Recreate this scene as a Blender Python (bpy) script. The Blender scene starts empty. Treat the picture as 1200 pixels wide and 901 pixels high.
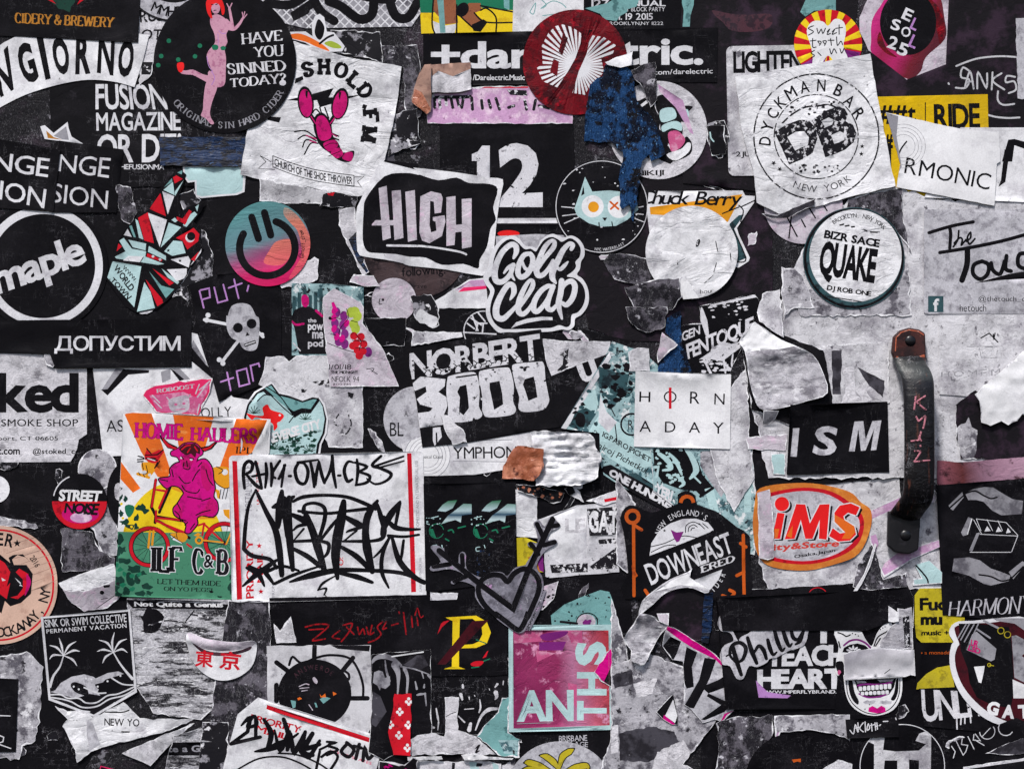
import bpy, math, random, re
import numpy as np
from statistics import NormalDist
from mathutils import Vector, noise
from mathutils.geometry import delaunay_2d_cdt

SC = bpy.context.scene
COL = SC.collection
U = 0.0006            # metres of wall per pixel of the photograph
ZC = 1.4              # height of the middle of the view above the ground
random.seed(7)

# ---------------------------------------------------------------- camera, sky, sun, exposure
cam = bpy.data.cameras.new('camera')
cam.sensor_width = 36.0
DIST = 1.15
cam.lens = 36.0 * DIST / (1200 * U)
cam.clip_start, cam.clip_end = 0.05, 60
camera = bpy.data.objects.new('camera', cam)
camera.location = (0, -DIST, ZC)
camera.rotation_euler = (math.radians(90), 0, 0)
COL.objects.link(camera)
SC.camera = camera

world = bpy.data.worlds.new('World')
SC.world = world
world.use_nodes = True
wn = world.node_tree
sky = wn.nodes.new('ShaderNodeTexSky')
sky.sky_type = 'NISHITA'
sky.sun_disc = False
SUN_EL, SUN_AZ = math.radians(57), math.radians(207)
sky.sun_elevation = SUN_EL
sky.sun_rotation = SUN_AZ
sky.air_density = 1.0
sky.dust_density = 3.0
wn.links.new(sky.outputs[0], wn.nodes['Background'].inputs[0])
wn.nodes['Background'].inputs[1].default_value = 0.085
sl = bpy.data.lights.new('sun', 'SUN')
sl.energy = 2.7
sl.angle = math.radians(7)
sl.color = (1.0, 0.97, 0.94)
sun = bpy.data.objects.new('sun', sl)
sdir = Vector((math.sin(SUN_AZ) * math.cos(SUN_EL), math.cos(SUN_AZ) * math.cos(SUN_EL), math.sin(SUN_EL)))
sun.rotation_euler = sdir.to_track_quat('Z', 'Y').to_euler()
COL.objects.link(sun)
SC.view_settings.view_transform = 'Standard'
SC.view_settings.look = 'None'
SC.view_settings.gamma = 1
SC.view_settings.use_curve_mapping = False
SC.view_settings.exposure = 0.62
SC.cycles.max_bounces = 3
SC.cycles.diffuse_bounces = 2
SC.cycles.glossy_bounces = 2
SC.cycles.use_denoising = True

# ---------------------------------------------------------------- materials
def lin(c):
    return tuple((v / 255 / 12.92 if v <= 10 else ((v / 255 + .055) / 1.055) ** 2.4) for v in c) + (1,)
_mats = {}
def M(key, col=None, col2=None, amt=.0, px=14, soft=.03, more=(), dirt=.25, dpx=45, dcol=(70, 68, 76), wr=.25, wpx=30,
      wst=(1, 1.35), rough=.7, spec=.12, grad=None, st=(1, 1), var=.12, grain=.07, cracks=0, fibre=0, scr=0):
    """Printed paper or vinyl.  col2/amt/px: patches where the print has worn to another colour; more: further such layers;
    dirt: grime over the whole face; wr: creases; grad: a colour blend ((x0,y0,x1,y1), [(t, colour)...])."""
    if col is None:
        return _mats[key]
    m = bpy.data.materials.new(key)
    m.use_nodes = True
    nt = m.node_tree
    N, L = nt.nodes, nt.links
    b = N['Principled BSDF']
    geo = N.new('ShaderNodeNewGeometry')
    sc = N.new('ShaderNodeVectorMath'); sc.operation = 'SCALE'; sc.inputs['Scale'].default_value = 1 / U
    L.new(geo.outputs['Position'], sc.inputs[0])
    P = sc.outputs[0]
    rnd = random.Random(key)
    wr *= rnd.uniform(.45, 1.25); wpx *= rnd.uniform(.7, 1.9); rough += rnd.uniform(-.12, .1)
    def nz(px, det=5, rg=.6, stretch=(1, 1), dist=0.0, abs_=False):
        mp = N.new('ShaderNodeMapping')
        mp.inputs['Location'].default_value = (rnd.uniform(-90, 90), rnd.uniform(-90, 90), rnd.uniform(-90, 90))
        mp.inputs['Scale'].default_value = (stretch[0] / px, 1 / px, stretch[1] / px)
        L.new(P, mp.inputs[0])
        n = N.new('ShaderNodeTexNoise')
        n.inputs['Scale'].default_value = 1
        n.inputs['Detail'].default_value = det
        n.inputs['Roughness'].default_value = rg
        n.inputs['Distortion'].default_value = dist
        L.new(mp.outputs[0], n.inputs['Vector'])
        return n.outputs[0]
    def mr(v, a, b_, c=0., d=1.):
        r = N.new('ShaderNodeMapRange'); r.clamp = True
        L.new(v, r.inputs[0])
        for i, q in enumerate((a, b_, c, d)): r.inputs[i + 1].default_value = q
        return r.outputs[0]
    def mix(f, a, b_, mode='MIX'):
        x = N.new('ShaderNodeMix'); x.data_type = 'RGBA'; x.blend_type = mode; x.clamp_factor = True
        for s, v in ((x.inputs[0], f), (x.inputs[6], a), (x.inputs[7], b_)):
            if hasattr(v, 'is_linked'): L.new(v, s)
            elif isinstance(v, float): s.default_value = v
            else: s.default_value = v
        return x.outputs[2]
    if grad:
        (x0, y0, x1, y1), stops = grad
        dx, dy = x1 - x0, y1 - y0
        l2 = dx * dx + dy * dy
        dp = N.new('ShaderNodeVectorMath'); dp.operation = 'DOT_PRODUCT'
        dp.inputs[1].default_value = (dx / l2, 0, -dy / l2)
        L.new(P, dp.inputs[0])
        # P.x = px-600 ; P.z = ZC/U + 450.5 - py
        off = (-(x0 - 600) * dx + (ZC / U + 450.5 - y0) * dy) / l2
        ad = N.new('ShaderNodeMath'); ad.inputs[1].default_value = off
        L.new(dp.outputs['Value'], ad.inputs[0])
        ds = N.new('ShaderNodeMath'); ds.operation = 'MULTIPLY_ADD'; ds.inputs[1].default_value = .22
        L.new(nz(40, 4, .6, (.5, 1.6)), ds.inputs[0]); L.new(ad.outputs[0], ds.inputs[2])
        sb = N.new('ShaderNodeMath'); sb.operation = 'SUBTRACT'; sb.inputs[1].default_value = .11
        L.new(ds.outputs[0], sb.inputs[0])
        cr = N.new('ShaderNodeValToRGB')
        while len(cr.color_ramp.elements) < len(stops): cr.color_ramp.elements.new(.5)
        for e, (t, c) in zip(cr.color_ramp.elements, stops):
            e.position = t; e.color = lin(c)
        L.new(sb.outputs[0], cr.inputs[0])
        c = cr.outputs[0]
    else:
        c = lin(col)
    lays = ([(col2, amt, px, soft)] if col2 and amt > 0 else []) + list(more)
    for (c2, am, p_, so) in lays:
        thr = .5 + .118 * NormalDist().inv_cdf(1 - am)
        f = mr(nz(p_, 7, .66, st), thr - so, thr + so)
        c = mix(f, c, lin(c2))
    if dirt > 0:
        f = mr(nz(dpx, 8, .68, dist=.3), .5 - .02, .78, 0, dirt * 1.6)
        c = mix(f, c, lin(dcol))
        f = mr(nz(5.5, 3, .5), .70, .76, 0, min(1., dirt * 1.5))
        c = mix(f, c, lin((40, 38, 44)))
    def contour(px, wd, stretch=(1, 1)):
        q = N.new('ShaderNodeMath'); q.operation = 'SUBTRACT'; q.inputs[1].default_value = .5
        L.new(nz(px, 5, .62, stretch, .4), q.inputs[0])
        q2 = N.new('ShaderNodeMath'); q2.operation = 'ABSOLUTE'; L.new(q.outputs[0], q2.inputs[0])
        return mr(q2.outputs[0], 0, wd, 1, 0)
    if cracks:
        c = mix(mr(contour(34, .006), 0, 1, 0, cracks), c, lin((44, 42, 48)))
        c = mix(mr(contour(16, .006, (1.6, .7)), 0, 1, 0, cracks * .6), c, lin((236, 236, 240)))
    if scr:
        msk = mr(nz(55, 3, .5), .5, .62)
        for px_, st_ in ((26, (.35, 1.5)), (22, (1.6, .4))):
            f = N.new('ShaderNodeMath'); f.operation = 'MULTIPLY'
            L.new(mr(contour(px_, .0035, st_), 0, 1, 0, scr), f.inputs[0]); L.new(msk, f.inputs[1])
            c = mix(f.outputs[0], c, lin((170, 168, 176)))
        f = mr(nz(70, 6, .62, (.8, 1.2), .5), .52, .74, 0, .55)
        c = mix(f, c, lin((38, 36, 41)))
    if fibre:
        f = mr(nz(2.6, 4, .7, (1, 3.4)), .42, .62, 0, fibre)
        c = mix(f, c, lin((60, 58, 66)))
        f = mr(nz(2.2, 4, .7, (3.2, 1)), .56, .7, 0, fibre)
        c = mix(f, c, lin((232, 232, 236)))
    v = mr(nz(120, 4, .55), .3, .7, 1 - var, 1 + var * .5)
    gv = N.new('ShaderNodeMath'); gv.operation = 'MULTIPLY'
    L.new(v, gv.inputs[0]); L.new(mr(nz(1.8, 2, .6), .3, .7, 1 - grain, 1 + grain), gv.inputs[1])
    v = gv.outputs[0]
    cc = N.new('ShaderNodeCombineColor')
    for i in range(3): L.new(v, cc.inputs[i])
    c = mix(1., c, cc.outputs[0], 'MULTIPLY')
    L.new(c, b.inputs['Base Color'])
    L.new(mr(nz(25, 5, .6), .3, .7, rough - .12, rough + .15), b.inputs['Roughness'])
    b.inputs['Specular IOR Level'].default_value = spec
    if wr > 0:
        w = nz(wpx, 4, .55, wst, .9)
        ab = N.new('ShaderNodeMath'); ab.operation = 'SUBTRACT'; ab.inputs[1].default_value = .5
        L.new(w, ab.inputs[0])
        a2 = N.new('ShaderNodeMath'); a2.operation = 'ABSOLUTE'; L.new(ab.outputs[0], a2.inputs[0])
        a3 = mr(a2.outputs[0], 0, .05, 0, .28)
        fz = nz(3, 3, .6)
        a4 = N.new('ShaderNodeMath'); a4.operation = 'MULTIPLY_ADD'; a4.inputs[1].default_value = 2.6
        L.new(w, a4.inputs[0]); L.new(a3, a4.inputs[2])
        ad = N.new('ShaderNodeMath'); ad.operation = 'MULTIPLY_ADD'; ad.inputs[1].default_value = .22
        L.new(fz, ad.inputs[0]); L.new(a4.outputs[0], ad.inputs[2])
        bp = N.new('ShaderNodeBump')
        bp.inputs['Strength'].default_value = min(1, wr)
        bp.inputs['Distance'].default_value = U * 1.1 * max(1, wr)
        L.new(ad.outputs[0], bp.inputs['Height'])
        L.new(bp.outputs[0], b.inputs['Normal'])
    _mats[key] = m
    return m

# ---------------------------------------------------------------- 2D shapes, in pixels of the photograph (y down)
# a shape is a list of groups; a group is a list of loops (one loop: filled; more: even-odd)
TX = dict(a=0, b=240, c=480, d=720, e=950)
TY = {'0': 0, '1': 180, '2': 360, '3': 535, '4': 711}
def k(tile, s):
    """points written in a 1186x901 enlargement of a 250x190 cell of the wall"""
    v = [float(q) for q in re.findall(r'-?\d+\.?\d*', s)]
    pts = list(zip(v[::2], v[1::2]))
    if not tile: return pts
    if isinstance(tile, tuple): return [(tile[0] + x / tile[2], tile[1] + y / tile[2]) for x, y in pts]
    return [(TX[tile[0]] + x / 4.744, TY[tile[1]] + y / 4.744) for x, y in pts]
def sm(p, closed=False, n=5):
    out = []
    N = len(p)
    rng = range(N if closed else N - 1)
    for i in rng:
        if closed: a, b, c, d = p[i - 1], p[i], p[(i + 1) % N], p[(i + 2) % N]
        else: a, b, c, d = p[max(i - 1, 0)], p[i], p[i + 1], p[min(i + 2, N - 1)]
        for j in range(n):
            t = j / n
            out.append(tuple(.5 * ((2 * b[q]) + (-a[q] + c[q]) * t + (2 * a[q] - 5 * b[q] + 4 * c[q] - d[q]) * t * t
                                   + (-a[q] + 3 * b[q] - 3 * c[q] + d[q]) * t ** 3) for q in (0, 1)))
    if not closed: out.append(tuple(p[-1]))
    return out
def poly(tile, s, smooth=False):
    p = k(tile, s) if isinstance(s, str) else s
    return [[sm(p, True, 4) if smooth else p]]
def ell(cx, cy, rx, ry=None, rot=0, n=None, a0=0, a1=360):
    ry = ry or rx
    n = n or max(10, min(90, int(rx * 1.2) + 8))
    c, s = math.cos(math.radians(rot)), math.sin(math.radians(rot))
    pts = []
    for i in range(n + (0 if a1 - a0 == 360 else 1)):
        t = math.radians(a0 + (a1 - a0) * i / n)
        x, y = rx * math.cos(t), -ry * math.sin(t)
        pts.append((cx + x * c - y * s, cy + x * s + y * c))
    return pts
def E(cx, cy, rx, ry=None, rot=0): return [[ell(cx, cy, rx, ry, rot)]]
def ring(cx, cy, r, w, ry=None, rot=0):
    ry = ry or r
    return [[ell(cx, cy, r, ry, rot), ell(cx, cy, r - w, ry - w, rot)]]
def arc(cx, cy, r, a0, a1, w, ry=None, n=None):
    n = n or max(6, int(abs(a1 - a0) / 360 * max(14, r * 1.4)))
    ry = ry or r
    return line([(cx + r * math.cos(math.radians(a0 + (a1 - a0) * i / n)),
                  cy - ry * math.sin(math.radians(a0 + (a1 - a0) * i / n))) for i in range(n + 1)], w, cap=False)
def rect(x0, y0, x1, y1): return [[[(x0, y0), (x1, y0), (x1, y1), (x0, y1)]]]
def rrect(x0, y0, x1, y1, r, rot=0):
    cx, cy = (x0 + x1) / 2, (y0 + y1) / 2
    p = []
    for (ax, ay, s) in ((x1 - r, y0 + r, 0), (x0 + r, y0 + r, 90), (x0 + r, y1 - r, 180), (x1 - r, y1 - r, 270)):
        for i in range(5):
            t = math.radians(s + 90 * i / 4)
            p.append((ax + r * math.cos(t), ay - r * math.sin(t)))
    return rotp(p, cx, cy, rot)
def rotp(p, cx, cy, a):
    c, s = math.cos(math.radians(a)), math.sin(math.radians(a))
    return [(cx + (x - cx) * c - (y - cy) * s, cy + (x - cx) * s + (y - cy) * c) for x, y in p]
def rot(sh, cx, cy, a): return [[rotp(l, cx, cy, a) for l in g] for g in sh]
def mv(sh, dx, dy): return [[[(x + dx, y + dy) for x, y in l] for l in g] for g in sh]
def line(pts, w, cap=True, smooth=False, n=5):
    """a pen stroke; w is one width or a width per point"""
    ws = list(w) if isinstance(w, (list, tuple)) else [w] * len(pts)
    if smooth and len(pts) > 2:
        q = sm([(p[0], p[1]) for p in pts], False, n)
        ws = [float(v) for v in np.interp(np.linspace(0, len(ws) - 1, len(q)), range(len(ws)), ws)]
        pts = q
    P_ = [Vector(p) for p in pts]
    o = [P_[0]]; w2 = [ws[0]]
    for p, v in zip(P_[1:], ws[1:]):
        if (p - o[-1]).length > .05: o.append(p); w2.append(v)
    P_, ws = o, w2
    if len(P_) < 2: return E(P_[0].x, P_[0].y, max(ws[0] / 2, .3))
    lf, rt = [], []
    for i, p in enumerate(P_):
        d1 = (P_[i] - P_[i - 1]).normalized() if i else (P_[1] - P_[0]).normalized()
        d2 = (P_[i + 1] - P_[i]).normalized() if i < len(P_) - 1 else d1
        n1, n2 = Vector((-d1.y, d1.x)), Vector((-d2.y, d2.x))
        m = n1 + n2
        h = ws[i] / 2
        if m.length < .5:
            lf += [p + n1 * h, p + n2 * h]; rt += [p - n1 * h, p - n2 * h]
        else:
            m.normalize(); q = min(1 / max(m.dot(n1), .4), 1.8)
            lf.append(p + m * h * q); rt.append(p - m * h * q)
    def capp(p, d, h):
        if not cap or h < .25: return []
        nn = Vector((-d.y, d.x))
        return [p + nn * h * math.cos(t) + d * h * math.sin(t) for t in (math.pi * .2, math.pi * .4, math.pi * .6, math.pi * .8)]
    out = lf + capp(P_[-1], (P_[-1] - P_[-2]).normalized(), ws[-1] / 2) + rt[::-1] + capp(P_[0], (P_[0] - P_[1]).normalized(), ws[0] / 2)
    return [[[(v.x, v.y) for v in out]]]
def ln(tile, s, w, smooth=True, cap=True):
    """several pen strokes in cell coordinates, separated by ;"""
    r = []
    for q in s.split(';'):
        p = k(tile, q)
        r += line(p, w / (tile[2] if isinstance(tile, tuple) else 4.744) if tile else w, cap, smooth and len(p) > 2)
    return r
def star(cx, cy, r, n=5, q=.42, rot=90):
    return [[[(cx + (r if i % 2 == 0 else r * q) * math.cos(math.radians(rot + 180 * i / n)),
               cy - (r if i % 2 == 0 else r * q) * math.sin(math.radians(rot + 180 * i / n))) for i in range(2 * n)]]]
def torn(pts, amp=2.2, step=5, seed=1, skip=()):
    """ragged copy of an outline; edges listed in skip stay clean"""
    out = []
    N = len(pts)
    for i in range(N):
        a, b = Vector(pts[i]), Vector(pts[(i + 1) % N])
        L_ = (b - a).length
        out.append(tuple(a))
        if i in skip or L_ < step: continue
        nn = Vector((-(b - a).y, (b - a).x)).normalized()
        m = int(L_ / step)
        for j in range(1, m):
            p = a + (b - a) * (j / m)
            h = noise.noise(Vector((p.x * .13, p.y * .13, seed * 7.3))) * 1.5 + noise.noise(Vector((p.x * .5, p.y * .5, seed * 3.1)))
            p = p + nn * h * amp
            out.append((p.x, p.y))
    return out
def speckle(x0, y0, x1, y1, n, r0=.5, r1=1.6, seed=1, long_=1.8):
    rn = random.Random(seed); out = []
    for _ in range(n):
        cx, cy, r, a = rn.uniform(x0, x1), rn.uniform(y0, y1), rn.uniform(r0, r1), rn.uniform(0, 6.3)
        out.append([[(cx + r * rn.uniform(.6, 1.3) * math.cos(a + t) * rn.uniform(1, long_), cy + r * rn.uniform(.6, 1.3) * math.sin(a + t)) for t in (0, 1.1, 2.2, 3.4, 4.6, 5.5)]])
    return out
def blotch(cx, cy, rx, ry, seed=1, amp=.35, n=16):
    rn = random.Random(seed)
    return [[sm([(cx + rx * (1 + rn.uniform(-amp, amp)) * math.cos(t * 6.283 / n), cy + ry * (1 + rn.uniform(-amp, amp)) * math.sin(t * 6.283 / n)) for t in range(n)], True, 2)]]

def fatten(sh, w, mn=.05):
    """a shape grown by w on every side"""
    out = list(sh)
    for g in sh:
        for l in g:
            p = [l[0]]
            for q in l[1:]:
                if abs(q[0] - p[-1][0]) + abs(q[1] - p[-1][1]) > mn: p.append(q)
            if len(p) < 3: continue
            P_ = [Vector(q) for q in p]
            n = len(P_); A, B = [], []
            for i in range(n):
                d1 = (P_[i] - P_[i - 1]).normalized(); d2 = (P_[(i + 1) % n] - P_[i]).normalized()
                n1, n2 = Vector((-d1.y, d1.x)), Vector((-d2.y, d2.x))
                m = n1 + n2
                if m.length < .6: A += [P_[i] + n1 * w, P_[i] + n2 * w]; B += [P_[i] - n1 * w, P_[i] - n2 * w]
                else:
                    m.normalize(); k_ = w / max(m.dot(n1), .6)
                    A.append(P_[i] + m * k_); B.append(P_[i] - m * k_)
            A.append(A[0]); B.append(B[0])
            out.append([[(v.x, v.y) for v in A] + [(v.x, v.y) for v in B[::-1]]])
    return out

# ---------------------------------------------------------------- lettering
_gl = {}
def glyph(ch, bold):
    key = ch
    if key in _gl: return _gl[key]
    c = bpy.data.curves.new('glyph', 'FONT')
    c.body = ch; c.resolution_u = 3
    o = bpy.data.objects.new('glyph', c)
    COL.objects.link(o)
    dg = bpy.context.evaluated_depsgraph_get()
    m = o.evaluated_get(dg).to_mesh()
    cnt = {}
    for p in m.polygons:
        for e in p.edge_keys: cnt[e] = cnt.get(e, 0) + 1
    adj = {}
    for (a, b), n in cnt.items():
        if n == 1: adj.setdefault(a, []).append(b); adj.setdefault(b, []).append(a)
    co = [(v.co.x, v.co.y) for v in m.vertices]
    loops, seen = [], set()
    for s in adj:
        if s in seen: continue
        lp, cur, prev = [s], s, None
        seen.add(s)
        while True:
            nx = [q for q in adj[cur] if q != prev and q not in seen]
            if not nx: break
            prev, cur = cur, nx[0]
            seen.add(cur); lp.append(cur)
        if len(lp) > 2: loops.append([co[i] for i in lp])
    bpy.data.objects.remove(o); bpy.data.curves.remove(c)
    if loops:
        xs = [p[0] for l in loops for p in l]
        r = ([[(x - min(xs), y) for x, y in l] for l in loops], max(xs) - min(xs))
    else: r = ([], .25)
    _gl[key] = r
    return r
# drawn capitals: strokes on a unit-high body. ~ marks a curved stroke, | a straight one with serifs at its ends, - a plain one
SK = {
 'A': (.8, "|0,0 .4,1;|.4,1 .8,0;-.16,.35 .64,.35"), 'B': (.62, "|.05,0 .05,1;~.05,1 .4,.98 .52,.76 .4,.54 .05,.52;~.05,.52 .45,.5 .6,.27 .45,.03 .05,0"),
 'C': (.68, "~.64,.8 .5,.98 .2,.95 .03,.5 .2,.05 .5,.02 .66,.2"), 'D': (.72, "|.05,0 .05,1;~.05,1 .45,.97 .7,.5 .45,.03 .05,0"),
 'E': (.58, "|.05,0 .05,1;-.05,1 .55,1 .55,.86;-.05,.52 .42,.52;-.05,0 .57,0 .57,.16"), 'F': (.54, "|.05,0 .05,1;-.05,1 .53,1 .53,.85;-.05,.52 .42,.52"),
 'G': (.74, "~.66,.8 .5,.98 .2,.95 .03,.5 .2,.05 .5,.02 .66,.12;|.66,.42 .66,.1"), 'H': (.74, "|.06,0 .06,1;|.68,0 .68,1;-.06,.52 .68,.52"),
 'I': (.2, "|.1,0 .1,1"), 'J': (.45, "|.36,1 .36,.2;~.36,.2 .3,.02 .12,.0 .02,.15"), 'K': (.68, "|.05,0 .05,1;|.62,1 .07,.4;|.25,.55 .66,0"),
 'L': (.55, "|.05,1 .05,0;-.05,0 .54,0 .54,.18"), 'M': (.9, "|.06,0 .06,1;-.06,1 .45,.08;-.45,.08 .84,1;|.84,1 .84,0"),
 'N': (.76, "|.06,0 .06,1;-.06,1 .7,0;|.7,0 .7,1"), 'O': (.76, "~.38,1 .12,.87 .02,.5 .12,.13 .38,0 .64,.13 .74,.5 .64,.87 .38,1"),
 'P': (.6, "|.05,0 .05,1;~.05,1 .42,.98 .57,.74 .42,.48 .05,.46"), 'Q': (.76, "~.38,1 .12,.87 .02,.5 .12,.13 .38,0 .64,.13 .74,.5 .64,.87 .38,1;-.42,.22 .74,-.08"),
 'R': (.66, "|.05,0 .05,1;~.05,1 .42,.98 .55,.75 .42,.52 .05,.5;|.34,.5 .64,0"), 'S': (.54, "~.48,.8 .38,.97 .16,.97 .05,.77 .16,.57 .4,.45 .5,.24 .36,.02 .14,.02 .04,.2"),
 'T': (.66, "|.33,0 .33,1;-.02,.86 .02,1 .64,1 .64,.86"), 'U': (.72, "|.06,1 .06,.3;~.06,.3 .14,.06 .36,0 .58,.06 .66,.3;|.66,.3 .66,1"),
 'V': (.76, "|.02,1 .38,0;|.38,0 .74,1"), 'W': (1.05, "|.02,1 .28,0;-.28,0 .52,.95;-.52,.95 .76,0;|.76,0 1.02,1"), 'X': (.72, "|.03,1 .69,0;|.03,0 .69,1"),
 'Y': (.72, "|.02,1 .36,.48;|.7,1 .36,.48;|.36,.48 .36,0"), 'Z': (.64, "-.05,.86 .05,1 .6,1 .03,0 .6,0 .6,.16"),
 '&': (.78, "~.74,.5 .6,.15 .3,0 .05,.18 .12,.45 .4,.65 .46,.85 .32,1 .17,.85 .3,.5 .74,0"), '?': (.45, "~.03,.8 .2,1 .42,.82 .36,.6 .2,.45 .2,.25;-.18,.02 .22,.02"),
 '!': (.15, "-.07,1 .07,.3;-.05,.02 .09,.02"), '1': (.3, "|.17,0 .17,1;-.17,1 .03,.85"), '.': (.12, "-.04,.02 .08,.02"), ',': (.14, "-.07,.04 .03,-.14"), "'": (.1, "-.05,1 .05,.82"),
}
def skel(ch, wt, serif, thin):
    """one drawn letter: wt heavy stroke, thin light stroke"""
    if ch not in SK: return [], .3
    W, s = SK[ch]
    gs = []
    for st in s.split(';'):
        p = [tuple(float(v) for v in q.split(',')) for q in st[1:].split()]
        if st[0] == '~': p = sm(p, False, 4)
        ws = []
        for i in range(len(p)):
            a, b = p[max(i - 1, 0)], p[min(i + 1, len(p) - 1)]
            th = math.atan2(b[1] - a[1], b[0] - a[0])
            ws.append(thin + (wt - thin) * math.sin(th - math.radians(-14)) ** 2)
        gs += line(p, ws, cap=False)
        if serif and st[0] == '|':
            for (x, y) in (p[0], p[-1]):
                if y < .05 or y > .95 or ch == 'G':
                    yy = y + (thin * .45 if y < .5 else -thin * .45)
                    hw = wt * .5 + serif
                    gs.append([[(x - hw, yy - thin * .5), (x + hw, yy - thin * .5), (x + hw, yy + thin * .5), (x - hw, yy + thin * .5)]])
        if serif and st[0] == '~' and ch in 'CSG':
            for q in ((p[0],) if ch != 'S' else (p[0], p[-1])):
                gs.append([[(q[0] - thin * .4, q[1] - .1), (q[0] + thin * .9, q[1] - .1), (q[0] + thin * .9, q[1] + .12), (q[0] - thin * .4, q[1] + .12)]])
    return gs, W
def raw(s, font='b', bold=0., track=.07, wt=.17, thin=.06, serif=.07, space=.3):
    """unplaced string, y up"""
    x, out = 0., []
    if font == 's': track += serif * 1.5
    for ch in s:
        if ch == ' ': x += space; continue
        if font == 'b':
            loops, w = glyph(ch, bold)
            if loops:
                gpp = [[[(px + x, -py) for px, py in l] for l in loops]]
                out += fatten(gpp, bold * .62, .004) if bold > .004 else gpp
        else:
            gs, w = skel(ch.upper(), wt, serif if font == 's' else 0, thin if font == 's' else wt)
            out += [[[(px + x, -py) for px, py in l] for l in g] for g in gs]
        x += w + track
    return out
def bbox(sh):
    a = np.array([p for g in sh for l in g for p in l])
    return a[:, 0].min(), a[:, 1].min(), a[:, 0].max(), a[:, 1].max()
def warp(sh, q):
    x0, y0, x1, y1 = bbox(sh)
    (ax, ay), (bx, by), (cx, cy), (dx, dy) = q
    def f(p):
        u, v = (p[0] - x0) / (x1 - x0 + 1e-9), (p[1] - y0) / (y1 - y0 + 1e-9)
        return ((ax * (1 - u) + bx * u) * (1 - v) + (dx * (1 - u) + cx * u) * v,
                (ay * (1 - u) + by * u) * (1 - v) + (dy * (1 - u) + cy * u) * v)
    return [[[f(p) for p in l] for l in g] for g in sh]
def tq(s, tile, q, **kw):
    """string stretched over four corners TL TR BR BL"""
    q = k(tile, q) if isinstance(q, str) else q
    return warp(raw(s, **kw), q)
def tb(s, x0, y0, x1, y1, rot_=0, **kw):
    q = rotp([(x0, y0), (x1, y0), (x1, y1), (x0, y1)], (x0 + x1) / 2, (y0 + y1) / 2, rot_)
    return warp(raw(s, **kw), q)
def ta(s, cx, cy, r, a0, a1, h, inward=False, wf=.8, **kw):
    """letters along an arc, first letter centred on angle a0, last on a1 (degrees, counter-clockwise from the right)"""
    out = []
    n = len(s)
    for i, ch in enumerate(s):
        if ch == ' ': continue
        g = raw(ch, **kw)
        if not g: continue
        b = bbox(g)
        a = math.radians(a0 + (a1 - a0) * i / max(1, n - 1))
        w = h * (b[2] - b[0]) / .72 * wf
        ref0, ref1 = (-.72, 0)
        px, py = cx + r * math.cos(a), cy - r * math.sin(a)
        tang = (math.degrees(math.pi / 2 - a)) if not inward else (math.degrees(-math.pi / 2 - a))
        x0, x1 = px - w / 2, px + w / 2
        sc_ = h / (.72 if kw.get('font', 'b') == 'b' else 1.0)
        cyy = py + h / 2
        pl = [[[(px + (q[0] - (b[0] + b[2]) / 2) * w / max(b[2] - b[0], 1e-6), cyy + q[1] * sc_) for q in l] for l in gg] for gg in g]
        out += rot(pl, px, py, tang)
    return out

# ---------------------------------------------------------------- things lying on one another: the height already built up on the wall
RES = 2.0
X0, Y0, X1, Y1 = -160, -160, 1360, 1061
HX, HY = int((X1 - X0) / RES), int((Y1 - Y0) / RES)
HF = np.zeros((HY, HX))
def inside(px, py, loops):
    """even-odd for several loops, non-zero winding for one"""
    r = np.zeros(len(px), dtype=int)
    for l in loops:
        a = np.asarray(l, float)
        b = np.roll(a, -1, 0)
        lo, hi = a.min(0), a.max(0)
        sel = np.nonzero((px >= lo[0]) & (px <= hi[0]) & (py >= lo[1]) & (py <= hi[1]))[0]
        if not len(sel): continue
        X, Y = px[sel][:, None], py[sel][:, None]
        up = (a[:, 1] <= Y) & (b[:, 1] > Y)
        dn = (a[:, 1] > Y) & (b[:, 1] <= Y)
        side = (b[:, 0] - a[:, 0]) * (Y - a[:, 1]) - (X - a[:, 0]) * (b[:, 1] - a[:, 1])
        w = (up & (side > 0)).sum(1) - (dn & (side < 0)).sum(1)
        if len(loops) == 1: r[sel] += w
        else: r[sel] += np.abs((up & (side > 0)).sum(1) + (dn & (side < 0)).sum(1)) % 2
    return (r != 0) if len(loops) == 1 else (r % 2 == 1)
def boxf(a, r, op):
    p = np.pad(a, r, mode='edge')
    if op == 'max':
        o = a.copy()
        t = np.pad(a, ((0, 0), (r, r)), mode='edge')
        o = np.max([t[:, i:i + a.shape[1]] for i in range(2 * r + 1)], 0)
        t = np.pad(o, ((r, r), (0, 0)), mode='edge')
        return np.max([t[i:i + a.shape[0]] for i in range(2 * r + 1)], 0)
    t = np.pad(a, ((0, 0), (r, r)), mode='edge')
    o = np.mean([t[:, i:i + a.shape[1]] for i in range(2 * r + 1)], 0)
    t = np.pad(o, ((r, r), (0, 0)), mode='edge')
    return np.mean([t[i:i + a.shape[0]] for i in range(2 * r + 1)], 0)
def sample(F, ox, oy, x, y):
    u = np.clip((x - ox) / RES, 0, F.shape[1] - 1.001); v = np.clip((y - oy) / RES, 0, F.shape[0] - 1.001)
    i, j = u.astype(int), v.astype(int)
    fu, fv = u - i, v - j
    return (F[j, i] * (1 - fu) + F[j, i + 1] * fu) * (1 - fv) + (F[j + 1, i] * (1 - fu) + F[j + 1, i + 1] * fu) * fv
ALL = []
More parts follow.
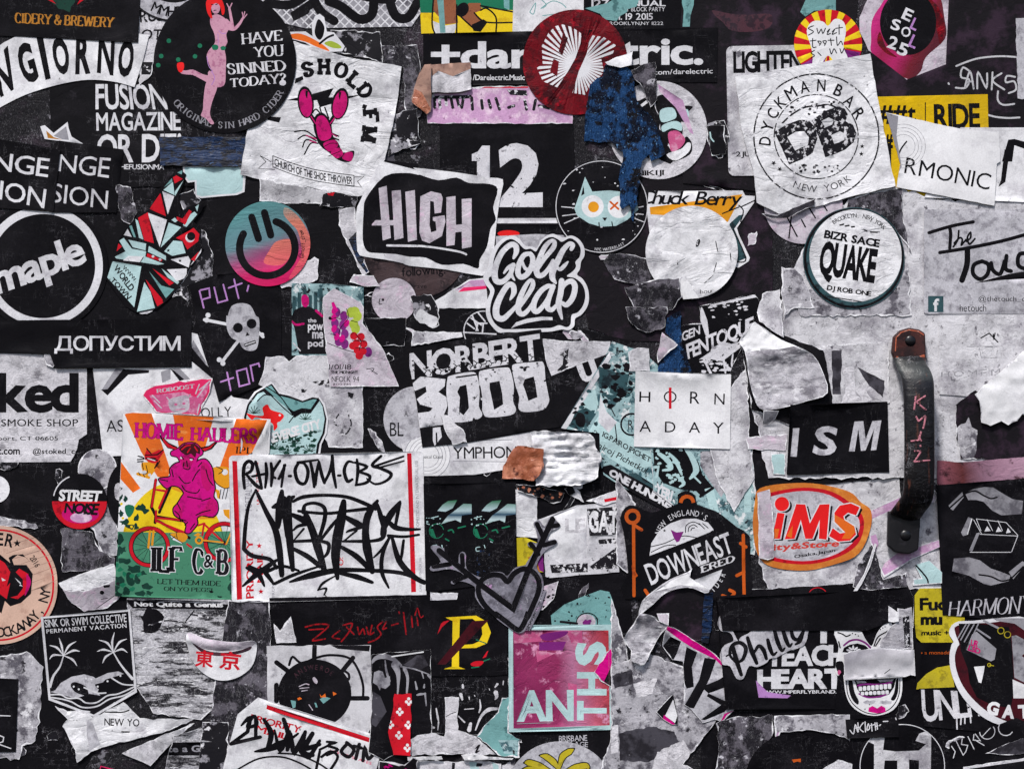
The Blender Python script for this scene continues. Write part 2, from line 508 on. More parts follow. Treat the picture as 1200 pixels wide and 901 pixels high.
class S:
    """one sheet on the wall (sticker, poster, scrap): outline, printed shapes, relief"""
    def __init__(s, name, label, outline, mat, cat='sticker', group=None, wave=.5, wpx=45, crumple=0, cpx=14, curl=(), g=8, hf=None, thick=.32, edge=None, z=0):
        s.__dict__.update(name=name, label=label, out=outline, mat=mat, cat=cat, group=group, wave=wave, wpx=wpx, crumple=crumple,
                          cpx=cpx, curl=curl, g=g, hf=hf, thick=thick, edge=edge, inks=[], z=z)
        ALL.append(s)
    def ink(s, mat, shape, part='print', label=None):
        s.inks.append((mat, [g for g in shape if g and all(len(l) > 2 for l in g)], part, label)); return s
    def build(s):
        o = np.asarray(s.out, float)
        lo, hi = o.min(0), o.max(0)
        cx, cy = (lo + hi) / 2
        if s.name.startswith('torn') and s.name != 'torn_tape' and s.mat not in ('copper', 'blue_cloth'):
            pts = list(s.out) + [s.out[0]]
            wl = [max(.15, 1.6 + 4.2 * noise.noise(Vector((x * .09, y * .09, cx))) + 2.4 * noise.noise(Vector((x * .4, y * .4, cy)))) for x, y in pts]
            dark = s.mat in ('black', 'black_scrap', 'grunge_dark', 'black_plain', 'black_worn', 'ink', 'black_purple', 'grey_dark', 'maroon_dull')
            if dark: wl = [max(.1, w - 1.3) for w in wl]
            s.inks.append(('fibre', line(pts, wl, cap=False), 'torn_edge', None))
        # --- mesh in 2D
        seed = len(s.label) + int(cx)
        rn = random.Random(seed)
        V, Ed = [], []
        def loop(l):
            b = len(V); V.extend([Vector((p[0], -p[1])) for p in l]); Ed.extend([(b + i, b + (i + 1) % len(l)) for i in range(len(l))])
        loop(s.out)
        for (_, sh, _, _) in s.inks:
            for gp in sh:
                for l in gp:
                    if all(p[0] < lo[0] or p[0] > hi[0] or p[1] < lo[1] or p[1] > hi[1] for p in l) and len(gp) == 1: continue
                    loop(l)
        gx, gy = [], []
        y = lo[1] + s.g * .5
        row = 0
        while y < hi[1]:
            x = lo[0] + (s.g * .5 if row % 2 else s.g)
            while x < hi[0]:
                gx.append(x + rn.uniform(-.2, .2) * s.g); gy.append(y + rn.uniform(-.2, .2) * s.g); x += s.g
            y += s.g * .87; row += 1
        if gx:
            gx, gy = np.array(gx), np.array(gy)
            ins = inside(gx, gy, [s.out])
            V.extend([Vector((x, -y)) for x, y in zip(gx[ins], gy[ins])])
        vv, _, ff, _, _, _ = delaunay_2d_cdt(V, Ed, [], 0, 1e-3, False)
        vv = np.array([(v[0], -v[1]) for v in vv]); ff = np.array([f for f in ff if len(f) == 3])
        ce = vv[ff].mean(1)
        px, py = ce[:, 0], ce[:, 1]
        keep = inside(px, py, [s.out])
        ff, px, py = ff[keep], px[keep], py[keep]
        cls = np.zeros(len(ff), int)
        parts = []                      # (class number, ink): printed shapes that stand apart are parts of their own
        for n_, (_, sh, _, _) in enumerate(s.inks):
            bb = [bbox([gp]) for gp in sh]
            par = list(range(len(sh)))
            def find(a):
                while par[a] != a: par[a] = par[par[a]]; a = par[a]
                return a
            if len(sh) < 260:
                for i in range(len(sh)):
                    for j in range(i):
                        p, q = bb[i], bb[j]
                        if max(p[0], q[0]) - min(p[2], q[2]) < 9 and max(p[1], q[1]) - min(p[3], q[3]) < 9: par[find(i)] = find(j)
            roots = sorted({find(i) for i in range(len(sh))})
            if len(roots) > 14: par = [0] * len(sh); roots = [0]
            num = {}
            for r_ in roots: parts.append((len(parts) + 1, n_)); num[r_] = len(parts)
            for i, gp in enumerate(sh): cls[inside(px, py, gp)] = num[find(i)]
        # --- relief
        ox, oy = X0 + RES * math.floor((lo[0] - 16 - X0) / RES), Y0 + RES * math.floor((lo[1] - 16 - Y0) / RES)
        i0, j0 = max(0, int((ox - X0) / RES)), max(0, int((oy - Y0) / RES))
        i1, j1 = min(HX, int((hi[0] + 16 - X0) / RES)), min(HY, int((hi[1] + 16 - Y0) / RES))
        ox, oy = X0 + i0 * RES, Y0 + j0 * RES
        win = HF[j0:j1, i0:i1]
        yy, xx = np.mgrid[j0:j1, i0:i1]
        xx, yy = X0 + xx * RES, Y0 + yy * RES
        msk = inside(xx.ravel(), yy.ravel(), [s.out]).reshape(win.shape)
        if not msk.any(): msk[:] = True
        m2 = boxf(msk.astype(float), 2, 'max') > 0
        base = np.where(m2, win, win[m2].min())
        F = boxf(boxf(base, 4, 'max'), 3, 'mean') + .3 + s.thick * .5
        def extra(x, y):
            h = np.zeros(len(x))
            for i in range(len(x)):
                a, b = float(x[i]), float(y[i])
                t = 0
                if s.wave: t += s.wave * .7 * (1 + noise.noise(Vector((a / s.wpx, b / s.wpx, seed * .37))))
                if s.crumple:
                    q = noise.noise(Vector((a / s.cpx, b / s.cpx, seed))) ; q2 = noise.noise(Vector((a / s.cpx * 2.2, b / s.cpx * 2.2, seed + 9)))
                    t += s.crumple * ((1 - abs(q) * 2.2) * .8 + (1 - abs(q2) * 2) * .35 + .6)
                for (x_, y_, nx, ny, kk, pw) in s.curl:
                    d = (a - x_) * nx + (b - y_) * ny
                    if d > 0: t += kk * d ** pw
                if s.hf: t += s.hf(a, b)
                h[i] = t
            return h
        hv = sample(F, ox, oy, vv[:, 0], vv[:, 1]) + extra(vv[:, 0], vv[:, 1])
        idx = np.nonzero(msk.ravel())[0]
        fl = F.ravel().copy()
        sub = idx if not (s.crumple or s.curl or s.hf) else idx
        add = np.zeros(len(fl)); add[sub] = extra(xx.ravel()[sub], yy.ravel()[sub])
        new = np.where(msk, (fl + add).reshape(win.shape), win)
        HF[j0:j1, i0:i1] = np.maximum(win, new)
        s.cells = (yy0 := np.nonzero(msk))[0] + j0, yy0[1] + i0
        s.top = new[yy0]
        # --- objects
        org = Vector(((cx - 600) * U, 0, ZC + (450.5 - cy) * U))
        def mk(name, F_, mat, skirt=False):
            ids, inv = np.unique(F_, return_inverse=True)
            inv = inv.reshape(F_.shape)
            P_ = vv[ids]; H = hv[ids]
            co = [((x - cx) * U, -h * U, (cy - y) * U) for (x, y), h in zip(P_, H)]
            fs = [tuple(int(q) for q in t[::-1]) for t in inv]
            # CDT triangles are counter-clockwise in (x,-y): seen from -Y that is the front
            fs = [t[::-1] for t in fs]
            nf = len(fs)
            if skirt is not False:
                for (a, b) in skirt:
                    (xa, ya), (xb, yb) = vv[a], vv[b]
                    n0 = len(co)
                    for q, dz in ((a, 0), (b, 0), (b, s.thick), (a, s.thick)):
                        co.append(((vv[q][0] - cx) * U, -(hv[q] - dz) * U, (cy - vv[q][1]) * U))
                    fs.append((n0, n0 + 3, n0 + 2, n0 + 1))
            me = bpy.data.meshes.new(name)
            me.from_pydata(co, [], fs)
            me.materials.append(mat)
            me.polygons.foreach_set('use_smooth', [i < nf for i in range(len(fs))])
            if skirt is not False:
                me.materials.append(M(s.edge) if s.edge else mat)
                me.polygons.foreach_set('material_index', [0 if i < nf else 1 for i in range(len(fs))])
            ob = bpy.data.objects.new(name, me)
            COL.objects.link(ob)
            return ob
        cnt = {}
        for t in ff:
            for a, b in ((t[0], t[1]), (t[1], t[2]), (t[2], t[0])):
                cnt[(a, b)] = cnt.get((a, b), 0) + 1
        bd = [(a, b) for (a, b) in cnt if (b, a) not in cnt]
        zero = ff[cls == 0]
        if not len(zero): zero = ff[:1]
        root = mk(s.name, zero, M(s.mat), bd)
        root.location = org
        root['label'] = s.label; root['category'] = s.cat
        if s.group: root['group'] = s.group
        s.made = [root]
        for c_, n_ in parts:
            mt, _, part, lb = s.inks[n_]
            f_ = ff[cls == c_]
            if not len(f_): continue
            c = mk(part, f_, M(mt))
            c.parent = root
            if lb: c['label'] = lb
            s.made.append(c)
        return root

# ---------------------------------------------------------------- palette of printed and worn materials
BKC, WHC = (16, 15, 19), (224, 224, 228)
M('wall', (19, 18, 22), (48, 38, 48), .22, 60, .05, more=[((120, 118, 126), .12, 18, .015), ((205, 203, 208), .045, 9, .012)], dirt=0, wr=.6, rough=.6, scr=.8, fibre=.15, grain=.25)
M('black', BKC, (50, 47, 53), .10, 24, .05, more=[((150, 148, 155), .010, 5, .006), ((80, 77, 84), .025, 14, .01)], dirt=.0, wr=.3, rough=.6, spec=.08, wpx=40, grain=.25, scr=.4)
M('black_plain', (15, 14, 18), (24, 23, 27), .2, 60, .08, more=[((170, 168, 175), .0016, 3, .004)], dirt=0, wr=.2, rough=.6, spec=.06, wpx=60, grain=.25, scr=.18)
M('black_worn', BKC, (120, 117, 124), .07, 26, .03, more=[((205, 203, 208), .03, 8, .015)], dirt=0, wr=.4, rough=.6, spec=.08)
M('black_purple', (21, 18, 23), (50, 36, 50), .30, 40, .06, more=[((150, 140, 155), .015, 7, .01)], dirt=0, wr=.3, rough=.6, spec=.12)
M('black_scrap', (26, 25, 30), (150, 148, 156), .30, 26, .02, more=[((220, 219, 224), .14, 12, .015)], dirt=0, wr=.5)
M('brown_black', (66, 52, 54), (38, 30, 33), .35, 26, .05, more=[((96, 78, 78), .15, 14, .04)], dirt=.2, wr=.6, rough=.5)
M('lips', (0,0,0), grad=((1030, 20, 1095, 50), [(0, (196, 30, 120)), (.3, (150, 8, 66)), (.55, (176, 20, 96)), (.8, (110, 6, 30)), (1, (80, 6, 26))]), dirt=0, wr=.5, wpx=9, rough=.35, spec=.4)
M('edge', (120, 119, 124), dirt=0, wr=0)
M('edge_white', (215, 214, 220), dirt=.2, wr=0)
M('white', (226, 226, 230), (190, 188, 195), .22, 34, .08, dirt=.42, wr=.4, dpx=40, more=[((70, 68, 74), .004, 5, .006)], grain=.09, cracks=.12)
M('white_clean', (228, 228, 231), (206, 205, 210), .2, 40, .08, dirt=.2, wr=.2, dpx=50)
M('white_crumpled', (226, 226, 230), (188, 186, 193), .18, 24, .07, dirt=.42, wr=.8, wpx=24, wst=(.8, 1.6), dpx=34, cracks=.16, grain=.08)
M('white_old', (214, 212, 218), (160, 157, 164), .16, 18, .05, more=[((60, 58, 64), .02, 6, .015)], dirt=.5, wr=.6, dpx=20, cracks=.45, fibre=.22, grain=.12)
M('white_print', (214, 214, 219), (130, 128, 136), .08, 7, .02, more=[((40, 38, 44), .012, 4, .006), ((186, 184, 191), .25, 22, .06)], dirt=.2, wr=.15, grain=.1, scr=0)
M('white_worn', (210, 209, 215), BKC, .12, 6, .012, more=[((150, 148, 155), .14, 12, .03)], dirt=.3, wr=.2, grain=.12)
M('white_shred', (196, 195, 201), BKC, .40, 16, .03, more=[((120, 118, 124), .2, 8, .03), ((226, 226, 230), .24, 6, .012)], dirt=.3, wr=.9, st=(.4, 1.9), fibre=.5, grain=.25, cracks=.6)
M('grey', (150, 149, 156), (95, 93, 101), .3, 26, .06, dirt=.3, wr=.3)
M('grey_light', (186, 185, 192), (150, 148, 156), .32, 9, .05, dirt=.35, wr=.3, dpx=18, grain=.14)
M('grey_dark', (70, 68, 76), (38, 36, 42), .4, 22, .06, more=[((140, 138, 146), .08, 9, .03)], dirt=.2, wr=.5)
M('grey_print', (142, 141, 149), (96, 94, 102), .15, 12, .04, dirt=.15, wr=.15)
M('grunge', (178, 176, 183), (92, 89, 98), .38, 20, .05, more=[((34, 32, 38), .16, 12, .02), ((222, 221, 226), .16, 16, .03)], dirt=.35, wr=.7, dpx=20, cracks=.5, fibre=.14, grain=.12)
M('grunge_light', (212, 211, 216), (158, 155, 163), .30, 40, .07, more=[((92, 89, 97), .14, 14, .03), ((36, 34, 40), .035, 8, .012)], dirt=.45, wr=.5, dpx=26, cracks=.6, fibre=.12, grain=.09)
M('grunge_dark', (30, 28, 34), (92, 88, 97), .40, 18, .04, more=[((184, 182, 190), .13, 11, .02)], dirt=.1, wr=.7, cracks=.4, fibre=.12, grain=.15)
M('ink', (16, 15, 19), (150, 148, 155), .018, 5, .01, dirt=0, wr=.12, rough=.6, spec=.06, scr=.15, grain=.2)
M('ink_worn', (28, 27, 32), (205, 204, 210), .16, 7, .012, dirt=0, wr=.12, spec=.08)
M('ink_dist', (30, 29, 34), (212, 211, 216), .30, 6, .01, dirt=0, wr=.12, spec=.08)
M('ink_faint', (150, 149, 155), (205, 204, 209), .35, 6, .02, dirt=.2, wr=.1)
M('teal_pale', (176, 206, 208), dirt=.2, wr=.3)
M('teal', (112, 160, 160), (70, 110, 112), .2, 14, .04, dirt=.2, wr=.3)
M('teal_dark', (48, 78, 84), (28, 40, 46), .3, 12, .04, dirt=.2, wr=.3)
M('teal_grunge', (148, 178, 182), (60, 92, 100), .35, 12, .03, more=[((26, 26, 32), .2, 9, .015), ((222, 226, 228), .2, 12, .02)], dirt=.2, wr=.4)
M('green_dark', (20, 58, 48), (26, 30, 34), .2, 8, .03, dirt=0, wr=.1)
M('green', (26, 112, 82), (20, 60, 56), .1, 8, .03, dirt=.1, wr=.15)
M('green_poster', (70, 132, 104), (52, 104, 84), .15, 14, .03, dirt=.1, wr=.15)
M('green_leaf', (160, 178, 60), dirt=.15, wr=.1)
M('orange', (222, 104, 30), (232, 140, 70), .15, 12, .04, dirt=.12, wr=.15)
M('orange_deep', (190, 84, 24), (150, 60, 20), .2, 10, .03, dirt=.1, wr=.15)
M('amber', (222, 150, 30), dirt=.12, wr=.1)
M('gold', (176, 118, 44), (120, 78, 30), .2, 5, .02, dirt=0, wr=.1)
M('yellow', (232, 200, 30), (214, 176, 24), .2, 14, .04, dirt=.1, wr=.2)
M('yellow_dull', (186, 170, 36), (150, 136, 30), .25, 12, .04, dirt=.2, wr=.25)
M('red', (196, 20, 38), (150, 12, 30), .2, 9, .03, dirt=.08, wr=.15)
M('red_dark', (106, 8, 22), (64, 14, 22), .42, 14, .06, dirt=0, wr=.5, more=[((150, 10, 30), .16, 14, .04), ((40, 14, 20), .08, 9, .02)], rough=.5, grain=.2)
M('red_bright', (222, 30, 32), dirt=0, wr=.1)
M('maroon', (66, 16, 26), (44, 14, 22), .3, 20, .05, dirt=0, wr=.2)
M('maroon_dull', (74, 44, 54), (46, 30, 40), .4, 8, .03, dirt=.2, wr=.3)
M('magenta', (188, 10, 104), (150, 8, 84), .25, 9, .03, dirt=0, wr=.2)
M('magenta_hot', (200, 8, 126), (168, 10, 104), .25, 10, .04, dirt=0, wr=.3, more=[((220, 60, 150), .08, 7, .04)])
M('pink', (190, 84, 130), (206, 138, 168), .3, 14, .05, dirt=.15, wr=.3)
M('pink_hot', (214, 40, 96), dirt=0, wr=.1)
M('lilac', (190, 148, 186), (218, 192, 212), .3, 18, .05, more=[((140, 96, 134), .12, 9, .03)], dirt=.3, wr=.4, grain=.12)
M('lilac_print', (176, 128, 190), (140, 100, 156), .2, 6, .02, dirt=0, wr=.1)
M('lilac_pale', (194, 186, 196), (156, 146, 158), .25, 18, .06, more=[((206, 180, 200), .2, 12, .05)], dirt=.3, wr=.5, grain=.1, cracks=.15)
M('purple', (120, 36, 116), (84, 30, 88), .2, 9, .03, dirt=0, wr=.1)
M('skin', (198, 146, 168), (170, 108, 138), .22, 6, .05, dirt=0, wr=.1)
M('brown_skin', (140, 84, 56), (110, 62, 44), .2, 9, .03, dirt=.1, wr=.2)
M('tan', (206, 172, 154), (184, 148, 132), .2, 26, .05, dirt=.1, wr=.1)
M('kraft', (166, 132, 118), (140, 108, 98), .3, 14, .05, dirt=.3, wr=.6)
M('copper', (150, 84, 58), (196, 128, 100), .3, 20, .05, more=[((88, 42, 30), .15, 12, .03)], dirt=.1, wr=1.0, rough=.38, spec=.5, wpx=12)
M('blue_tape', (16, 40, 76), (9, 14, 30), .48, 8, .02, more=[((52, 92, 140), .12, 4, .015)], dirt=0, wr=2.0, wpx=12, wst=(.5, 2.2), rough=.5, spec=.3, st=(.6, 1.6))
M('blue_cloth', (28, 62, 104), (14, 20, 36), .44, 22, .03, more=[((22, 22, 28), .25, 26, .012), ((90, 130, 172), .14, 3, .02)], dirt=0, wr=1.6, wpx=18, wst=(2.2, .7), grain=.35)
M('holo', (132, 130, 142), (96, 94, 104), .4, 16, .06, more=[((176, 136, 178), .12, 12, .04), ((190, 190, 198), .12, 10, .03)], dirt=.2, wr=.3, rough=.4)
M('white_outline', (218, 218, 223), dirt=.15, wr=.1)
M('silver', (190, 190, 194), (140, 140, 146), .2, 6, .04, dirt=0, wr=.1, rough=.4)
M('pinkband', (0, 0, 0), grad=((1097, 560, 1200, 545), [(0, (150, 90, 104)), (.3, (96, 48, 50)), (.55, (150, 112, 132)), (1, (176, 140, 160))]), dirt=.3, wr=.7, more=[((60, 34, 40), .2, 20, .05)])
M('grey_curl', (184, 182, 189), (128, 125, 133), .36, 16, .05, more=[((216, 215, 220), .25, 12, .04), ((70, 67, 74), .07, 8, .02)], dirt=.3, wr=.9, wpx=14, st=(.5, 1.3), fibre=.2, grain=.14, cracks=.5, rough=.8)
M('magenta_dk', (150, 24, 96), (120, 20, 100), .3, 6, .03, dirt=0, wr=.1)
M('fibre', (232, 232, 236), (180, 178, 186), .35, 4, .03, dirt=.2, wr=.3, grain=.15)
M('papergrad', (0, 0, 0), grad=((1020, 762, 1035, 796), [(0, (150, 148, 156)), (.35, (196, 194, 200)), (1, (206, 205, 210))]), dirt=.15, wr=.15)  # shading of the curved paper put into the colour, darker at upper left
M('yellow_ride', (210, 172, 12), (190, 156, 20), .2, 14, .04, dirt=.12, wr=.3)
M('script_red', (150, 16, 26), (90, 14, 20), .3, 5, .02, dirt=0, wr=.1)

# ---------------------------------------------------------------- the wall itself
def slab(name, x0, y0, x1, y1, z, mat):
    me = bpy.data.meshes.new(name)
    P_ = lambda x, y, h: ((x - 600) * U, -h * U, ZC + (450.5 - y) * U)
    v = [P_(x0, y0, z), P_(x1, y0, z), P_(x1, y1, z), P_(x0, y1, z), P_(x0, y0, -60), P_(x1, y0, -60), P_(x1, y1, -60), P_(x0, y1, -60)]
    me.from_pydata(v, [], [(0, 3, 2, 1), (0, 1, 5, 4), (1, 2, 6, 5), (2, 3, 7, 6), (3, 0, 4, 7), (4, 5, 6, 7)])
    me.materials.append(M(mat))
    o = bpy.data.objects.new(name, me); COL.objects.link(o); o['kind'] = 'structure'
    return o
slab('wall', -1900, -1600, 3100, 2783, 0, 'wall')

# ================================================================ bottom layer of the upper rows
def blk(name, label, pts, mat='black', cat='poster', **kw):
    return S(name, label, pts, mat, cat, g=kw.pop('g', 12), **kw)
blk('poster', 'plain black poster behind the condensed white FUSION lettering', torn([(58, 78), (236, 82), (240, 218), (60, 222)], .8, 8, 2)) \
  .ink('white_print', tq('FUSION', 'a0', '532,468 905,468 935,612 532,612', bold=.03) + tq('MAGAZINE', 'a0', '535,628 1004,622 1006,728 538,730', bold=.03)
       + tq('OR DIE!', 'a0', '540,748 1010,742 1010,905 540,910', bold=.035) + tq('HEFUSIONMA', 'a1', '672,62 920,62 915,92 672,90', bold=.02), 'lettering')
S('torn_poster', 'white strip of black half-cut letters beside the pin-up disc', torn([(162, -12), (205, -12), (206, 30), (186, 42), (178, 88), (164, 100)], 1.2, 5, 3), 'white_old', 'poster') \
  .ink('ink_worn', tq('RUS', 'a0', '775,58 910,50 905,120 780,130', bold=.04) + tq('OT', 'a0', '790,165 905,165 900,225 780,225', bold=.03) + poly('a0', '788,348 850,348 850,418 788,418'), 'lettering')
S('round_sticker', 'grey ring sticker cut off by the top edge, letters MMHR on its rim', ell(204, -36, 62), 'black') \
  .ink('grey_light', ring(204, -36, 60, 20), 'rim').ink('ink', ta('MMHR', 204, -36, 50, 246, 278, 12, True, wf=.9, bold=.03), 'lettering')
S('sticker', 'white arched sticker with tall black letters NGIORNO under the cidery sheet', sm(k('a0', '-60,640 0,600 140,530 300,480 450,450 560,448 660,462 750,488'), n=3) + k('a0', '800,330 830,200 780,190 400,190 100,200 20,240 -60,300'), 'white', g=7) \
  .ink('ink', sum([tq(c, 'a0', q, bold=.07) for c, q in (('O', '-140,420 -60,330 40,500 -40,570'), ('N', '-50,360 45,255 78,500 5,545'), ('G', '78,262 165,228 222,445 140,480'), ('I', '203,210 240,208 285,440 255,448'),
       ('O', '275,215 370,205 398,412 318,425'), ('R', '425,190 500,190 505,415 420,418'), ('N', '552,190 642,200 632,425 540,408'), ('O', '672,215 755,225 735,440 648,425'))], []), 'lettering')
blk('sheet', 'black cidery sheet with gold serif lettering in the top left corner', k('a0', '-60,-60 785,-60 770,240 420,222 100,205 -60,200'), 'black_plain', 'sheet') \
  .ink('gold', tq('CIDERY & BREWERY', 'a0', '82,72 640,98 632,158 82,132', font='s', wt=.24, thin=.07, serif=.05), 'lettering') \
  .ink('green_dark', blotch(75, -2, 15, 16, 4, .25), 'wreath').ink('red', poly('a0', '262,0 290,0 312,25 290,14') + poly('a0', '430,28 470,0 445,0'), 'ribbon')
# star scrap and the black disc edge below the arch
S('die_cut_sticker', 'small torn white star with a gold centre on the black sheet', k('a0', '225,705 250,698 300,742 378,680 384,715 400,762 465,802 380,792 250,775'), 'white_outline') \
  .ink('gold', poly('a0', '258,728 300,765 350,780 268,770'), 'star_face').ink('grey', poly('a0', '300,758 370,705 385,780 350,778'), 'star_face')
blk('sheet', 'dark sheet with scuffs between the star and the blue tape', k('a0', '500,760 1010,920 1010,1130 600,1160 540,1000'), 'black', z=-1)
S('poster', 'chain-link fence poster with black graffiti strokes along the top edge', k('b0', '150,-60 1230,-60 1210,60 1150,150 560,160 350,110'), 'grey', 'poster') \
  .ink('white_print', sum([line([(300 + i * 10.5, -10), (300 + i * 10.5 + 48, 38)], 1.5) + line([(300 + i * 10.5 + 40, -10), (300 + i * 10.5 - 8, 38)], 1.5) for i in range(-3, 20)], []), 'fence') \
  .ink('ink', ln('b0', '350,20 470,30 560,-20;560,60 490,95 600,20;580,-60 640,60 720,120', 50) + ln('b0', '690,10 760,40 860,110 930,80 940,-20;1020,-20 1060,90 1130,100 1180,20;830,-30 960,-5 1040,0', 52), 'graffiti')
S('torn_paper', 'shredded black and white scrap behind the top edge of the lobster sheet', torn(k('b0', '700,170 975,180 990,350 720,290'), 1.5, 4, 5), 'black_scrap', 'paper', crumple=.5)
S('die_cut_sticker', 'white-edged orange and green leaf shape resting on the lobster sheet corner', k('b0', '465,180 560,178 600,205 595,140 612,95 640,80 665,100 680,180 720,185 780,262 765,290 700,292 640,290 560,240 478,218'), 'white_outline') \
  .ink('orange', poly('b0', '474,195 540,192 640,240 695,288 620,262 560,235 482,215', True), 'orange_stripe').ink('ink', poly('b0', '612,170 632,110 665,150 660,200 640,225 618,205', True) + ln('b0', '640,245 680,215 715,200', 12), 'dark_leaf') \
  .ink('green_leaf', poly('b0', '665,245 700,232 745,250 760,272 710,270', True), 'green_leaf')
for (nm, lb, pts, mt) in (('torn_paper', 'grey torn patch left of the plus sign, beside the lobster sheet', '980,260 1180,250 1200,380 1190,600 1130,640 1110,600 1105,380 1000,350', 'grunge_dark'),
                          ('torn_paper', 'small pinkish scraps between the lobster sheet and the foil flap', '1030,640 1180,610 1200,800 1100,830 1020,870', 'black_scrap')):
    S(nm, lb, torn(k('b0', pts), 1.5, 5, len(lb)), mt, 'paper', crumple=.5)
S('poster', 'illustrated poster of a hand gripping a microphone on yellow and green', k('c0', '55,-60 590,-60 582,188 65,190'), 'yellow', 'poster') \
  .ink('green', poly('c0', '55,-60 590,-60 590,62 330,40 120,75 55,75'), 'background') \
  .ink('brown_skin', poly('c0', '135,-60 250,-60 262,60 270,130 200,140 130,60') + poly('c0', '270,80 330,20 395,20 400,60 360,75 420,125 400,165 355,155 300,110'), 'figure') \
  .ink('white', poly('c0', '130,120 200,145 262,135 250,188 140,188'), 'shirt').ink('teal', poly('c0', '145,-60 185,-60 200,185 170,185 160,60') + poly('c0', '520,-60 555,-60 555,60 525,45'), 'drip') \
  .ink('ink', ln('c0', '135,-30 125,130 140,188;262,30 262,188;270,80 310,120 355,160;395,60 430,50 480,100 480,185;395,35 580,70;360,75 420,125 570,128', 9) + E(542, 12, 7, 9, 30) + poly('c0', '345,140 410,110 435,125 395,180 355,175'), 'outline')
S('note', 'small white note with a faint teal scribble at the top edge', k('c0', '578,-60 968,-60 972,150 700,195 572,188'), 'white', 'note') \
  .ink('teal', ln('c0', '668,70 700,20 690,80 668,70;720,-10 760,30 730,50 790,10 840,20 870,45;740,90 820,80', 5), 'scribble')
S('event_poster', 'black event poster with small white date lettering at the top edge', [(684, -12), (808, -12), (806, 34), (684, 40)], 'black_plain', 'poster') \
  .ink('white_print', tb('ANNUAL', 716, 1, 780, 8, bold=.03) + tb('EY BLOCK PARTY', 731, 9, 779, 14) + tb('1. 19 2015', 725, 16, 765, 24, bold=.02) + tb('ST BROOKLYN,NY 11222', 700, 26, 777, 30.5) + tb('127', 693, 0, 714, 9, bold=.03), 'lettering') \
  .ink('teal', poly('c0', '975,50 1100,20 1230,-60 1300,-60 1260,40 1190,60 1150,120 1080,110 1060,80') + poly('d0', '0,-60 90,-60 70,70 0,110'), 'figure')
S('sheet', 'dark maroon sheet with a faint printed hand near the top edge', [(800, -12), (1006, -12), (1000, 60), (935, 230), (800, 215), (795, 60)], 'black_purple', 'sheet', g=10) \
  .ink('maroon_dull', poly('d0', '545,60 640,78 740,85 860,80 880,120 850,160 760,180 650,172 600,125 560,90', True), 'hand').ink('teal', poly('d0', '1032,70 1090,-60 1230,-60 1230,60 1110,62 1060,95') + poly('d0', '350,-60 445,-60 440,30 422,90 418,152 378,152 385,60'), 'drip')
S('sticker', 'narrow black sticker with large white lettering +dar...tric. and small web address', [(496, 40), (690, 36), (841, 33), (840, 97), (700, 98), (496, 101)], 'black_plain', cat='sticker') \
  .ink('white_print', tb('+dar', 505, 49, 625, 81, bold=.05) + tb('electric.', 628, 44, 824, 77, bold=.05) + tb('/Darelectric.Music', 554, 88, 615, 94.5, bold=.03) + tb('soundcloud.com/darelectric', 716, 82, 835, 88, -1.2, bold=.01), 'lettering')
S('poster', 'black poster with a large white number 12 above a white bar', [(515, 144), (672, 147), (676, 300), (517, 300)], 'black_plain', 'poster') \
  .ink('white_worn', poly('', '553,181 560,178 565,171 574,171 574,243 559,243 559,189 553,189') + tb('2', 583, 168, 636, 243, bold=.07), 'number').ink('white_print', rect(575, 256, 668, 262) , 'bar').ink('red_bright', E(596, 274, 13, 4), 'red_mark').ink('grey_light', poly('c1', '480,460 700,448 860,455 880,560 480,560'), 'pale_band')
S('torn_sticker', 'lilac strip with blotted black letters under the red sunburst disc', torn(k('c0', '96,625 120,560 130,490 560,480 900,480 905,690 100,688'), .8, 6, 8), 'lilac', cat='sticker') \
  .ink('red', poly('c0', '350,468 660,468 660,492 350,492'), 'red_strip').ink('ink_dist', ln('c0', '140,545 140,600;165,540 170,600;200,540 205,585;230,545 240,600;262,545 275,590;300,540 290,600;345,545 350,610;400,560 405,605;440,560 450,600;480,550 500,610;550,600 580,590;640,560 650,610;700,560 690,610;720,590 780,605', 17, False) + poly('c0', '130,535 345,530 345,550 130,552') + poly('c0','540,500 650,505 655,535 560,530'), 'lettering')
S('foil_flap', 'crinkled grey-white paper flap with a folded tan edge hanging over the plus sign', torn(k('c0', '85,368 340,350 345,500 290,515 230,520 125,520 120,440'), .8, 6, 9), 'white_old', 'flap', crumple=1.6, g=5, curl=[(552, 100, 1, 0, .1, 1)], thick=1) \
  .ink('kraft', poly('c0', '80,360 345,345 345,385 240,430 160,400 125,430 120,375'), 'tan_edge')
S('folded_scrap', 'tan and rust folded scrap at the left end of the foil flap', torn(k('c0', '85,368 122,365 122,520 118,625 95,640 15,575 12,550 45,440'), .8, 5, 10), 'kraft', 'scrap', crumple=1.4, g=5).ink('copper', poly('c0', '30,500 70,520 118,610 100,640 15,575'), 'rust_patch')
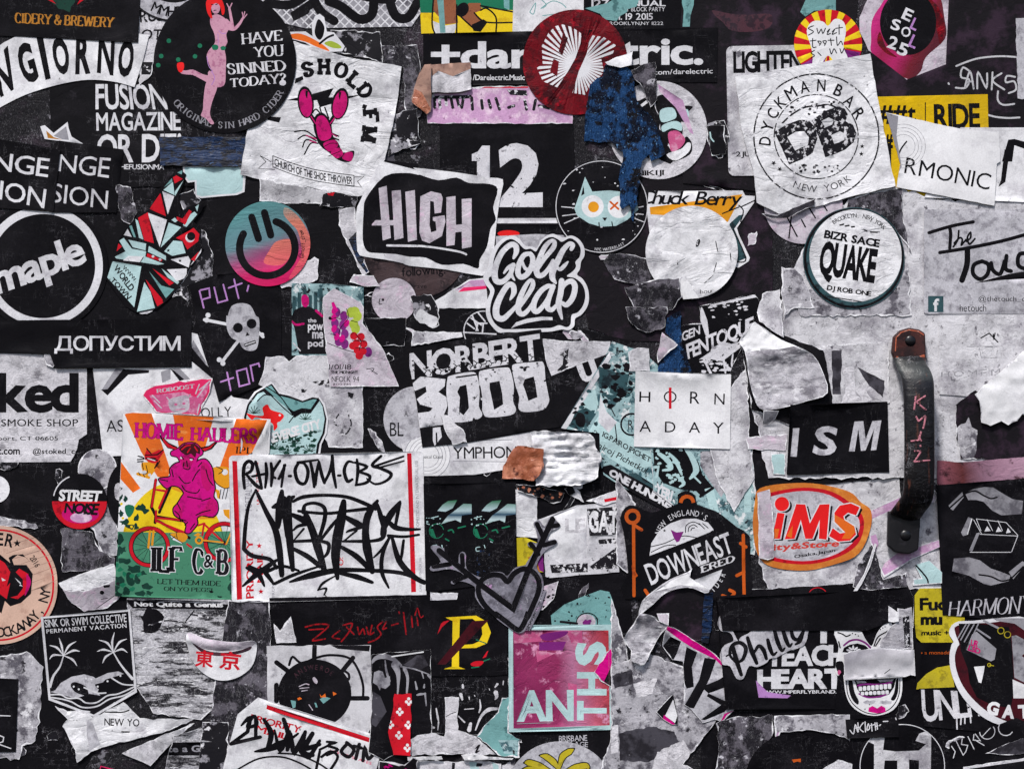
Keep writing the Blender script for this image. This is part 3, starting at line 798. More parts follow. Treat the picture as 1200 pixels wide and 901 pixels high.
S('round_sticker', 'glossy dark red disc with a white sunburst of rays', ell(674, 73.5, 61.5), 'red_dark') \
  .ink('white_outline', poly('c0', '850,140 900,155 952,190 955,230 920,330 880,400 820,490 740,455 708,380 740,360 735,260 770,190 810,150', False) + poly('c0', '1005,200 1080,212 1145,255 1130,300 1065,330 1080,400 1030,470 990,500 975,530 905,520 940,400 985,300', False), 'sunburst') \
  .ink('red_dark', sum([[[[(677 + 14 * math.cos(a), 77 + 14 * math.sin(a)), (677 + 70 * math.cos(a + .045), 77 + 70 * math.sin(a + .045)), (677 + 70 * math.cos(a - .035), 77 + 70 * math.sin(a - .035))]]] for a in [i * 2 * math.pi / 44 for i in range(44)]], [])
       + poly('c0', '850,195 880,215 850,310 828,290') + poly('c0', '800,330 830,345 820,430 780,400'), 'ray_gaps')
S('sticker', 'narrow grey LIGHTEN label with rounded corners behind the bar sticker', rrect(852, 54, 948, 206, 7, -1), 'grunge_light') \
  .ink('ink', tb('LIGHTEN', 859, 60, 940, 86, -1, bold=.05, track=.05) + tb('2JU', 862, 178, 880, 186, bold=.03), 'lettering')
S('round_sticker', 'sunburst disc with a white tooth and handwritten Sweet tooth', ell(970, 52, 40), 'red') \
  .ink('yellow', sum([[[[(970, 55), (970 + 42 * math.cos(a), 52 + 42 * math.sin(a)), (970 + 42 * math.cos(a + .2), 52 + 42 * math.sin(a + .2))]]] for a in [i * .42 for i in range(15)]], []), 'rays') \
  .ink('purple', poly('', '932,80 970,60 960,98 938,90') + poly('', '1008,62 985,58 1000,88'), 'rays') \
  .ink('white_clean', poly('', '945,37 952,26 964,26 970,31 978,23 988,26 991,38 988,55 993,68 994,80 980,82 976,72 970,66 964,74 960,90 950,88 952,70 950,56', True), 'tooth') \
  .ink('ink', ln('', '953,31 947,34 953,38 947,42;957,34 959,40 962,35 964,40 967,34;969,38 972,35 969,41 973,40;975,38 978,35 975,41 980,39;983,30 983,41;979,34 987,33;952,46 952,56 956,56;949,49 956,48;960,52 958,49 962,50 960,54;966,52 964,49 968,49 966,54;973,46 974,54;970,48 977,48;980,44 981,54 985,49 987,53;954,60 950,63 954,66 950,69;958,62 962,66;972,58 974,64 977,58 980,63;984,58 986,63 989,57', 1.2), 'handwriting')
S('sticker', 'lilac-white sheet with glossy red lips around a black disc, letters EL SOL 25', torn(k('e0', '270,100 340,-60 745,-60 778,40 780,318 745,370 530,450 345,330 270,180'), .8, 7, 12), 'lilac_pale', g=7) \
  .ink('lips', poly('e0', '335,230 340,120 385,40 470,-60 690,-60 745,120 745,220 640,320 610,400 540,442 440,380 340,300', True), 'lips').ink('red_dark', poly('e0', '600,-40 700,30 745,150 720,250 690,130 640,40', True) + poly('e0', '385,180 420,270 480,320 420,300 370,240', True), 'lip_shade') \
  .ink('lilac_print', poly('e0', '535,5 600,35 650,80 640,95 560,50', True), 'gloss') \
  .ink('ink', E(1064, 27, 33, 38), 'mouth') \
  .ink('white_print', rot(tb('S', 1044, 23, 1055, 36, bold=.04), 1049, 30, 15) + rot(tb('O', 1056, 32, 1067, 44, bold=.03), 1061, 38, 0) + rot(tb('2', 1041, 43, 1052, 58, bold=.04), 1046, 50, 20) + rot(tb('5', 1052, 51, 1064, 66, bold=.04), 1058, 59, 20) + rot(tb('E', 1058, 11, 1069, 25, bold=.04), 1064, 18, 25), 'lettering') \
  .ink('lilac_print', rot(tb('L', 1068, 22, 1076, 36, bold=.03), 1072, 29, 25) + rot(tb('L', 1066, 42, 1075, 57, bold=.03), 1071, 50, 25), 'lettering')
blk('sheet', 'large black sheet with silver marker tag SANKO at the right edge', [(1018, 60), (1062, 94), (1108, 76), (1112, -12), (1212, -12), (1212, 250), (1030, 240)], 'black_purple', 'sheet') \
  .ink('silver', ln('e0', '1150,320 1050,315 940,325 870,345 808,370;895,585 940,620 1010,648 1090,658 1160,655;765,465 768,470;885,400 845,378 835,430 880,445 860,490 805,490;855,490 885,400 905,495;865,460 900,455;925,495 930,405 975,490 980,410;1010,405 1005,500;1060,410 1010,450 1075,500;1135,430 1090,425 1085,460 1130,455 1140,500 1100,520;1040,510 1040,560 1070,585 1130,580', 10), 'marker_tag')
S('sticker', 'pale torn strip at the top right edge beside the black sheet', torn([(1190, 22), (1212, 20), (1212, 118), (1192, 116)], 1, 5, 4), 'grey_light')
S('sticker', 'yellow sticker with a dark divider and the word RIDE', [(1024, 114), (1157, 111), (1158, 156), (1140, 230), (1030, 230)], 'yellow_ride') \
  .ink('ink', tb('RIDE', 1094, 122, 1148, 152, -1.5, font='b', bold=.05) + line([(1084, 121), (1084, 152)], 1.2) + tb('##t', 1030, 124, 1073, 146, bold=.05) + tb('#', 1036, 158, 1046, 180, bold=.06) + rect(1036, 168, 1044, 200), 'lettering')
# blue tape and teal tag below it
S('die_cut_sticker', 'pale teal curl with white outline peeking out below the blue tape', k('b1', '-118,75 200,65 228,130 222,215 180,232 100,238 -20,250 -50,240 -52,160 -90,165 -115,130'), 'white_outline') \
  .ink('teal_pale', poly('b1', '-108,80 190,75 215,130 210,208 170,224 95,228 -15,240 -42,232 -42,150 -85,155 -106,125'), 'face')
S('painters_tape', 'strip of wrinkled blue painters tape under the pin-up disc', torn(k('a0', '888,765 1120,765 1366,762 1370,925 1180,930 895,922'), 1.0, 5, 14), 'blue_tape', 'tape', crumple=1.2, cpx=10, g=4)
# lobster sheet
ls = S('sticker', 'crinkled white sheet with a magenta lobster and arched letters SHOLD.FM', torn(k('b0', '330,220 505,235 780,320 1095,375 1060,640 1000,905', ) + k('b1', '975,160 945,215 895,240 840,240 700,215 540,180 400,165 200,120') + k('b0', '245,700 300,480'), .5, 7, 15), 'white_crumpled', crumple=.8, cpx=24, g=6)
ls.ink('ink', sum([rot(tb(c, x - w / 2, y - 9.5, x + w / 2, y + 9.5, font='s', wt=.3, thin=.24, serif=.07), x, y, a) for c, x, y, w, a in (
    ('S', 361, 82, 15, -14), ('H', 380, 79, 16, 0), ('O', 400, 83, 17, 18), ('L', 415, 94, 15, 40), ('D', 428, 107, 17, 52), ('F', 435, 136, 17, 85), ('M', 433, 158, 20, 97))], []) + rot(rect(425, 123, 430, 128), 427, 125, 20)
    + poly('b0', '505,440 545,425 550,445 500,470') + poly('b0', '350,650 425,655 415,685 350,670'), 'lettering') \
  .ink('ink', poly('b0', '455,560 560,535 600,525 718,492 690,545 760,540 870,530 760,565 640,600 625,560 540,565'), 'lightning_bolt') \
  .ink('ink', E(*k('b0', '562,572')[0], 9.5, 19, -6) + E(*k('b0', '752,580')[0], 10, 19, 12) + ln('b0', '595,640 640,700;720,650 690,700;500,735 560,730 620,770;520,775 560,755 620,785;545,820 565,780 620,795;555,860 590,800 630,800;600,630 620,610 655,650;655,650 640,600;690,660 668,600;700,740 745,760;705,765 745,780', 8)
       + ln('b0', '590,645 625,700;720,650 690,700', 24) + E(*k('b0', '655,720')[0], 10, 19, -14) + poly('b0', '610,660 655,630 700,680 715,760 745,800 770,850 830,840 820,890 790,905 740,890 690,850 650,820 620,770', True), 'lobster_outline') \
  .ink('magenta', E(*k('b0', '562,576')[0], 7.6, 16.5, -6) + E(*k('b0', '752,584')[0], 8, 16.5, 12) + poly('b0', '620,670 655,645 690,685 705,760 665,785 632,765', True) + poly('b0', '660,800 725,780 740,815 690,845', True) + poly('b0', '700,850 748,822 770,860 735,882', True)
       + poly('b0', '785,850 822,850 818,895 790,895 765,880', True) + ln('b0', '592,650 618,690;722,660 698,690;565,755 620,775;585,785 620,795;705,745 735,762', 6), 'lobster') \
  .ink('ink', poly('b0', '562,505 575,508 570,555 560,530') + poly('b0', '748,515 760,515 752,560 745,540') + ln('b0', '660,820 700,800 735,800;690,870 760,840', 4), 'claw_gap')
def bw(u, v):
    x = 320 + 95 * u
    return (x, 184 + 13 * u + 9 * math.sin(u * 3.1) * .6 * (1 - 2 * u * .2) + u * 10 + v)
rb = [bw(i / 12, 0) for i in range(13)]
rb2 = [bw(i / 12, 11) for i in range(13)]
ls.ink('ink', line([bw(i / 12, -1) for i in range(13)], .9) + line([bw(i / 12, 12) for i in range(13)], .9) + line([bw(0, -1), bw(0, 12)], .9) + line([bw(1, -1), bw(1, 12)], .9) + line([(318, 190), (305, 183), (312, 190), (303, 198), (322, 199)], .8) + line([(416, 208), (427, 207), (419, 213), (424, 220), (405, 217)], .8)
       + [[[bw(p[0], p[1]) for p in l] for l in g] for g in warp(raw('CHURCH OF THE SHOE THROWER', bold=.03, space=.25), [(.02, 1), (.98, 1), (.98, 10), (.02, 10)])], 'ribbon_lettering')
# pin-up disc
S('round_sticker', 'large black disc with a pin-up woman and the words HAVE YOU SINNED TODAY', ell(264, 73, 83.5), 'black_plain') \
  .ink('white_print', tq('HAVE', 'b0', '200,188 432,170 437,230 205,252', font='s', wt=.19, thin=.06, serif=.05) + tq('YOU', 'b0', '270,265 440,250 443,315 275,325', font='s', wt=.19, thin=.06, serif=.05) + tq('SINNED', 'b0', '120,355 450,338 458,398 128,418', font='s', wt=.19, thin=.06, serif=.05)
       + tq('TODAY?', 'b0', '138,440 452,408 458,478 140,500', font='s', wt=.19, thin=.06, serif=.05), 'lettering') \
  .ink('grey_print', ta('ORIGINAL SIN HARD CIDER', 264, 73, 74, 221, 330, 7.5, True, font='s', wt=.17, thin=.07), 'rim_lettering') \
  .ink('skin', [[sm([(x / 3, y / 3) for x, y in ((742, 62), (765, 52), (795, 70), (806, 100), (796, 122), (800, 150), (790, 172), (795, 205), (794, 250), (792, 292), (780, 306), (758, 306), (715, 284), (680, 266), (658, 264), (638, 260), (634, 249), (655, 250), (680, 247), (712, 262), (742, 268), (746, 255), (736, 228), (727, 200), (735, 178), (756, 152), (753, 118), (740, 88))], True, 3)]]
       + [[sm([(x / 3, y / 3) for x, y in ((736, 250), (768, 275), (764, 310), (748, 355), (739, 392), (742, 415), (753, 434), (742, 438), (724, 418), (707, 408), (714, 388), (717, 345), (722, 305), (730, 280))], True, 3)]]
       + line([(x / 3, y / 3) for x, y in ((795, 75), (812, 92), (818, 98), (812, 60), (806, 28))], [5, 4.4, 3.8, 3.2, 2.4], smooth=True) + line([(x / 3, y / 3) for x, y in ((798, 98), (822, 104), (842, 86), (856, 62))], [4.4, 4, 3.2, 2.2], smooth=True)
       + line([(268, 9), (266, 5)], 1.2) + line([(270, 9), (272, 4.5)], 1.2) + line([(285, 21), (284, 15)], 1.1) + line([(285.5, 21), (287, 14.5)], 1.1) + line([(286, 22), (289.5, 17.5)], 1.1) + E(253, 10, 5.2, 7), 'figure') \
  .ink('lilac_print', line([(x / 3, y / 3) for x, y in ((744, 252), (755, 275), (745, 300))], 1.0, smooth=True) + line([(x / 3, y / 3) for x, y in ((770, 110), (782, 120), (795, 118))], .9, smooth=True) + line([(x / 3, y / 3) for x, y in ((728, 200), (734, 232), (748, 252))], .8, smooth=True) + line([(x / 3, y / 3) for x, y in ((766, 120), (768, 150), (764, 165))], .7, smooth=True), 'shading_lines') \
  .ink('red_bright', [[sm([(x / 3, y / 3) for x, y in ((726, 8), (745, -8), (775, -4), (788, 20), (790, 45), (782, 55), (776, 30), (765, 14), (748, 20), (742, 42), (748, 66), (738, 62), (728, 40))], True, 3)]] + [[sm([(x / 3, y / 3) for x, y in ((625, 224), (645, 222), (648, 240), (640, 256), (630, 254), (624, 240))], True, 3)]], 'hair_and_apple') \
  .ink('ink', ln('b0', '38,28 48,30;62,30 72,26;52,62 64,60', 5), 'face_features') \
  .ink('green', poly('b0', '40,262 55,250 75,258 72,278 48,280', True) + poly('b0', '88,265 105,258 118,268 108,282 92,280', True) + sum([E(*k('a0', q)[0], 2.7) for q in ('940,230', '1112,257', '898,315', '1085,316', '882,366', '992,334')], []), 'leaves')

# ================================================================ second row, left
blk('sheet', 'black backing sheet around the mosaic bird and the power-button disc', torn([(110, 195), (245, 200), (430, 230), (436, 340), (340, 345), (230, 380), (110, 378)], .6, 9, 4), 'black', z=-1)
S('torn_paper', 'grey scuffed patch beside the bird sticker and the teal curl', torn(k('a1', '650,180 730,190 765,330 740,400 690,380 660,300'), 2, 4, 17), 'grunge_dark', 'paper')
S('torn_paper', 'lilac-grey torn patch to the right of the mosaic bird', torn(k('a1', '985,230 1080,200 1120,260 1060,400 1140,430 1186,560 1186,690 1040,740 1060,850 1010,790 960,800 1060,640 1100,540 1040,330'), 1.6, 4, 18), 'black_scrap', 'paper')
# maple disc with its ring
S('round_sticker', 'big black disc with a white ring and slanted white lettering maple', ell(51, 312, 76), 'black_plain') \
  .ink('white_print', ring(51, 312, 70, 9) + tq('maple', '', '-12,311 92,273 107,318 -1,357', bold=.045, track=.03), 'ring_and_lettering')
blk('sheet', 'black sheet with thin white letters SION, the right one of the pair', k('a1', '330,-70 690,-20 650,330 290,330'), 'black_plain', 'sticker') \
  .ink('white_print', tq('NGE', 'a1', '335,5 622,28 608,140 325,100', track=.09) + tq('SION', 'a1', '295,165 608,210 598,312 285,270', track=.09), 'lettering')
blk('sheet', 'black sheet with thin white letters ION at the left edge', k('a1', '-70,-90 340,-20 300,330 270,322 -70,300'), 'black_plain', 'sticker') \
  .ink('white_print', tq('NGE', 'a1', '-35,-10 282,30 268,135 -45,90', track=.09, bold=.01) + tq('ION', 'a1', '5,150 262,200 248,308 -5,255', track=.09, bold=.01), 'lettering')
b_ = S('die_cut_sticker', 'mosaic bird in red, pale blue and teal with lettering www.world.town', k('a1', '1000,85 1040,120 1000,240 1010,320 1080,290 1145,265 1125,320 1080,380 1120,420 1120,500 1135,530 1060,640 1000,740 935,815 880,860 870,865 765,885 700,850 595,700 625,610 640,585 630,540 700,420 760,360 830,320 900,190 960,120'), 'ink')
b_.ink('teal_pale', poly('a1', '912,205 965,160 975,235') + poly('a1', '1025,152 975,215 978,238') + poly('a1', '940,385 1010,412 965,455 895,525') + poly('a1', '965,485 1015,490 1035,555 960,570 915,545') + poly('a1', '640,575 700,545 665,485 690,470 735,530 815,545 810,575 690,590 650,585')
       + poly('a1', '715,480 815,502 812,540 740,522') + poly('a1', '830,515 925,570 925,595 825,548') + poly('a1', '785,605 805,572 915,615 880,620') + poly('a1', '900,640 1000,715 990,728 935,690') + poly('a1', '805,715 840,770 865,860 765,880') + poly('a1', '628,600 788,628 750,855 600,690')
       + poly('a1', '755,365 770,375 800,480 775,470') + poly('a1', '1055,345 1085,325 1100,340 1040,410 1020,400') + poly('a1', '1090,300 1110,285 1100,325') + poly('a1', '955,370 975,358 990,375 975,385'), 'pale_blue_tiles') \
  .ink('white_print', poly('a1', '905,212 972,240 935,340') + poly('a1', '822,330 930,370 890,520') + poly('a1', '690,455 712,420 735,465') + poly('a1', '950,590 1050,572 1062,595 1052,635') + poly('a1', '930,645 1042,640 1040,690 985,712') + poly('a1', '685,595 715,570 800,572 780,605') + poly('a1', '1060,625 1125,530 1118,560 1075,610'), 'white_tiles') \
  .ink('red', poly('a1', '965,135 985,125 1022,145 975,170') + poly('a1', '832,310 895,222 925,350') + poly('a1', '770,360 825,328 858,500 805,485') + poly('a1', '650,545 660,500 680,518') + poly('a1', '980,470 1080,415 1112,450 1105,490 1045,535 1020,490') + poly('a1', '850,640 970,720 945,735') + poly('a1', '812,700 905,810 910,830 878,850')
       + poly('a1', '1010,375 1055,315 1070,325 1030,400') + poly('a1', '985,352 1045,375 1035,395 985,372') + poly('a1', '820,555 905,590 900,602 818,575') + poly('a1', '1065,590 1110,545 1085,600'), 'red_tiles') \
  .ink('teal', poly('a1', '915,190 960,140 962,160') + poly('a1', '990,110 1020,95 1015,120') + poly('a1', '722,405 735,400 758,468 745,465') + poly('a1', '830,655 900,735 972,755 925,805'), 'teal_tiles') \
  .ink('white_print', E(*k('a1', '1060,470')[0], 5.5) + sum([E(*k('a1', q)[0], 1.6) for q in ('853,573', '892,590')], []), 'eye').ink('ink', E(*k('a1', '1066,462')[0], 5) + star(*k('a1', '938,540')[0], 2.4) + star(*k('a1', '1003,597')[0], 2.4), 'eye') \
  .ink('ink', tq('WWW.', 'a1', '695,620 765,700 755,720 680,640', bold=.04) + tq('WORLD', 'a1', '655,615 755,745 725,770 632,642', bold=.05) + tq('.TOWN', 'a1', '628,680 738,795 710,815 610,700', bold=.05), 'lettering')
# power-button disc
M('sunset', (0, 0, 0), grad=((300, 236, 338, 338), [(.0, (84, 140, 142)), (.42, (96, 128, 138)), (.56, (140, 70, 110)), (.74, (196, 30, 96)), (1, (196, 14, 84))]), dirt=.1, wr=.6, wpx=24, wst=(.5, 2.2))
M('sunset_warm', (0, 0, 0), grad=((325, 240, 345, 335), [(.0, (140, 150, 142)), (.25, (196, 118, 100)), (.7, (206, 92, 96)), (1, (206, 30, 96))]), dirt=.1, wr=.6, wpx=24, wst=(.5, 2.2))
S('torn_paper', 'white torn scrap peeking out below the sunset disc', torn(k('b1', '420,735 560,600 610,575 635,590 628,700 590,720 430,750'), 1.2, 4, 21), 'white_old', 'paper', crumple=.6)
S('torn_paper', 'grey fibrous strip under the bottom of the lobster sheet', torn(k('b1', '305,140 700,215 690,280 400,275 305,265'), .8, 5, 22), 'grunge_light', 'paper')
S('torn_paper', 'striped black-white scrap under the right corner of the lobster sheet', torn(k('b1', '660,230 720,215 850,240 835,300 640,295'), 1.2, 4, 23), 'black_scrap', 'paper').ink('red', poly('b1', '680,220 725,218 715,238 690,235'), 'red_fleck')
S('round_sticker', 'teal to pink sunset disc with a black smiling power-button face', ell(314, 286, 49.8), 'sunset') \
  .ink('sunset_warm', poly('b1', '450,300 520,350 580,450 590,540 540,660 470,700 500,640 540,560 520,440 480,390 440,340', True) + poly('b1', '400,490 480,480 480,560 430,620 330,610 360,540', True), 'warm_patch') \
  .ink('ink', arc(313.5, 291, 32.5, 72, -211, 8.6) + E(313.5 + 32.5 * math.cos(math.radians(72)), 291 - 32.5 * math.sin(math.radians(72)), 4.2) + E(313.5 + 32.5 * math.cos(math.radians(149)), 291 - 32.5 * math.sin(math.radians(149)), 4.2) + ln('b1', '262,355 300,475;333,330 368,455', 40), 'smiling_face') \
  .ink('ink', ta('@enoff_crew', 314, 286, 41, -20, 20, 5.4, True, wf=.75, bold=.02), 'handle_lettering').z = .5
# HIGH sheet
S('torn_sticker', 'curled white and blue scrap left of the HIGH sticker', torn(k('b1', '745,310 835,300 840,340 880,545 915,660 880,680 800,520 745,400'), 1, 4, 25), 'white_old', crumple=.8).ink('blue_tape', poly('b1', '800,480 850,430 890,560 915,650 900,665 850,600'), 'blue_patch')
blk('sheet', 'black sheet under the HIGH sticker and the lobster sheet corner', torn(k('b1', '1000,40 1186,60 1186,200 880,260 870,340 840,330 860,240 940,220'), .8, 6, 26), 'black')
S('round_sticker', 'dull brown half-hidden disc with the word following below the HIGH sticker', ell(487, 288, 62), 'brown_black').ink('ink', tb('following!', 471, 312, 522, 326, -4, bold=.02) + tb('Be brave', 471, 333, 500, 338), 'lettering')
S('sticker', 'white and lilac strips with magenta print between the brown disc and Golf Clap', torn(k('c1', '140,820 330,700 420,690 440,860 160,860'), .6, 6, 27), 'white').ink('lilac', poly('c1', '250,760 340,705 430,700 440,735 330,755'), 'lilac_band').ink('pink_hot', poly('c1', '300,745 435,735 435,752 270,770'), 'magenta_line')
S('round_sticker', 'small pale disc with a tiny winking face under the brown disc', ell(462, 352, 26), 'lilac_pale', curl=[(462, 335, 0, -1, .01, 1.5)]).ink('ink', E(449, 351.5, 1.6) + ln('b1', '975,808 970,835 985,838', 5), 'tiny_face')
S('torn_sticker', 'small white-cornered curl left of the brown disc', torn(k('b1', '805,715 830,672 940,680 975,740 890,740'), .6, 5, 28), 'lilac_pale', crumple=.6)
hi = S('sticker', 'black sticker with ragged white border and brush lettering HIGH', sm(k('b1', '850,245 895,245 970,60 1000,50 1186,95') [2:] + k('c1', '20,80 250,105 440,135 518,145 512,210 495,300 480,420 470,520 440,650 400,680 200,645 0,625') + k('b1', '1100,610 1000,590 890,575 850,545 845,400 850,300'), True, 2), 'white', g=7)
hi.ink('ink', poly('', sm(k('b1', '900,250 1000,130 1120,110 1186,120') + k('c1', '60,120 160,150 260,135 330,165 440,170 490,200 465,300 480,370 450,420 430,520 390,590 380,640 300,615 180,620 90,580 0,575') + k('b1', '1060,560 960,555 905,545 880,480 885,330'), True, 3)), 'black_field')
hi.ink('lilac_pale', poly('b1', '968,195 1012,182 1035,470 990,485') + poly('b1', '1040,210 1090,205 1105,470 1055,482') + poly('b1', '930,395 950,372 1040,372 1055,370 1055,400 930,402') + poly('b1', '1115,215 1168,205 1180,480 1130,492')
       + poly('c1', '60,240 120,212 175,225 185,250 175,330 140,335 135,270 115,265 112,400 120,440 150,430 145,380 130,375 130,355 195,345 200,380 180,460 110,500 70,485 55,440') + poly('c1', '205,245 255,238 258,398 292,395 290,255 345,250 345,520 292,530 290,435 255,440 250,510 205,515'), 'lettering') \
  .ink('white_print', ln('c1', '-70,512 60,515 180,530 280,548 315,562', 11) + ln('b1', '1015,512 1186,515', 12), 'underline')
S('round_sticker', 'black speckled disc with a pale blue cat face, egg eye and crossed eye', ell(705, 242.5, 55), 'black_plain') \
  .ink('white_print', ring(705, 242.5, 54, .9) + speckle(655, 192, 758, 296, 46, .4, 1.3, 4) + ta('NYC WATERBLAST', 705, 242.5, 50, 262, 300, 3.5, True), 'rim_and_specks').ink('ink', E(705, 240, 30, 26), 'field') \
  .ink('white_print', ln('c1', '845,298 930,305;850,348 930,338;860,390 940,355', 5) + ln('d1', '112,305 160,295;115,335 160,340;112,362 165,382', 5), 'whiskers') \
  .ink('teal_pale', poly('', [(685.5, 207.5), (694, 225), (714, 223.5), (727, 225), (738, 208), (745, 232), (748, 246), (735, 258), (722, 265), (704, 266), (690, 262), (676, 253), (673, 245), (679, 228)]), 'cat_head') \
  .ink('white_clean', E(*k('c1', '1017,295')[0], 13) + E(725, 243, 13), 'eyes').ink('amber', E(*k('c1', '1022,298')[0], 6.4), 'egg_yolk').ink('orange_deep', ln('c1', '1115,270 1160,310;1155,275 1118,310', 11), 'crossed_eye') \
  .ink('ink', poly('c1', '1070,358 1098,358 1085,378') + ln('c1', '1052,385 1054,408;1124,382 1128,405', 6) + poly('c1', '953,238 966,180 972,225'), 'nose')
# ================================================================ second row, middle and right
blk('sheet', 'dark sheet with purple scuffs below the cat disc', torn([(672, 215), (800, 205), (905, 220), (905, 400), (735, 400), (690, 385), (672, 300)], .8, 8, 6), 'black_purple', z=-1)
S('torn_paper', 'purplish torn patch under the cat disc edge', torn(k('d1', '-60,600 -30,560 60,560 200,590 300,640 270,710 110,725 0,700'), 1.4, 6, 8), 'grunge_dark', 'paper')
S('round_sticker', 'white disc with a teal, pink and black cartoon creature and letters KIJI', ell(771, 153, 57.5), 'white_old') \
  .ink('ink', poly('d0', '100,600 140,560 200,545 235,625 260,660 250,720 300,760 280,850 220,830 200,860 100,840', True) + poly('d0', '235,540 300,530 340,590 410,590 435,600 400,640 420,690 370,680 380,720 375,790 400,760 430,800 420,860 330,900 290,860 330,840 300,800 260,740 250,650 230,600', True) + poly('d1', '110,0 190,30 215,0 260,40 310,60 400,-20 330,10 300,-40 200,-50 120,-50', False), 'creature') \
  .ink('teal_pale', poly('d0', '255,615 320,600 345,640 330,665 262,680', True) + poly('d0', '265,700 330,675 370,690 372,730 320,715 270,735', True) + poly('d0', '365,625 405,610 412,650 380,660', True), 'teal_parts') \
  .ink('pink', poly('d0', '300,740 350,730 392,775 370,820 320,845 305,800', True), 'mouth').ink('white', poly('d0', '290,860 370,830 405,795 425,805 410,850 340,895', True) + ln('d0', '110,620 150,590 190,560', 16) + poly('d0', '110,860 170,850 190,901 120,901') + poly('d0', '190,870 230,840 250,901 200,901'), 'teeth') \
  .ink('ink', tb('NIKIJI', 744, 200, 778, 208, -2, bold=.03), 'lettering').ink('lilac', poly('d0', '240,470 380,560 440,750 420,740 340,600 250,510') , 'fold_shade')
S('torn_tape', 'ragged blue cloth tape hanging over the red disc and cat disc', torn(k('c0', '1085,365 1186,375 1230,400 1250,470 1260,560 1370,690 1420,860 1340,900 1330,860 1290,901 1270,1080 1240,1240 1220,1140 1180,1170 1160,1000 1186,850 1130,800 970,790 975,640 1000,480 1070,430'), 1.8, 5, 9), 'blue_cloth', 'tape', crumple=2.0, cpx=16, g=5, thick=1.2)
S('torn_paper', 'small white curl between the red disc and the blue tape', torn(k('c0', '1085,355 1240,290 1230,370 1170,385 1100,370'), .8, 5, 11), 'white', 'paper', crumple=.8)
S('torn_paper', 'dark torn strip below the web address, between blue tape and white disc', torn(k('d0', '90,400 160,360 225,350 235,560 200,600 160,500 110,450'), 1.5, 5, 12), 'grunge_dark', 'paper', crumple=.6)
S('torn_paper', 'grey-white shred with teal fleck in the dark gap right of the white disc', torn(k('d0', '520,690 610,670 640,760 600,880 540,860 510,770'), 1.6, 4, 13), 'black_scrap', 'paper')
S('torn_paper', 'black mass with a pale reflection under the shred right of the creature disc', torn(k('d0', '515,705 610,700 615,860 540,870'), 1.6, 5, 33), 'black', 'paper').ink('teal_pale', ln('d0', '530,740 535,770 550,790', 8) + ln('d0', '500,840 560,880 620,960', 6), 'reflection')
S('die_cut_sticker', 'white-edged orange and teal arrow-shaped sticker with black script Chuck Berry', k('d1', '190,210 710,208 725,235 780,238 775,275 680,415 690,450 752,580 745,600 690,635 500,600 300,560 200,480 180,330'), 'white') \
  .ink('amber', poly('d1', '480,262 710,228 630,382 560,360 200,340 195,300'), 'orange_panel').ink('teal_dark', poly('d1', '640,390 690,345 720,340 665,420 735,580 680,605 600,560'), 'teal_panel') \
  .ink('ink', tq('Chuck Berry', 'd1', '150,205 720,215 690,318 120,305', bold=.02, track=.0) + ln('d1', '690,290 715,320 700,380;700,300 780,262;600,335 690,300;205,450 250,500 300,560;680,605 730,585 660,425', 7), 'script_lettering')
S('round_sticker', 'crumpled white disc with a faint worn smile left of the Quake disc', torn([(p[0], p[1]) for p in ell(810, 296, 54)][:], .3, 9, 2), 'white_crumpled', crumple=1.8, cpx=20, g=5) \
  .ink('ink_dist', E(*k('d1', '462,500')[0], 2.2, 5, 20) + ln('d1', '560,490 572,550;565,610 550,660;545,680 500,720;640,550 645,600;345,590 350,620', 5) + tb('hour', 820, 339, 836, 344, -6), 'worn_smile')
S('torn_paper', 'bright white folded corner at the lower left of the crumpled disc', k('d1', '358,690 395,685 465,805 380,812 360,760'), 'white_clean', 'paper', crumple=.6)
S('torn_paper', 'crumpled purple-grey strip left of the bright folded corner', torn(k('d1', '55,745 240,700 355,695 370,800 320,870 240,901 130,901 90,820'), 1.6, 5, 13), 'grunge_dark', 'paper', crumple=1.6)
S('torn_paper', 'dark torn paper with a curled tip above the HORN ADAY card', torn(k('d2', '60,0 290,0 280,110 200,140 150,130 90,90'), 1.6, 5, 14), 'grunge_dark', 'paper', crumple=1.4)
# grunge field on the right
S('torn_poster', 'large worn whitish poster remains behind the handle and the touch sticker', torn([(905, 372), (960, 250), (1040, 215), (1100, 235), (1212, 232), (1212, 560), (1040, 560), (900, 560), (880, 470)], 2.4, 6, 15), 'grunge_light', 'poster', crumple=.5, cpx=30)
S('torn_poster', 'long mottled grey poster scrap below the Quake disc', torn(k('e1', '0,750 200,720 540,640 560,901 0,901 -60,900 -100,780'), 2, 5, 16), 'grunge', 'poster').ink('ink', ln('e1', '500,200 520,400 560,620 565,901', 9), 'seam')
S('torn_paper', 'dark triangular gap piece between the bar sticker and the Quake disc', torn(k('e1', '210,255 500,190 510,360 560,560 470,420 330,320 200,300'), 1.4, 5, 17), 'grunge_dark', 'paper')
S('round_sticker', 'pale disc with thin crossed black strokes behind the bar sticker corner', ell(941, 240, 46), 'lilac_pale').ink('ink', ln('d1', '960,355 1015,462;985,330 970,470', 8, False) + ln('d1', '1080,300 1115,360;1150,270 1180,320;1040,370 1060,410', 8), 'crossed_strokes').ink('ink', poly('d1', '1095,275 1145,270 1145,295 1100,298'), 'dark_tab')
db = S('sticker', 'crinkled white square with a round stamp DYCKMAN BAR NEW YORK and initials DB', torn([(861, 91), (1019, 64), (1026, 105), (1048, 219), (1000, 230), (955, 243), (912, 251), (886, 238), (882, 200), (868, 150)], .6, 8, 18), 'white_crumpled', crumple=1.0, cpx=24, g=6)
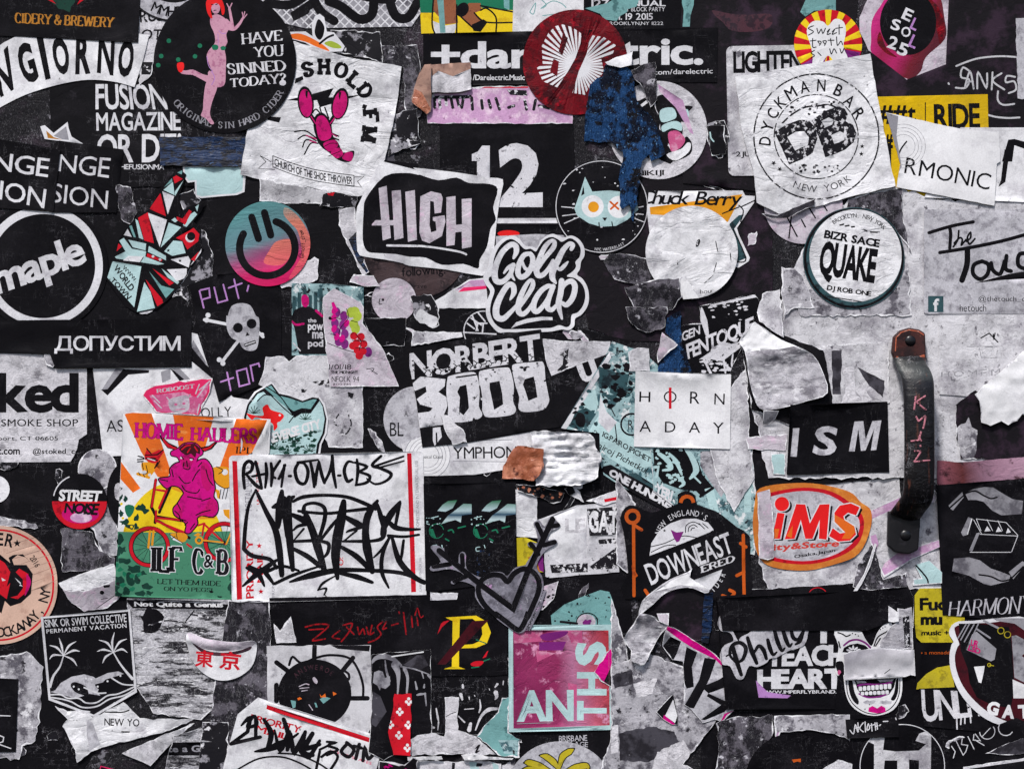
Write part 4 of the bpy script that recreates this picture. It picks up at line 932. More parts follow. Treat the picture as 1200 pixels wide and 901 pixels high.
db.ink('ink_dist', ring(956, 161, 74, 1.8) + ring(956, 161, 50, 1.4), 'stamp_rings') \
  .ink('ink', sum([rot(tb(c, x - w / 2, y - 7, x + w / 2, y + 7, bold=.025), x, y, a) for c, x, y, w, a in (('D', 896, 166, 10, -84), ('Y', 899, 149, 11, -72), ('C', 905, 134, 10, -58), ('K', 914, 121, 10, -42), ('M', 926, 110, 12, -30), ('A', 942, 103, 11, -13), ('N', 962, 101, 10, 3),
       ('B', 982, 107, 9, 25), ('A', 995, 119, 11, 38), ('R', 1006, 134, 10, 55))], []) + star(906, 192, 3.4, rot=60) + star(913, 199, 3, rot=60) + star(1010, 172, 3) + star(1009, 181, 3.2), 'lettering') \
  .ink('ink_worn', ta('NEW YORK', 956, 161, 61, 248, 307, 8.5, True, wf=1.0), 'lettering') \
  .ink('ink_dist', [[[(800 + x / 3, y / 3) for x, y in q] for q in (((320, 466), (360, 442), (405, 425), (440, 424), (466, 452), (472, 490), (455, 540), (425, 560), (395, 572), (372, 582), (350, 530)), ((366, 484), (395, 466), (425, 464), (442, 486), (438, 512), (408, 524), (394, 532)))]]
       + [[[(800 + x / 3, y / 3) for x, y in q] for q in (((452, 425), (500, 392), (545, 376), (568, 384), (580, 404), (572, 428), (598, 440), (610, 470), (600, 502), (570, 528), (530, 545), (500, 555), (482, 500)), ((486, 428), (512, 415), (530, 424), (524, 440), (500, 450)), ((520, 478), (552, 463), (572, 474), (566, 494), (532, 508)))]]
       + ln('d0', '930,690 985,640 1060,600 1160,590', 10) + ln('e0', '20,600 90,585 160,610', 9) + speckle(925, 118, 990, 136, 34, .8, 2.0, 5) + speckle(935, 194, 985, 203, 20, .8, 2.0, 6), 'monogram')
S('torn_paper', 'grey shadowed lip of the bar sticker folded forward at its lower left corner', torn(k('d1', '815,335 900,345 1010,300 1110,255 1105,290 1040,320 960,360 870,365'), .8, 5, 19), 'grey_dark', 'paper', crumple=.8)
# harmonic sheets
S('sticker', 'white paper with a black music note at the right edge', [(1125, 150), (1212, 150), (1212, 238), (1082, 232)], 'white', wave=1) \
  .ink('ink', poly('e0', '1095,780 1130,775 1186,790 1290,760 1290,840 1186,830 1130,810 1118,901 1060,901') + poly('e1', '1075,-20 1105,-20 1080,160 1040,188 1055,150'), 'music_note')
S('sticker', 'white sheet tilted down to the right with thin lettering RMONIC and a spinning record', torn(k('e0', '415,628 850,725 1042,738 1050,901') + k('e1', '1030,60 1015,293 470,190 495,60'), .4, 7, 20), 'white_clean', wave=1) \
  .ink('ink', tq('RMONIC', 'e1', '530,22 1003,118 985,208 515,112', track=.1) + ln('e0', '485,865 500,830 530,790', 9), 'lettering').ink('ink_faint', ring(1058, 172, 26, .6) + ring(1058, 172, 22, .6) + ring(1058, 172, 18, .6) + ring(1058, 172, 14, .6), 'record_grooves') \
  .ink('grey_print', poly('', [(1038, 133), (1052, 137), (1050, 160), (1056, 196), (1048, 210)]), 'frayed_edge')
S('sticker', 'mottled grey card with the brush script The Touch and a small teal icon', rrect(1082, 246, 1224, 368, 3, 0), 'grey_light') \
  .ink('ink', ln('e1', '655,442 780,405 900,382;770,415 775,450 770,530', 19) + ln('e1', '820,430 815,480 790,520;795,500 825,470 840,480 835,510 860,480;862,490 885,470 885,440 868,470 880,505 910,475', 11) + ln('e1', '715,552 880,525 1050,490 1200,450 1260,440', 20) + ln('e1', '868,535 865,620 838,705', 32)
       + ln('e1', '950,600 905,620 900,670 940,700 980,670 985,620 950,600;1000,610 1010,650 1050,670 1075,600;1085,570 1080,640 1110,655;1240,560 1160,560 1150,620 1190,640 1240,620', 23) + poly('e1', '905,722 1100,670 1290,640 1290,690 1050,705'), 'script_lettering') \
  .ink('ink', tq('@thetouch_official', '', '1146,347 1222,347 1222,355 1146,355') + tb('hetouch', 1124, 357, 1155, 365), 'small_lettering').ink('teal_dark', rect(1087, 347, 1105, 366), 'icon').ink('white_print', tb('f', 1093, 350, 1100, 365, bold=.05), 'icon_letter')
q_ = S('round_sticker', 'round sticker with teal-black rim reading BIZR SACE QUAKE DJ ROB ONE', ell(1000, 303, 59.5), 'teal_dark')
q_.ink('ink', ring(1000, 303, 58.5, 3), 'rim').ink('white_crumpled', E(1002, 300, 54, 54), 'white_face') \
  .ink('ink', tq('BIZR SACE', 'e1', '78,425 385,480 378,525 68,472', bold=.07) + tq('DJ ROB ONE', 'e1', '90,732 335,768 330,802 84,768', bold=.06) + ta('BROOKLYN, NEW YORK', 1002, 300, 47, 123, 45, 5, wf=.9, bold=.02), 'lettering') \
  .ink('ink', tq('QUAKE', 'e1', '62,482 375,532 345,758 32,710', bold=.07, track=.03), 'big_lettering').ink('ink_worn', ln('e1', '160,400 180,395;190,405 210,402;225,410 240,408;290,425 310,432;330,438 380,440', 9) + ln('e1', '90,795 280,825', 6), 'worn_lettering')

# Golf Clap script sticker
GT = (560, 265, 6.93)
def brush(tile, spec):
    """strokes with a width for every point: 'x,y,w x,y,w ...;...'"""
    out = []
    for q in spec.split(';'):
        v = [float(a) for a in re.findall(r'-?\d+\.?\d*', q)]
        sc_ = tile[2] if isinstance(tile, tuple) else 4.744
        p = k(tile, ' '.join('%f,%f' % (v[i], v[i + 1]) for i in range(0, len(v), 3)))
        out += line(p, [a / sc_ for a in v[2::3]], smooth=len(p) > 2)
    return out
gc = S('die_cut_sticker', 'black die-cut script sticker Golf Clap with thick white outline', sm(k(GT, '240,862 170,865 120,820 80,760 65,690 78,600 100,530 60,470 45,410 80,330 110,210 170,130 230,90 290,80 340,110 385,160 440,168 480,180 510,120 560,80 610,65 660,85 700,95 760,80 820,110 860,170 865,240 838,290 828,350 805,395 850,430 890,500 902,590 885,660 840,720 790,752 782,810 740,845 680,840 600,855 520,860 400,865'), True, 4), 'white_outline', g=6)
gc.ink('ink', poly('', sm(k(GT, '265,838 190,830 130,780 100,700 108,620 133,540 128,500 92,450 90,420 112,395 130,270 170,175 230,118 280,108 330,140 380,188 430,185 470,208 495,170 540,112 600,90 650,110 682,130 740,102 790,120 832,180 826,250 792,290 797,330 770,370 722,408 790,425 850,480 872,560 856,640 812,700 762,722 752,795 720,822 660,805 600,825 520,830'), True, 4)), 'black_field')
gc.ink('white_print', brush(GT, '290,262,20 312,210,44 308,165,46 268,152,44 205,205,44 158,290,48 135,380,52 150,445,48 200,452,44 245,415,40 275,365,36 285,325,30;212,382,16 245,340,30 288,318,40;278,330,40 270,390,34 298,440,12;'
   '415,225,34 372,240,40 335,310,44 325,380,44 352,415,44 400,390,44 440,320,44 445,260,42 425,225,36;352,262,16 385,345,28 440,352,28 475,345,30;470,365,38 540,265,36 610,180,40 622,135,36 595,122,30 545,170,40 498,270,44 475,350,48 490,400,46 530,395,40 575,345,34 610,280,26;'
   '758,190,30 770,158,38 740,148,36 690,200,44 645,290,50 610,360,54 605,420,48 632,462,20;628,318,20 665,352,30 700,325,34 730,292,14;'
   '262,598,14 292,540,44 285,485,46 245,480,44 190,560,48 150,660,54 155,735,54 205,752,46 265,700,36 320,640,28;325,668,38 385,590,34 440,500,40 445,452,36 418,445,28 375,510,40 335,610,48 330,690,46 365,715,42 410,680,34 455,610,26;'
   '610,500,34 570,488,38 510,530,42 460,610,46 455,680,46 490,690,40 550,620,36 600,530,34;612,490,40 575,590,42 565,660,44 600,680,38 640,640,26;'
   '680,445,46 672,540,48 655,640,48 682,752,18;668,560,20 700,480,36 755,448,44 788,490,46 770,580,46 720,640,42 680,620,26') + poly(GT, '270,830 310,782 400,752 520,736 605,740 608,764 520,765 400,786 330,806'), 'script_lettering')

# ================================================================ third row
blk('sheet', 'black backing sheet behind the skull, fishbowl and mail label', torn([(-12, 330), (480, 330), (660, 380), (740, 400), (740, 560), (480, 600), (-12, 600)], .5, 10, 31), 'black', z=-1, g=14)
blk('sheet', 'black backing sheet behind the shop label and the left end of the wide black strip', [(-12, 372), (70, 374), (70, 420), (-12, 420)], 'black_plain', z=-1)
S('poster', 'white card with grey bracket shapes and letters AS OLLY behind the bull poster', k('a2', '518,340 830,335 1060,335 1062,140 1100,150 1155,320 1186,380 1300,500 1430,520 1425,640 1000,620 760,820 575,830'), 'white', 'poster', curl=[(246, 400, 1, 0, .02, 1.5)]) \
  .ink('ink', poly('a2', '565,460 600,490 715,375 830,365 830,350 700,345 680,340') + poly('a2', '1066,222 1150,320 1186,360 1186,400 1066,300') + poly('a2', '950,340 1040,400 1000,410 950,345'), 'bracket_shadow') \
  .ink('grey', poly('a2', '568,458 645,340 690,340 600,455') + poly('a2', '1066,222 1075,180 1150,310 1150,325') + poly('a2', '895,360 950,340 950,400 905,420') + poly('a2', '955,340 1000,340 1060,400 1030,405'), 'bracket') \
  .ink('ink', tb('AS', 125, 492, 145, 506, -2, track=.05) + tb('OLLY', 236, 477, 272, 489, -3, track=.12), 'lettering')
S('sticker', 'worn white smoke shop label with big black letters ked, lower right corner torn away', torn(k('a2', '-60,255 240,262 255,300 300,340 485,338 485,705 440,735 430,790 395,858 -60,862'), .7, 6, 32, skip=(0, 3, 4, 8)), 'white_old', g=7) \
  .ink('ink', tq('ked', 'a2', '-15,365 440,365 440,588 -15,588', bold=.055, track=.02) + tb('SMOKE SHOP', 2, 491, 92, 499.5, track=.12, bold=.01) + tb('Bridgeport, CT 06605', -30, 511, 68.5, 517.5, bold=.01) + tb('t.com', -2, 525, 24, 532.5, bold=.04) + tb('@stoked_co', 39, 525, 94, 533.5, bold=.03), 'lettering')
S('torn_paper', 'small grey curled scrap on the top edge of the smoke shop label', torn(k('a2', '250,260 290,262 316,300 300,335 260,320'), .8, 4, 33), 'grunge', 'paper', crumple=.8)
blk('sticker', 'long black strip sticker with white Cyrillic lettering', [(54, 375), (225, 373.5), (225, 430), (66, 431.5), (60, 415), (-12, 413), (-12, 376)], 'black_plain', 'sticker', g=9) \
  .ink('white_print', tq('ДОПУСТИМ', '', '65,393.5 212,393.5 212,414.5 65,414.5', bold=.022, track=.04), 'lettering')
S('torn_paper', 'thin shred of grey paper hanging below the smoke shop label', torn(k('a2', '-20,862 110,862 100,880 60,901 -20,901'), 1.5, 3, 34), 'black_scrap', 'paper')
S('torn_sticker', 'tall grey-white residue band behind the Street Noise disc', torn([(100, 545), (130, 535), (140, 600), (138, 650), (120, 655), (112, 625), (92, 580)], 2, 4, 35), 'grunge', 'residue')
S('torn_sticker', 'round grey residue left of the bull poster top', torn(ell(115, 550, 23, 24), 1.2, 4, 36), 'grunge', 'residue')
# skull sheet
sk = blk('sticker', 'black sheet with a white skull and crossed bones between lilac words PUT and TOP', [(222, 334), (254, 322), (330, 318), (330, 420), (305, 452), (257, 471), (240, 410)], 'black_plain', 'sticker', g=9)
sk.ink('lilac_print', ln('a1', '1112,765 1135,858;1118,760 1165,750 1170,800 1128,812', 9, False) + ln('b1', '55,745 75,830 128,815 105,730;165,700 190,805;135,748 208,722;245,735 238,765', 9, False)
       + ln('b2', '125,362 148,462;92,415 160,392;178,355 195,440 250,425 232,340 180,355;270,410 255,325 300,312 305,330', 9, False), 'lettering') \
  .ink('white_print', ln('b2', '0,70 125,95;185,190 100,300;300,140 325,165', 17) + E(*k('b2', '20,45')[0], 3) + E(*k('b2', '12,72')[0], 3) + E(*k('b2', '82,292')[0], 3) + E(*k('b2', '102,312')[0], 3) + E(*k('b2', '320,152')[0], 2.4), 'crossed_bones') \
  .ink('grey_light', poly('', sm(k('b1', '130,901 150,850 200,832 255,845 285,901') + k('b2', '302,60 305,110 300,190 285,235 245,243 210,225 190,190 150,170 125,120 122,50'), True, 3)), 'skull') \
  .ink('ink', E(*k('b2', '186,115')[0], 5.8) + E(*k('b2', '262,92')[0], 5.8) + poly('b2', '235,138 252,155 228,162') + poly('b2', '218,205 282,182 288,200 225,222'), 'eye_sockets') \
  .ink('white_print', ln('b2', '226,211 280,192', 6), 'teeth')
S('poster', 'small cover card of a pink-masked figure before a teal skyline', k('b1', '485,722 700,725 885,745 885,901') + k('b2', '885,266 485,268'), 'teal_grunge', 'poster', g=6) \
  .ink('teal_dark', sum([rect(343 + i * 6.3, 341 - (i * 37 % 11) + 6, 347 + i * 6.3, 372) for i in range(9)], []), 'skyline') \
  .ink('ink', poly('', k('b1', '500,870 545,850 580,850 620,870 640,901') + k('b2', '650,60 655,262 525,262 500,120 480,60'), False) + poly('b2', '560,40 680,40 680,262 560,262'), 'figure').ink('magenta', poly('b1', '540,795 560,785 578,800 578,840 560,855 542,840', True) + ln('b2', '485,80 510,98 550,92', 12) + ln('b2', '620,20 655,50', 14), 'pink_mask') \
  .ink('white_print', tb('the', 361, 373, 371, 378, bold=.02) + tb('pow', 361, 380, 379, 390, bold=.05) + tb('me', 366, 389, 379, 397, bold=.05) + tb('pod', 361, 398, 379, 409, bold=.05) + line([(344, 402), (352, 411)], 1.5), 'lettering')
S('torn_poster', 'white mottled torn poster behind the fishbowl and the flower ticket', torn(k('b2', '340,275 440,272 470,302 510,270 690,272 800,430 882,440 880,780 690,778 640,640 480,500 300,430 320,380'), 1.2, 6, 38), 'grunge_light', 'poster') \
  .ink('ink_dist', poly('b2', '595,415 700,400 700,420 640,435') + poly('b2', '535,455 575,445 560,475 540,475') + poly('b2', '795,470 830,480 820,510 800,500') + ln('b2', '745,595 720,640 740,660;800,600 815,650 790,700 760,705', 8), 'worn_marks')
S('torn_sticker', 'faded dark sheet with ghost lettering right of the flower ticket', torn(k('b2', '885,60 1120,60 1110,215 930,215'), 1, 6, 39), 'black_worn')
S('torn_sticker', 'pale ticket with purple, red and olive flowers, torn at the right, date 1/01/18', torn(k('b1', '650,901 660,800 720,750 870,830') + k('b2', '885,0 880,90 920,140 990,230 1080,440 700,442 680,300 665,130 660,0'), .8, 6, 40), 'lilac_pale', g=6, crumple=.4) \
  .ink('purple', sum([E(*k('b2', q)[0], 4.6, 6) for q in ('735,30', '775,50', '725,90', '770,100', '735,140', '780,150', '745,190', '780,205', '910,250')], []), 'purple_flowers') \
  .ink('magenta_hot', sum([E(*k('b2', q)[0], 3.2, 4.6, 20) for q in ('722,20', '790,90', '720,120', '765,175', '735,165', '718,60')], []) + poly('b1', '705,830 720,825 745,880 715,870'), 'purple_flowers') \
  .ink('green_leaf', sum([E(*k('b2', q)[0], 5.4, 6.2) for q in ('815,30', '850,50', '830,95', '840,120')], []) + E(*k('b1', '835,880')[0], 6), 'olive_flowers') \
  .ink('red', sum([E(*k('b2', q)[0], 4.6) for q in ('830,160', '870,165', '845,200', '885,205', '850,240', '825,215', '880,245', '860,270')], []), 'red_flowers') \
  .ink('ink', ln('b2', '680,198 760,230 830,250;900,345 940,340 930,360;790,10 800,60 760,110 745,150;840,150 870,190 860,240;700,70 730,60 760,70;815,75 850,85;820,185 895,190;840,225 900,230;925,350 960,372;700,150 730,155', 4) + E(*k('b2', '698,62')[0], 2), 'outline') \
  .ink('ink', tb('1/01/18', 386, 427, 412, 433) + tb('NFOLK 94', 389, 441, 421, 447.5) + tb('THE MIDNIGHT', 388, 434.5, 420, 438, bold=.05) + tb('11:00 PM', 391, 449, 411, 451.5), 'lettering')
# fishbowl
fb = S('die_cut_sticker', 'pale teal fishbowl sticker with a goldfish, open jagged rim and words REVERSE CITY', k('b2', '225,560 215,620 240,530 280,470 330,440 370,412 385,425 425,480 540,510 600,490 640,500 670,540 688,620 680,700 650,760 640,830 200,830 210,640'), 'white_outline')
fb.ink('ink', poly('b2', '225,610 245,540 290,475 340,445 375,425 415,480 470,492 545,520 600,500 635,505 660,545 678,620 668,700 640,760 628,830 260,830 230,690', False), 'bowl_outline') \
  .ink('teal_pale', poly('b2', '238,610 255,545 300,480 330,470 350,490 400,500 450,550 490,600 500,615 540,590 590,590 640,520 655,550 668,620 655,700 625,760 615,830 270,830 240,690'), 'bowl') \
  .ink('teal', poly('b2', '335,450 372,435 410,490 470,505 545,530 600,512 625,512 590,565 540,560 490,580 420,530 370,480'), 'inner_glass') \
  .ink('ink', ln('b2', '330,455 380,500 440,560 488,600;345,442 420,495 490,578 590,572 632,505;300,520 330,490 360,485;500,600 470,640', 6), 'rim_lines') \
  .ink('green_dark', sum([ln('b2', '%d,%d %d,%d' % (x, y, x + dx, y - dy), 4) for x, y in ((280, 590), (560, 625), (450, 810), (580, 800), (500, 760), (390, 790)) for dx, dy in ((-28, 22), (-14, 36), (4, 42), (18, 34), (32, 20), (-34, 8), (34, 6))], []) + speckle(318, 505, 370, 535, 60, 1, 2.6, 8), 'weeds') \
  .ink('red_bright', poly('b2', '240,590 285,600 330,600 325,560 350,540 370,570 430,590 440,610 420,635 440,632 405,640 405,665 385,685 380,650 340,625 290,610 270,625', True), 'goldfish').ink('white_print', E(*k('b2', '418,600')[0], 1.4), 'fish_eye') \
  .ink('white_clean', tq('REVERSE CITY', 'b2', '345,705 640,618 650,672 355,762', bold=.07, track=.02), 'lettering').ink('ink', tq('DOWN TOWN', 'b2', '560,705 648,680 650,692 562,716', bold=.03), 'small_lettering')
S('torn_sticker', 'pink triangular sticker with pale devil face and rays, word ROBOOST, above the bull poster', torn(k('a2', '795,490 835,440 1000,410 1186,395 1170,470 1105,600 870,585'), .5, 6, 41), 'pink_hot') \
  .ink('pink', poly('a2', '830,490 930,480 1020,470 1090,500 1150,420 1170,420 1150,480 1100,590 880,580 850,520'), 'face').ink('lilac_pale', tq('ROBOOST', 'a2', '870,455 1085,425 1085,450 872,478', font='s', wt=.25, thin=.1) + poly('a2', '940,520 975,500 1040,490 1055,520 1050,570 1000,590 950,570', True)
       + ln('a2', '930,500 955,530;1060,485 1040,520;1110,430 1090,480;1150,430 1100,500;1170,410 1110,460;850,490 890,530;860,520 900,560;1110,540 1100,590', 7), 'face_print').ink('pink', E(*k('a2', '980,540')[0], 2, 1.4) + E(*k('a2', '1025,535')[0], 2, 1.4) + ln('a2', '980,570 1030,565', 5), 'eyes')
# blink disc, record and symphony label
S('round_sticker', 'pale grey disc with letters A and BL half under the Norbert sticker', ell(488, 491, 38.5), 'grey_light').ink('ink', tb('BL', 457, 495, 473, 511) + tb('A', 474, 481, 478, 488), 'lettering')
S('sticker', 'white strip label with thin letters SYMPHONY and a record with concentric grooves', torn([(470, 520), (500, 510), (560, 512), (625, 505), (622, 545), (556, 556), (480, 558)], .4, 8, 42), 'white') \
  .ink('white_clean', E(501, 534, 27), 'record').ink('grey_print', ring(501, 534, 27, .8) + ring(501, 534, 22, .6) + ring(501, 534, 18, .6) + ring(501, 534, 14, .6) + line([(531, 517), (600, 515)], .8) + line([(531, 540), (600, 541)], .8), 'record_grooves') \
  .ink('ink', tb('YMPHONY', 531, 523, 618, 537, -1, track=.06, bold=.005) + tb('Musical Cloud', 492, 533, 519, 537), 'lettering')
nb = blk('sticker', 'black tilted sticker with cracked white block letters NORBERT 3000', [(476, 409), (560, 395), (634, 386), (637, 400), (656, 500), (551, 518), (495, 524), (488, 470)], 'black', 'sticker', g=8)
nb.ink('white_worn', tq('NORBERT', 'c2', '0,255 722,145 735,290 0,405', bold=.05, track=.03) , 'cracked_lettering')
def gl3(p, c, w, hs):
    return [[sm(k('c2', p), True, 3), k('c2', hs)]] if hs else [[k('c2', p)]]
nb.ink('white_worn', [[k('c2', '10,430 60,385 160,395 200,400 195,440 160,470 205,500 210,550 190,600 200,650 60,670 45,660 50,640 25,590 110,580 130,560 60,540 40,510 95,470 90,440 30,465')]]
       + gl3('210,400 230,380 340,360 375,380 390,470 385,550 405,595 370,625 250,640 215,600 215,560 205,480', 0, 0, '280,440 315,430 325,500 330,560 300,600 275,580 280,500 265,470')
       + gl3('385,380 410,350 530,335 560,350 580,440 575,520 592,570 560,600 440,612 410,590 400,540', 0, 0, '445,420 500,410 515,480 520,540 470,570 460,520 445,450')
       + gl3('570,340 590,315 700,305 745,310 755,400 770,480 775,525 740,570 640,582 605,560 610,500 590,440', 0, 0, '640,400 690,385 700,430 710,500 660,520 645,470 630,430')
       + gl3('130,670 172,665 180,720 140,770 130,740', 0, 0, ''), 'big_number') \
  .ink('ink', sum([ln('c2', '%d,%d %d,%d;%d,%d %d,%d;%d,%d %d,%d' % (x, y, x + 18, y + 14, x + 18, y + 14, x + 10, y + 30, x + 18, y + 14, x + 38, y + 8), 5, False) for x, y in [(20 + i * 28, 348 - i * 4.3 + (i % 2) * 14) for i in range(25)]], []) + speckle(482, 420, 640, 436, 26, .8, 2, 12) + ln('c2', '260,390 370,375;400,520 400,560;575,490 590,490;390,440 400,500;770,400 750,410;150,700 152,770', 9), 'cracks')
S('torn_paper', 'small grey torn strip over the lower left of the Norbert sticker', torn(k('c2', '170,590 215,600 250,640 300,680 320,750 240,765 205,700'), 1.3, 4, 44), 'grunge_light', 'paper', crumple=.6)
S('torn_paper', 'white scrap with a dark blot between Golf Clap and the brown disc', torn(k('c2', '5,-60 120,-70 165,10 165,100 130,118 60,90 30,60'), 1.6, 4, 45), 'black_scrap', 'paper').ink('white', poly('c2', '35,50 60,10 110,40 155,60 150,100 120,112 60,90', True), 'white_patch')
S('torn_paper', 'thin white scrap above the Norbert sticker', torn(k('c2', '12,135 290,140 295,165 10,215'), .8, 4, 46), 'grunge_light', 'paper')
S('round_sticker', 'half-hidden dark disc with white crackle pattern under Golf Clap', ell(567, 388, 26), 'black_plain').ink('white_worn', ring(567, 388, 24, 1.2) + ln('c2', '320,90 360,120;340,60 400,100;380,30 420,80;370,90 430,90;370,130 380,90;405,140 410,90;300,140 480,150;350,50 380,130', 8, False), 'crackle').z = -.3
# right of Norbert
S('torn_poster', 'pale torn paper flag with teal-black mark right of the Norbert sticker', torn(k('c2', '740,175 900,190 1115,190 1110,270 960,310 790,385 755,290'), .8, 6, 47), 'white_old', 'paper').ink('ink_dist', poly('c2', '835,265 885,230 880,260 890,290 850,320 855,275') + poly('c2', '820,350 870,300 890,310 880,335 830,360'), 'blot')
S('sticker', 'black sheet with a cut-off white letter below the pale torn flag', k('c2', '780,385 960,312 1100,260 1060,340 850,680 800,600'), 'black').ink('white_worn', tb('u', 678, 422, 700, 447, -20, bold=.04), 'lettering')
tp = S('poster', 'tilted teal and white poster strip with handwriting and words ONE HUNDRED', k('c2', '1125,190 1300,250 1420,360 1430,900') + k('d3', '350,150 310,300 260,290 0,140 -60,100') + k('c3', '1060,40') + k('c2', '1055,700 860,675 840,670 1080,285'), 'teal_grunge', 'poster', g=7)
TT = (640, 380, 4.096)
tp.ink('teal_pale', poly(TT, '262,330 300,440 350,470 430,560 520,620 510,680 400,700 300,640 230,560 200,520 250,440') + poly(TT, '180,340 235,310 250,380 230,440 180,500 140,490 170,430') + poly(TT, '560,640 640,600 740,780 820,900 700,901 600,880'), 'pale_panel') \
  .ink('white_print', poly(TT, '305,130 312,160 95,505 68,503') + poly(TT, '260,340 290,420 340,470 300,520 250,470'), 'pale_strip') \
  .ink('teal_dark', poly(TT, '250,200 330,230 400,240 380,330 330,350 300,300 260,310') + poly(TT, '110,490 140,420 190,400 240,430 200,490 150,505') + poly(TT, '390,715 430,712 640,850 610,870') + speckle(705, 430, 740, 470, 26, 1.5, 4, 31) + speckle(660, 455, 700, 500, 12, 1.4, 3.6, 32), 'teal_shapes') \
  .ink('ink', poly(TT, '150,425 178,430 188,460 180,490 155,490 140,465', True) + speckle(708, 428, 742, 476, 22, 1.5, 4.5, 33) + speckle(655, 460, 690, 500, 8, 1, 2.6, 34) + ring(*k(TT, '410,480')[0], 13.6, 2.2) + tb('R', 736, 492, 742, 503) + ln(TT, '330,480 340,560;300,380 330,440;345,300 400,330 420,300', 5), 'dark_shapes') \
  .ink('ink', tq('IG:PAIROJPICHET', TT, '275,512 505,640 495,672 265,545', bold=.03) + tq('Pairoj Pichetkul', TT, '240,555 492,690 470,722 222,590', bold=.012) + tb('23', 695, 504, 701, 513, -40), 'handwriting') \
  .ink('teal_dark', tq('WELCOME TO THE', TT, '400,712 560,800 545,822 388,735', bold=.04), 'band_lettering').ink('ink', poly(TT, '275,680 310,672 620,850 600,901 540,895 260,700'), 'black_band') \
  .ink('white_print', tq('ONE HUNDRED', TT, '312,690 640,868 622,905 296,722', bold=.09), 'band_lettering')
S('torn_poster', 'photo collage poster in teal, black and white above the DOWNEAST sticker', torn([(762, 520), (880, 515), (886, 580), (884, 650), (850, 640), (800, 600), (765, 575)], 1, 6, 48), 'teal_grunge', 'poster') \
  .ink('ink', poly(TT, '512,598 660,596 730,660 750,720 800,780 740,820 720,800 640,790 560,760 520,700', False), 'dark_figures').ink('teal_pale', brush(TT, '540,620,16 580,650,26 600,690,18 560,700,10;590,620,10 625,660,22 650,720,10;670,600,14 700,640,26 720,700,30 690,740,10;540,680,8 530,730,14;620,720,12 660,760,18 640,780,8;700,720,10 740,760,8') + speckle(768, 527, 800, 570, 26, .8, 2.6, 35), 'figure_highlights') \
  .ink('grunge', poly(TT, '740,610 880,600 960,560 900,650 880,760 840,830 790,760 740,680'), 'grey_area').ink('teal_pale', poly(TT, '955,550 978,552 985,901 950,901') + poly(TT, '760,790 800,780 830,901 790,901') + brush(TT, '910,640,14 890,720,30 870,800,20'), 'pale_stripe') \
  .ink('white_print', tq('YERI', TT, '530,760 610,800 600,850 520,810', bold=.08), 'lettering').ink('ink', ln(TT, '740,825 800,785', 14), 'edge_line')
S('torn_poster', 'grey and lilac paper column right of the HORN ADAY card', torn([(856, 455), (875, 430), (878, 520), (884, 560), (860, 600), (840, 560), (830, 520)], 1.5, 5, 49), 'grunge_light', 'poster')
S('torn_poster', 'distressed black poster with tall white letters FENTOQUE above the HORN ADAY card', torn(k('d1', '470,850 780,785 820,860') + k('d2', '780,60 760,120 650,345 640,375 380,380 370,180 360,110 480,90'), 1.2, 5, 50), 'black_plain', 'poster') \
  .ink('white_worn', tq('FENTOQUE', (720, 320, 4.615), '385,385 752,232 750,335 398,482', bold=.05, track=.03) + poly('d2', '470,290 560,230 700,190 720,210 600,300 540,290', False) + tq('GEN', (720, 320, 4.615), '362,320 462,282 462,330 365,372', bold=.04) + brush((720, 320, 4.615), '470,190,10 485,260,34 500,330,20;520,175,8 640,150,12 760,125,16;480,460,10 520,540,14;590,470,12 600,540,8;640,440,8 635,500,10 660,530,8;540,420,40 600,400,50 640,400,20') + speckle(822, 350, 875, 375, 30, .6, 2, 3, 3) + speckle(822, 420, 858, 436, 26, .6, 2.2, 4, 3), 'distressed_lettering')
S('torn_tape', 'blue cloth tape strip above the HORN ADAY card', torn(k('d2', '290,60 365,20 370,180 420,330 440,380 240,360 250,280 340,210 280,140'), 1.4, 5, 51), 'blue_cloth', 'tape', crumple=1.2, g=5)
S('torn_paper', 'grey curled petal of paper left of the blue tape strip', torn(k('d2', '75,250 130,225 190,230 195,355 80,355'), 1, 5, 52), 'grunge_light', 'paper', crumple=.8)
S('torn_paper', 'small folded grey-lilac tip over the blue tape strip', torn(k('d2', '262,140 350,210 290,260 240,310 235,260'), .6, 5, 53), 'lilac_pale', 'paper', crumple=.7)
S('torn_sticker', 'ghost of dark block letters worn into the pale poster right of the curled sheet', torn([(960, 405), (1040, 400), (1042, 472), (962, 476)], 1.2, 5, 120), 'grunge_light') \
  .ink('grey_dark', torn([(974, 411), (985, 411), (985, 462), (975, 462)], .8, 4, 1) and [[torn([(974, 411), (986, 411), (985, 462), (975, 462)], .8, 4, 1)], [torn([(1004, 430), (1036, 446), (1034, 466), (1018, 452)], .8, 4, 2)]], 'dark_marks').ink('white_old', [[torn([(988, 430), (1000, 430), (1002, 462), (1016, 472), (984, 474), (990, 460)], .8, 4, 3)], [torn([(1000, 456), (1008, 450), (1022, 468), (1014, 472)], .5, 4, 3)]], 'pale_marks')
S('torn_sheet', 'dark sheet as shade round the large curled grey paper', torn([(868, 400), (884, 380), (965, 410), (975, 470), (975, 482), (930, 500), (880, 480)], .8, 5, 121), 'black', 'sheet')  # stands in for the shadow line round the curled paper
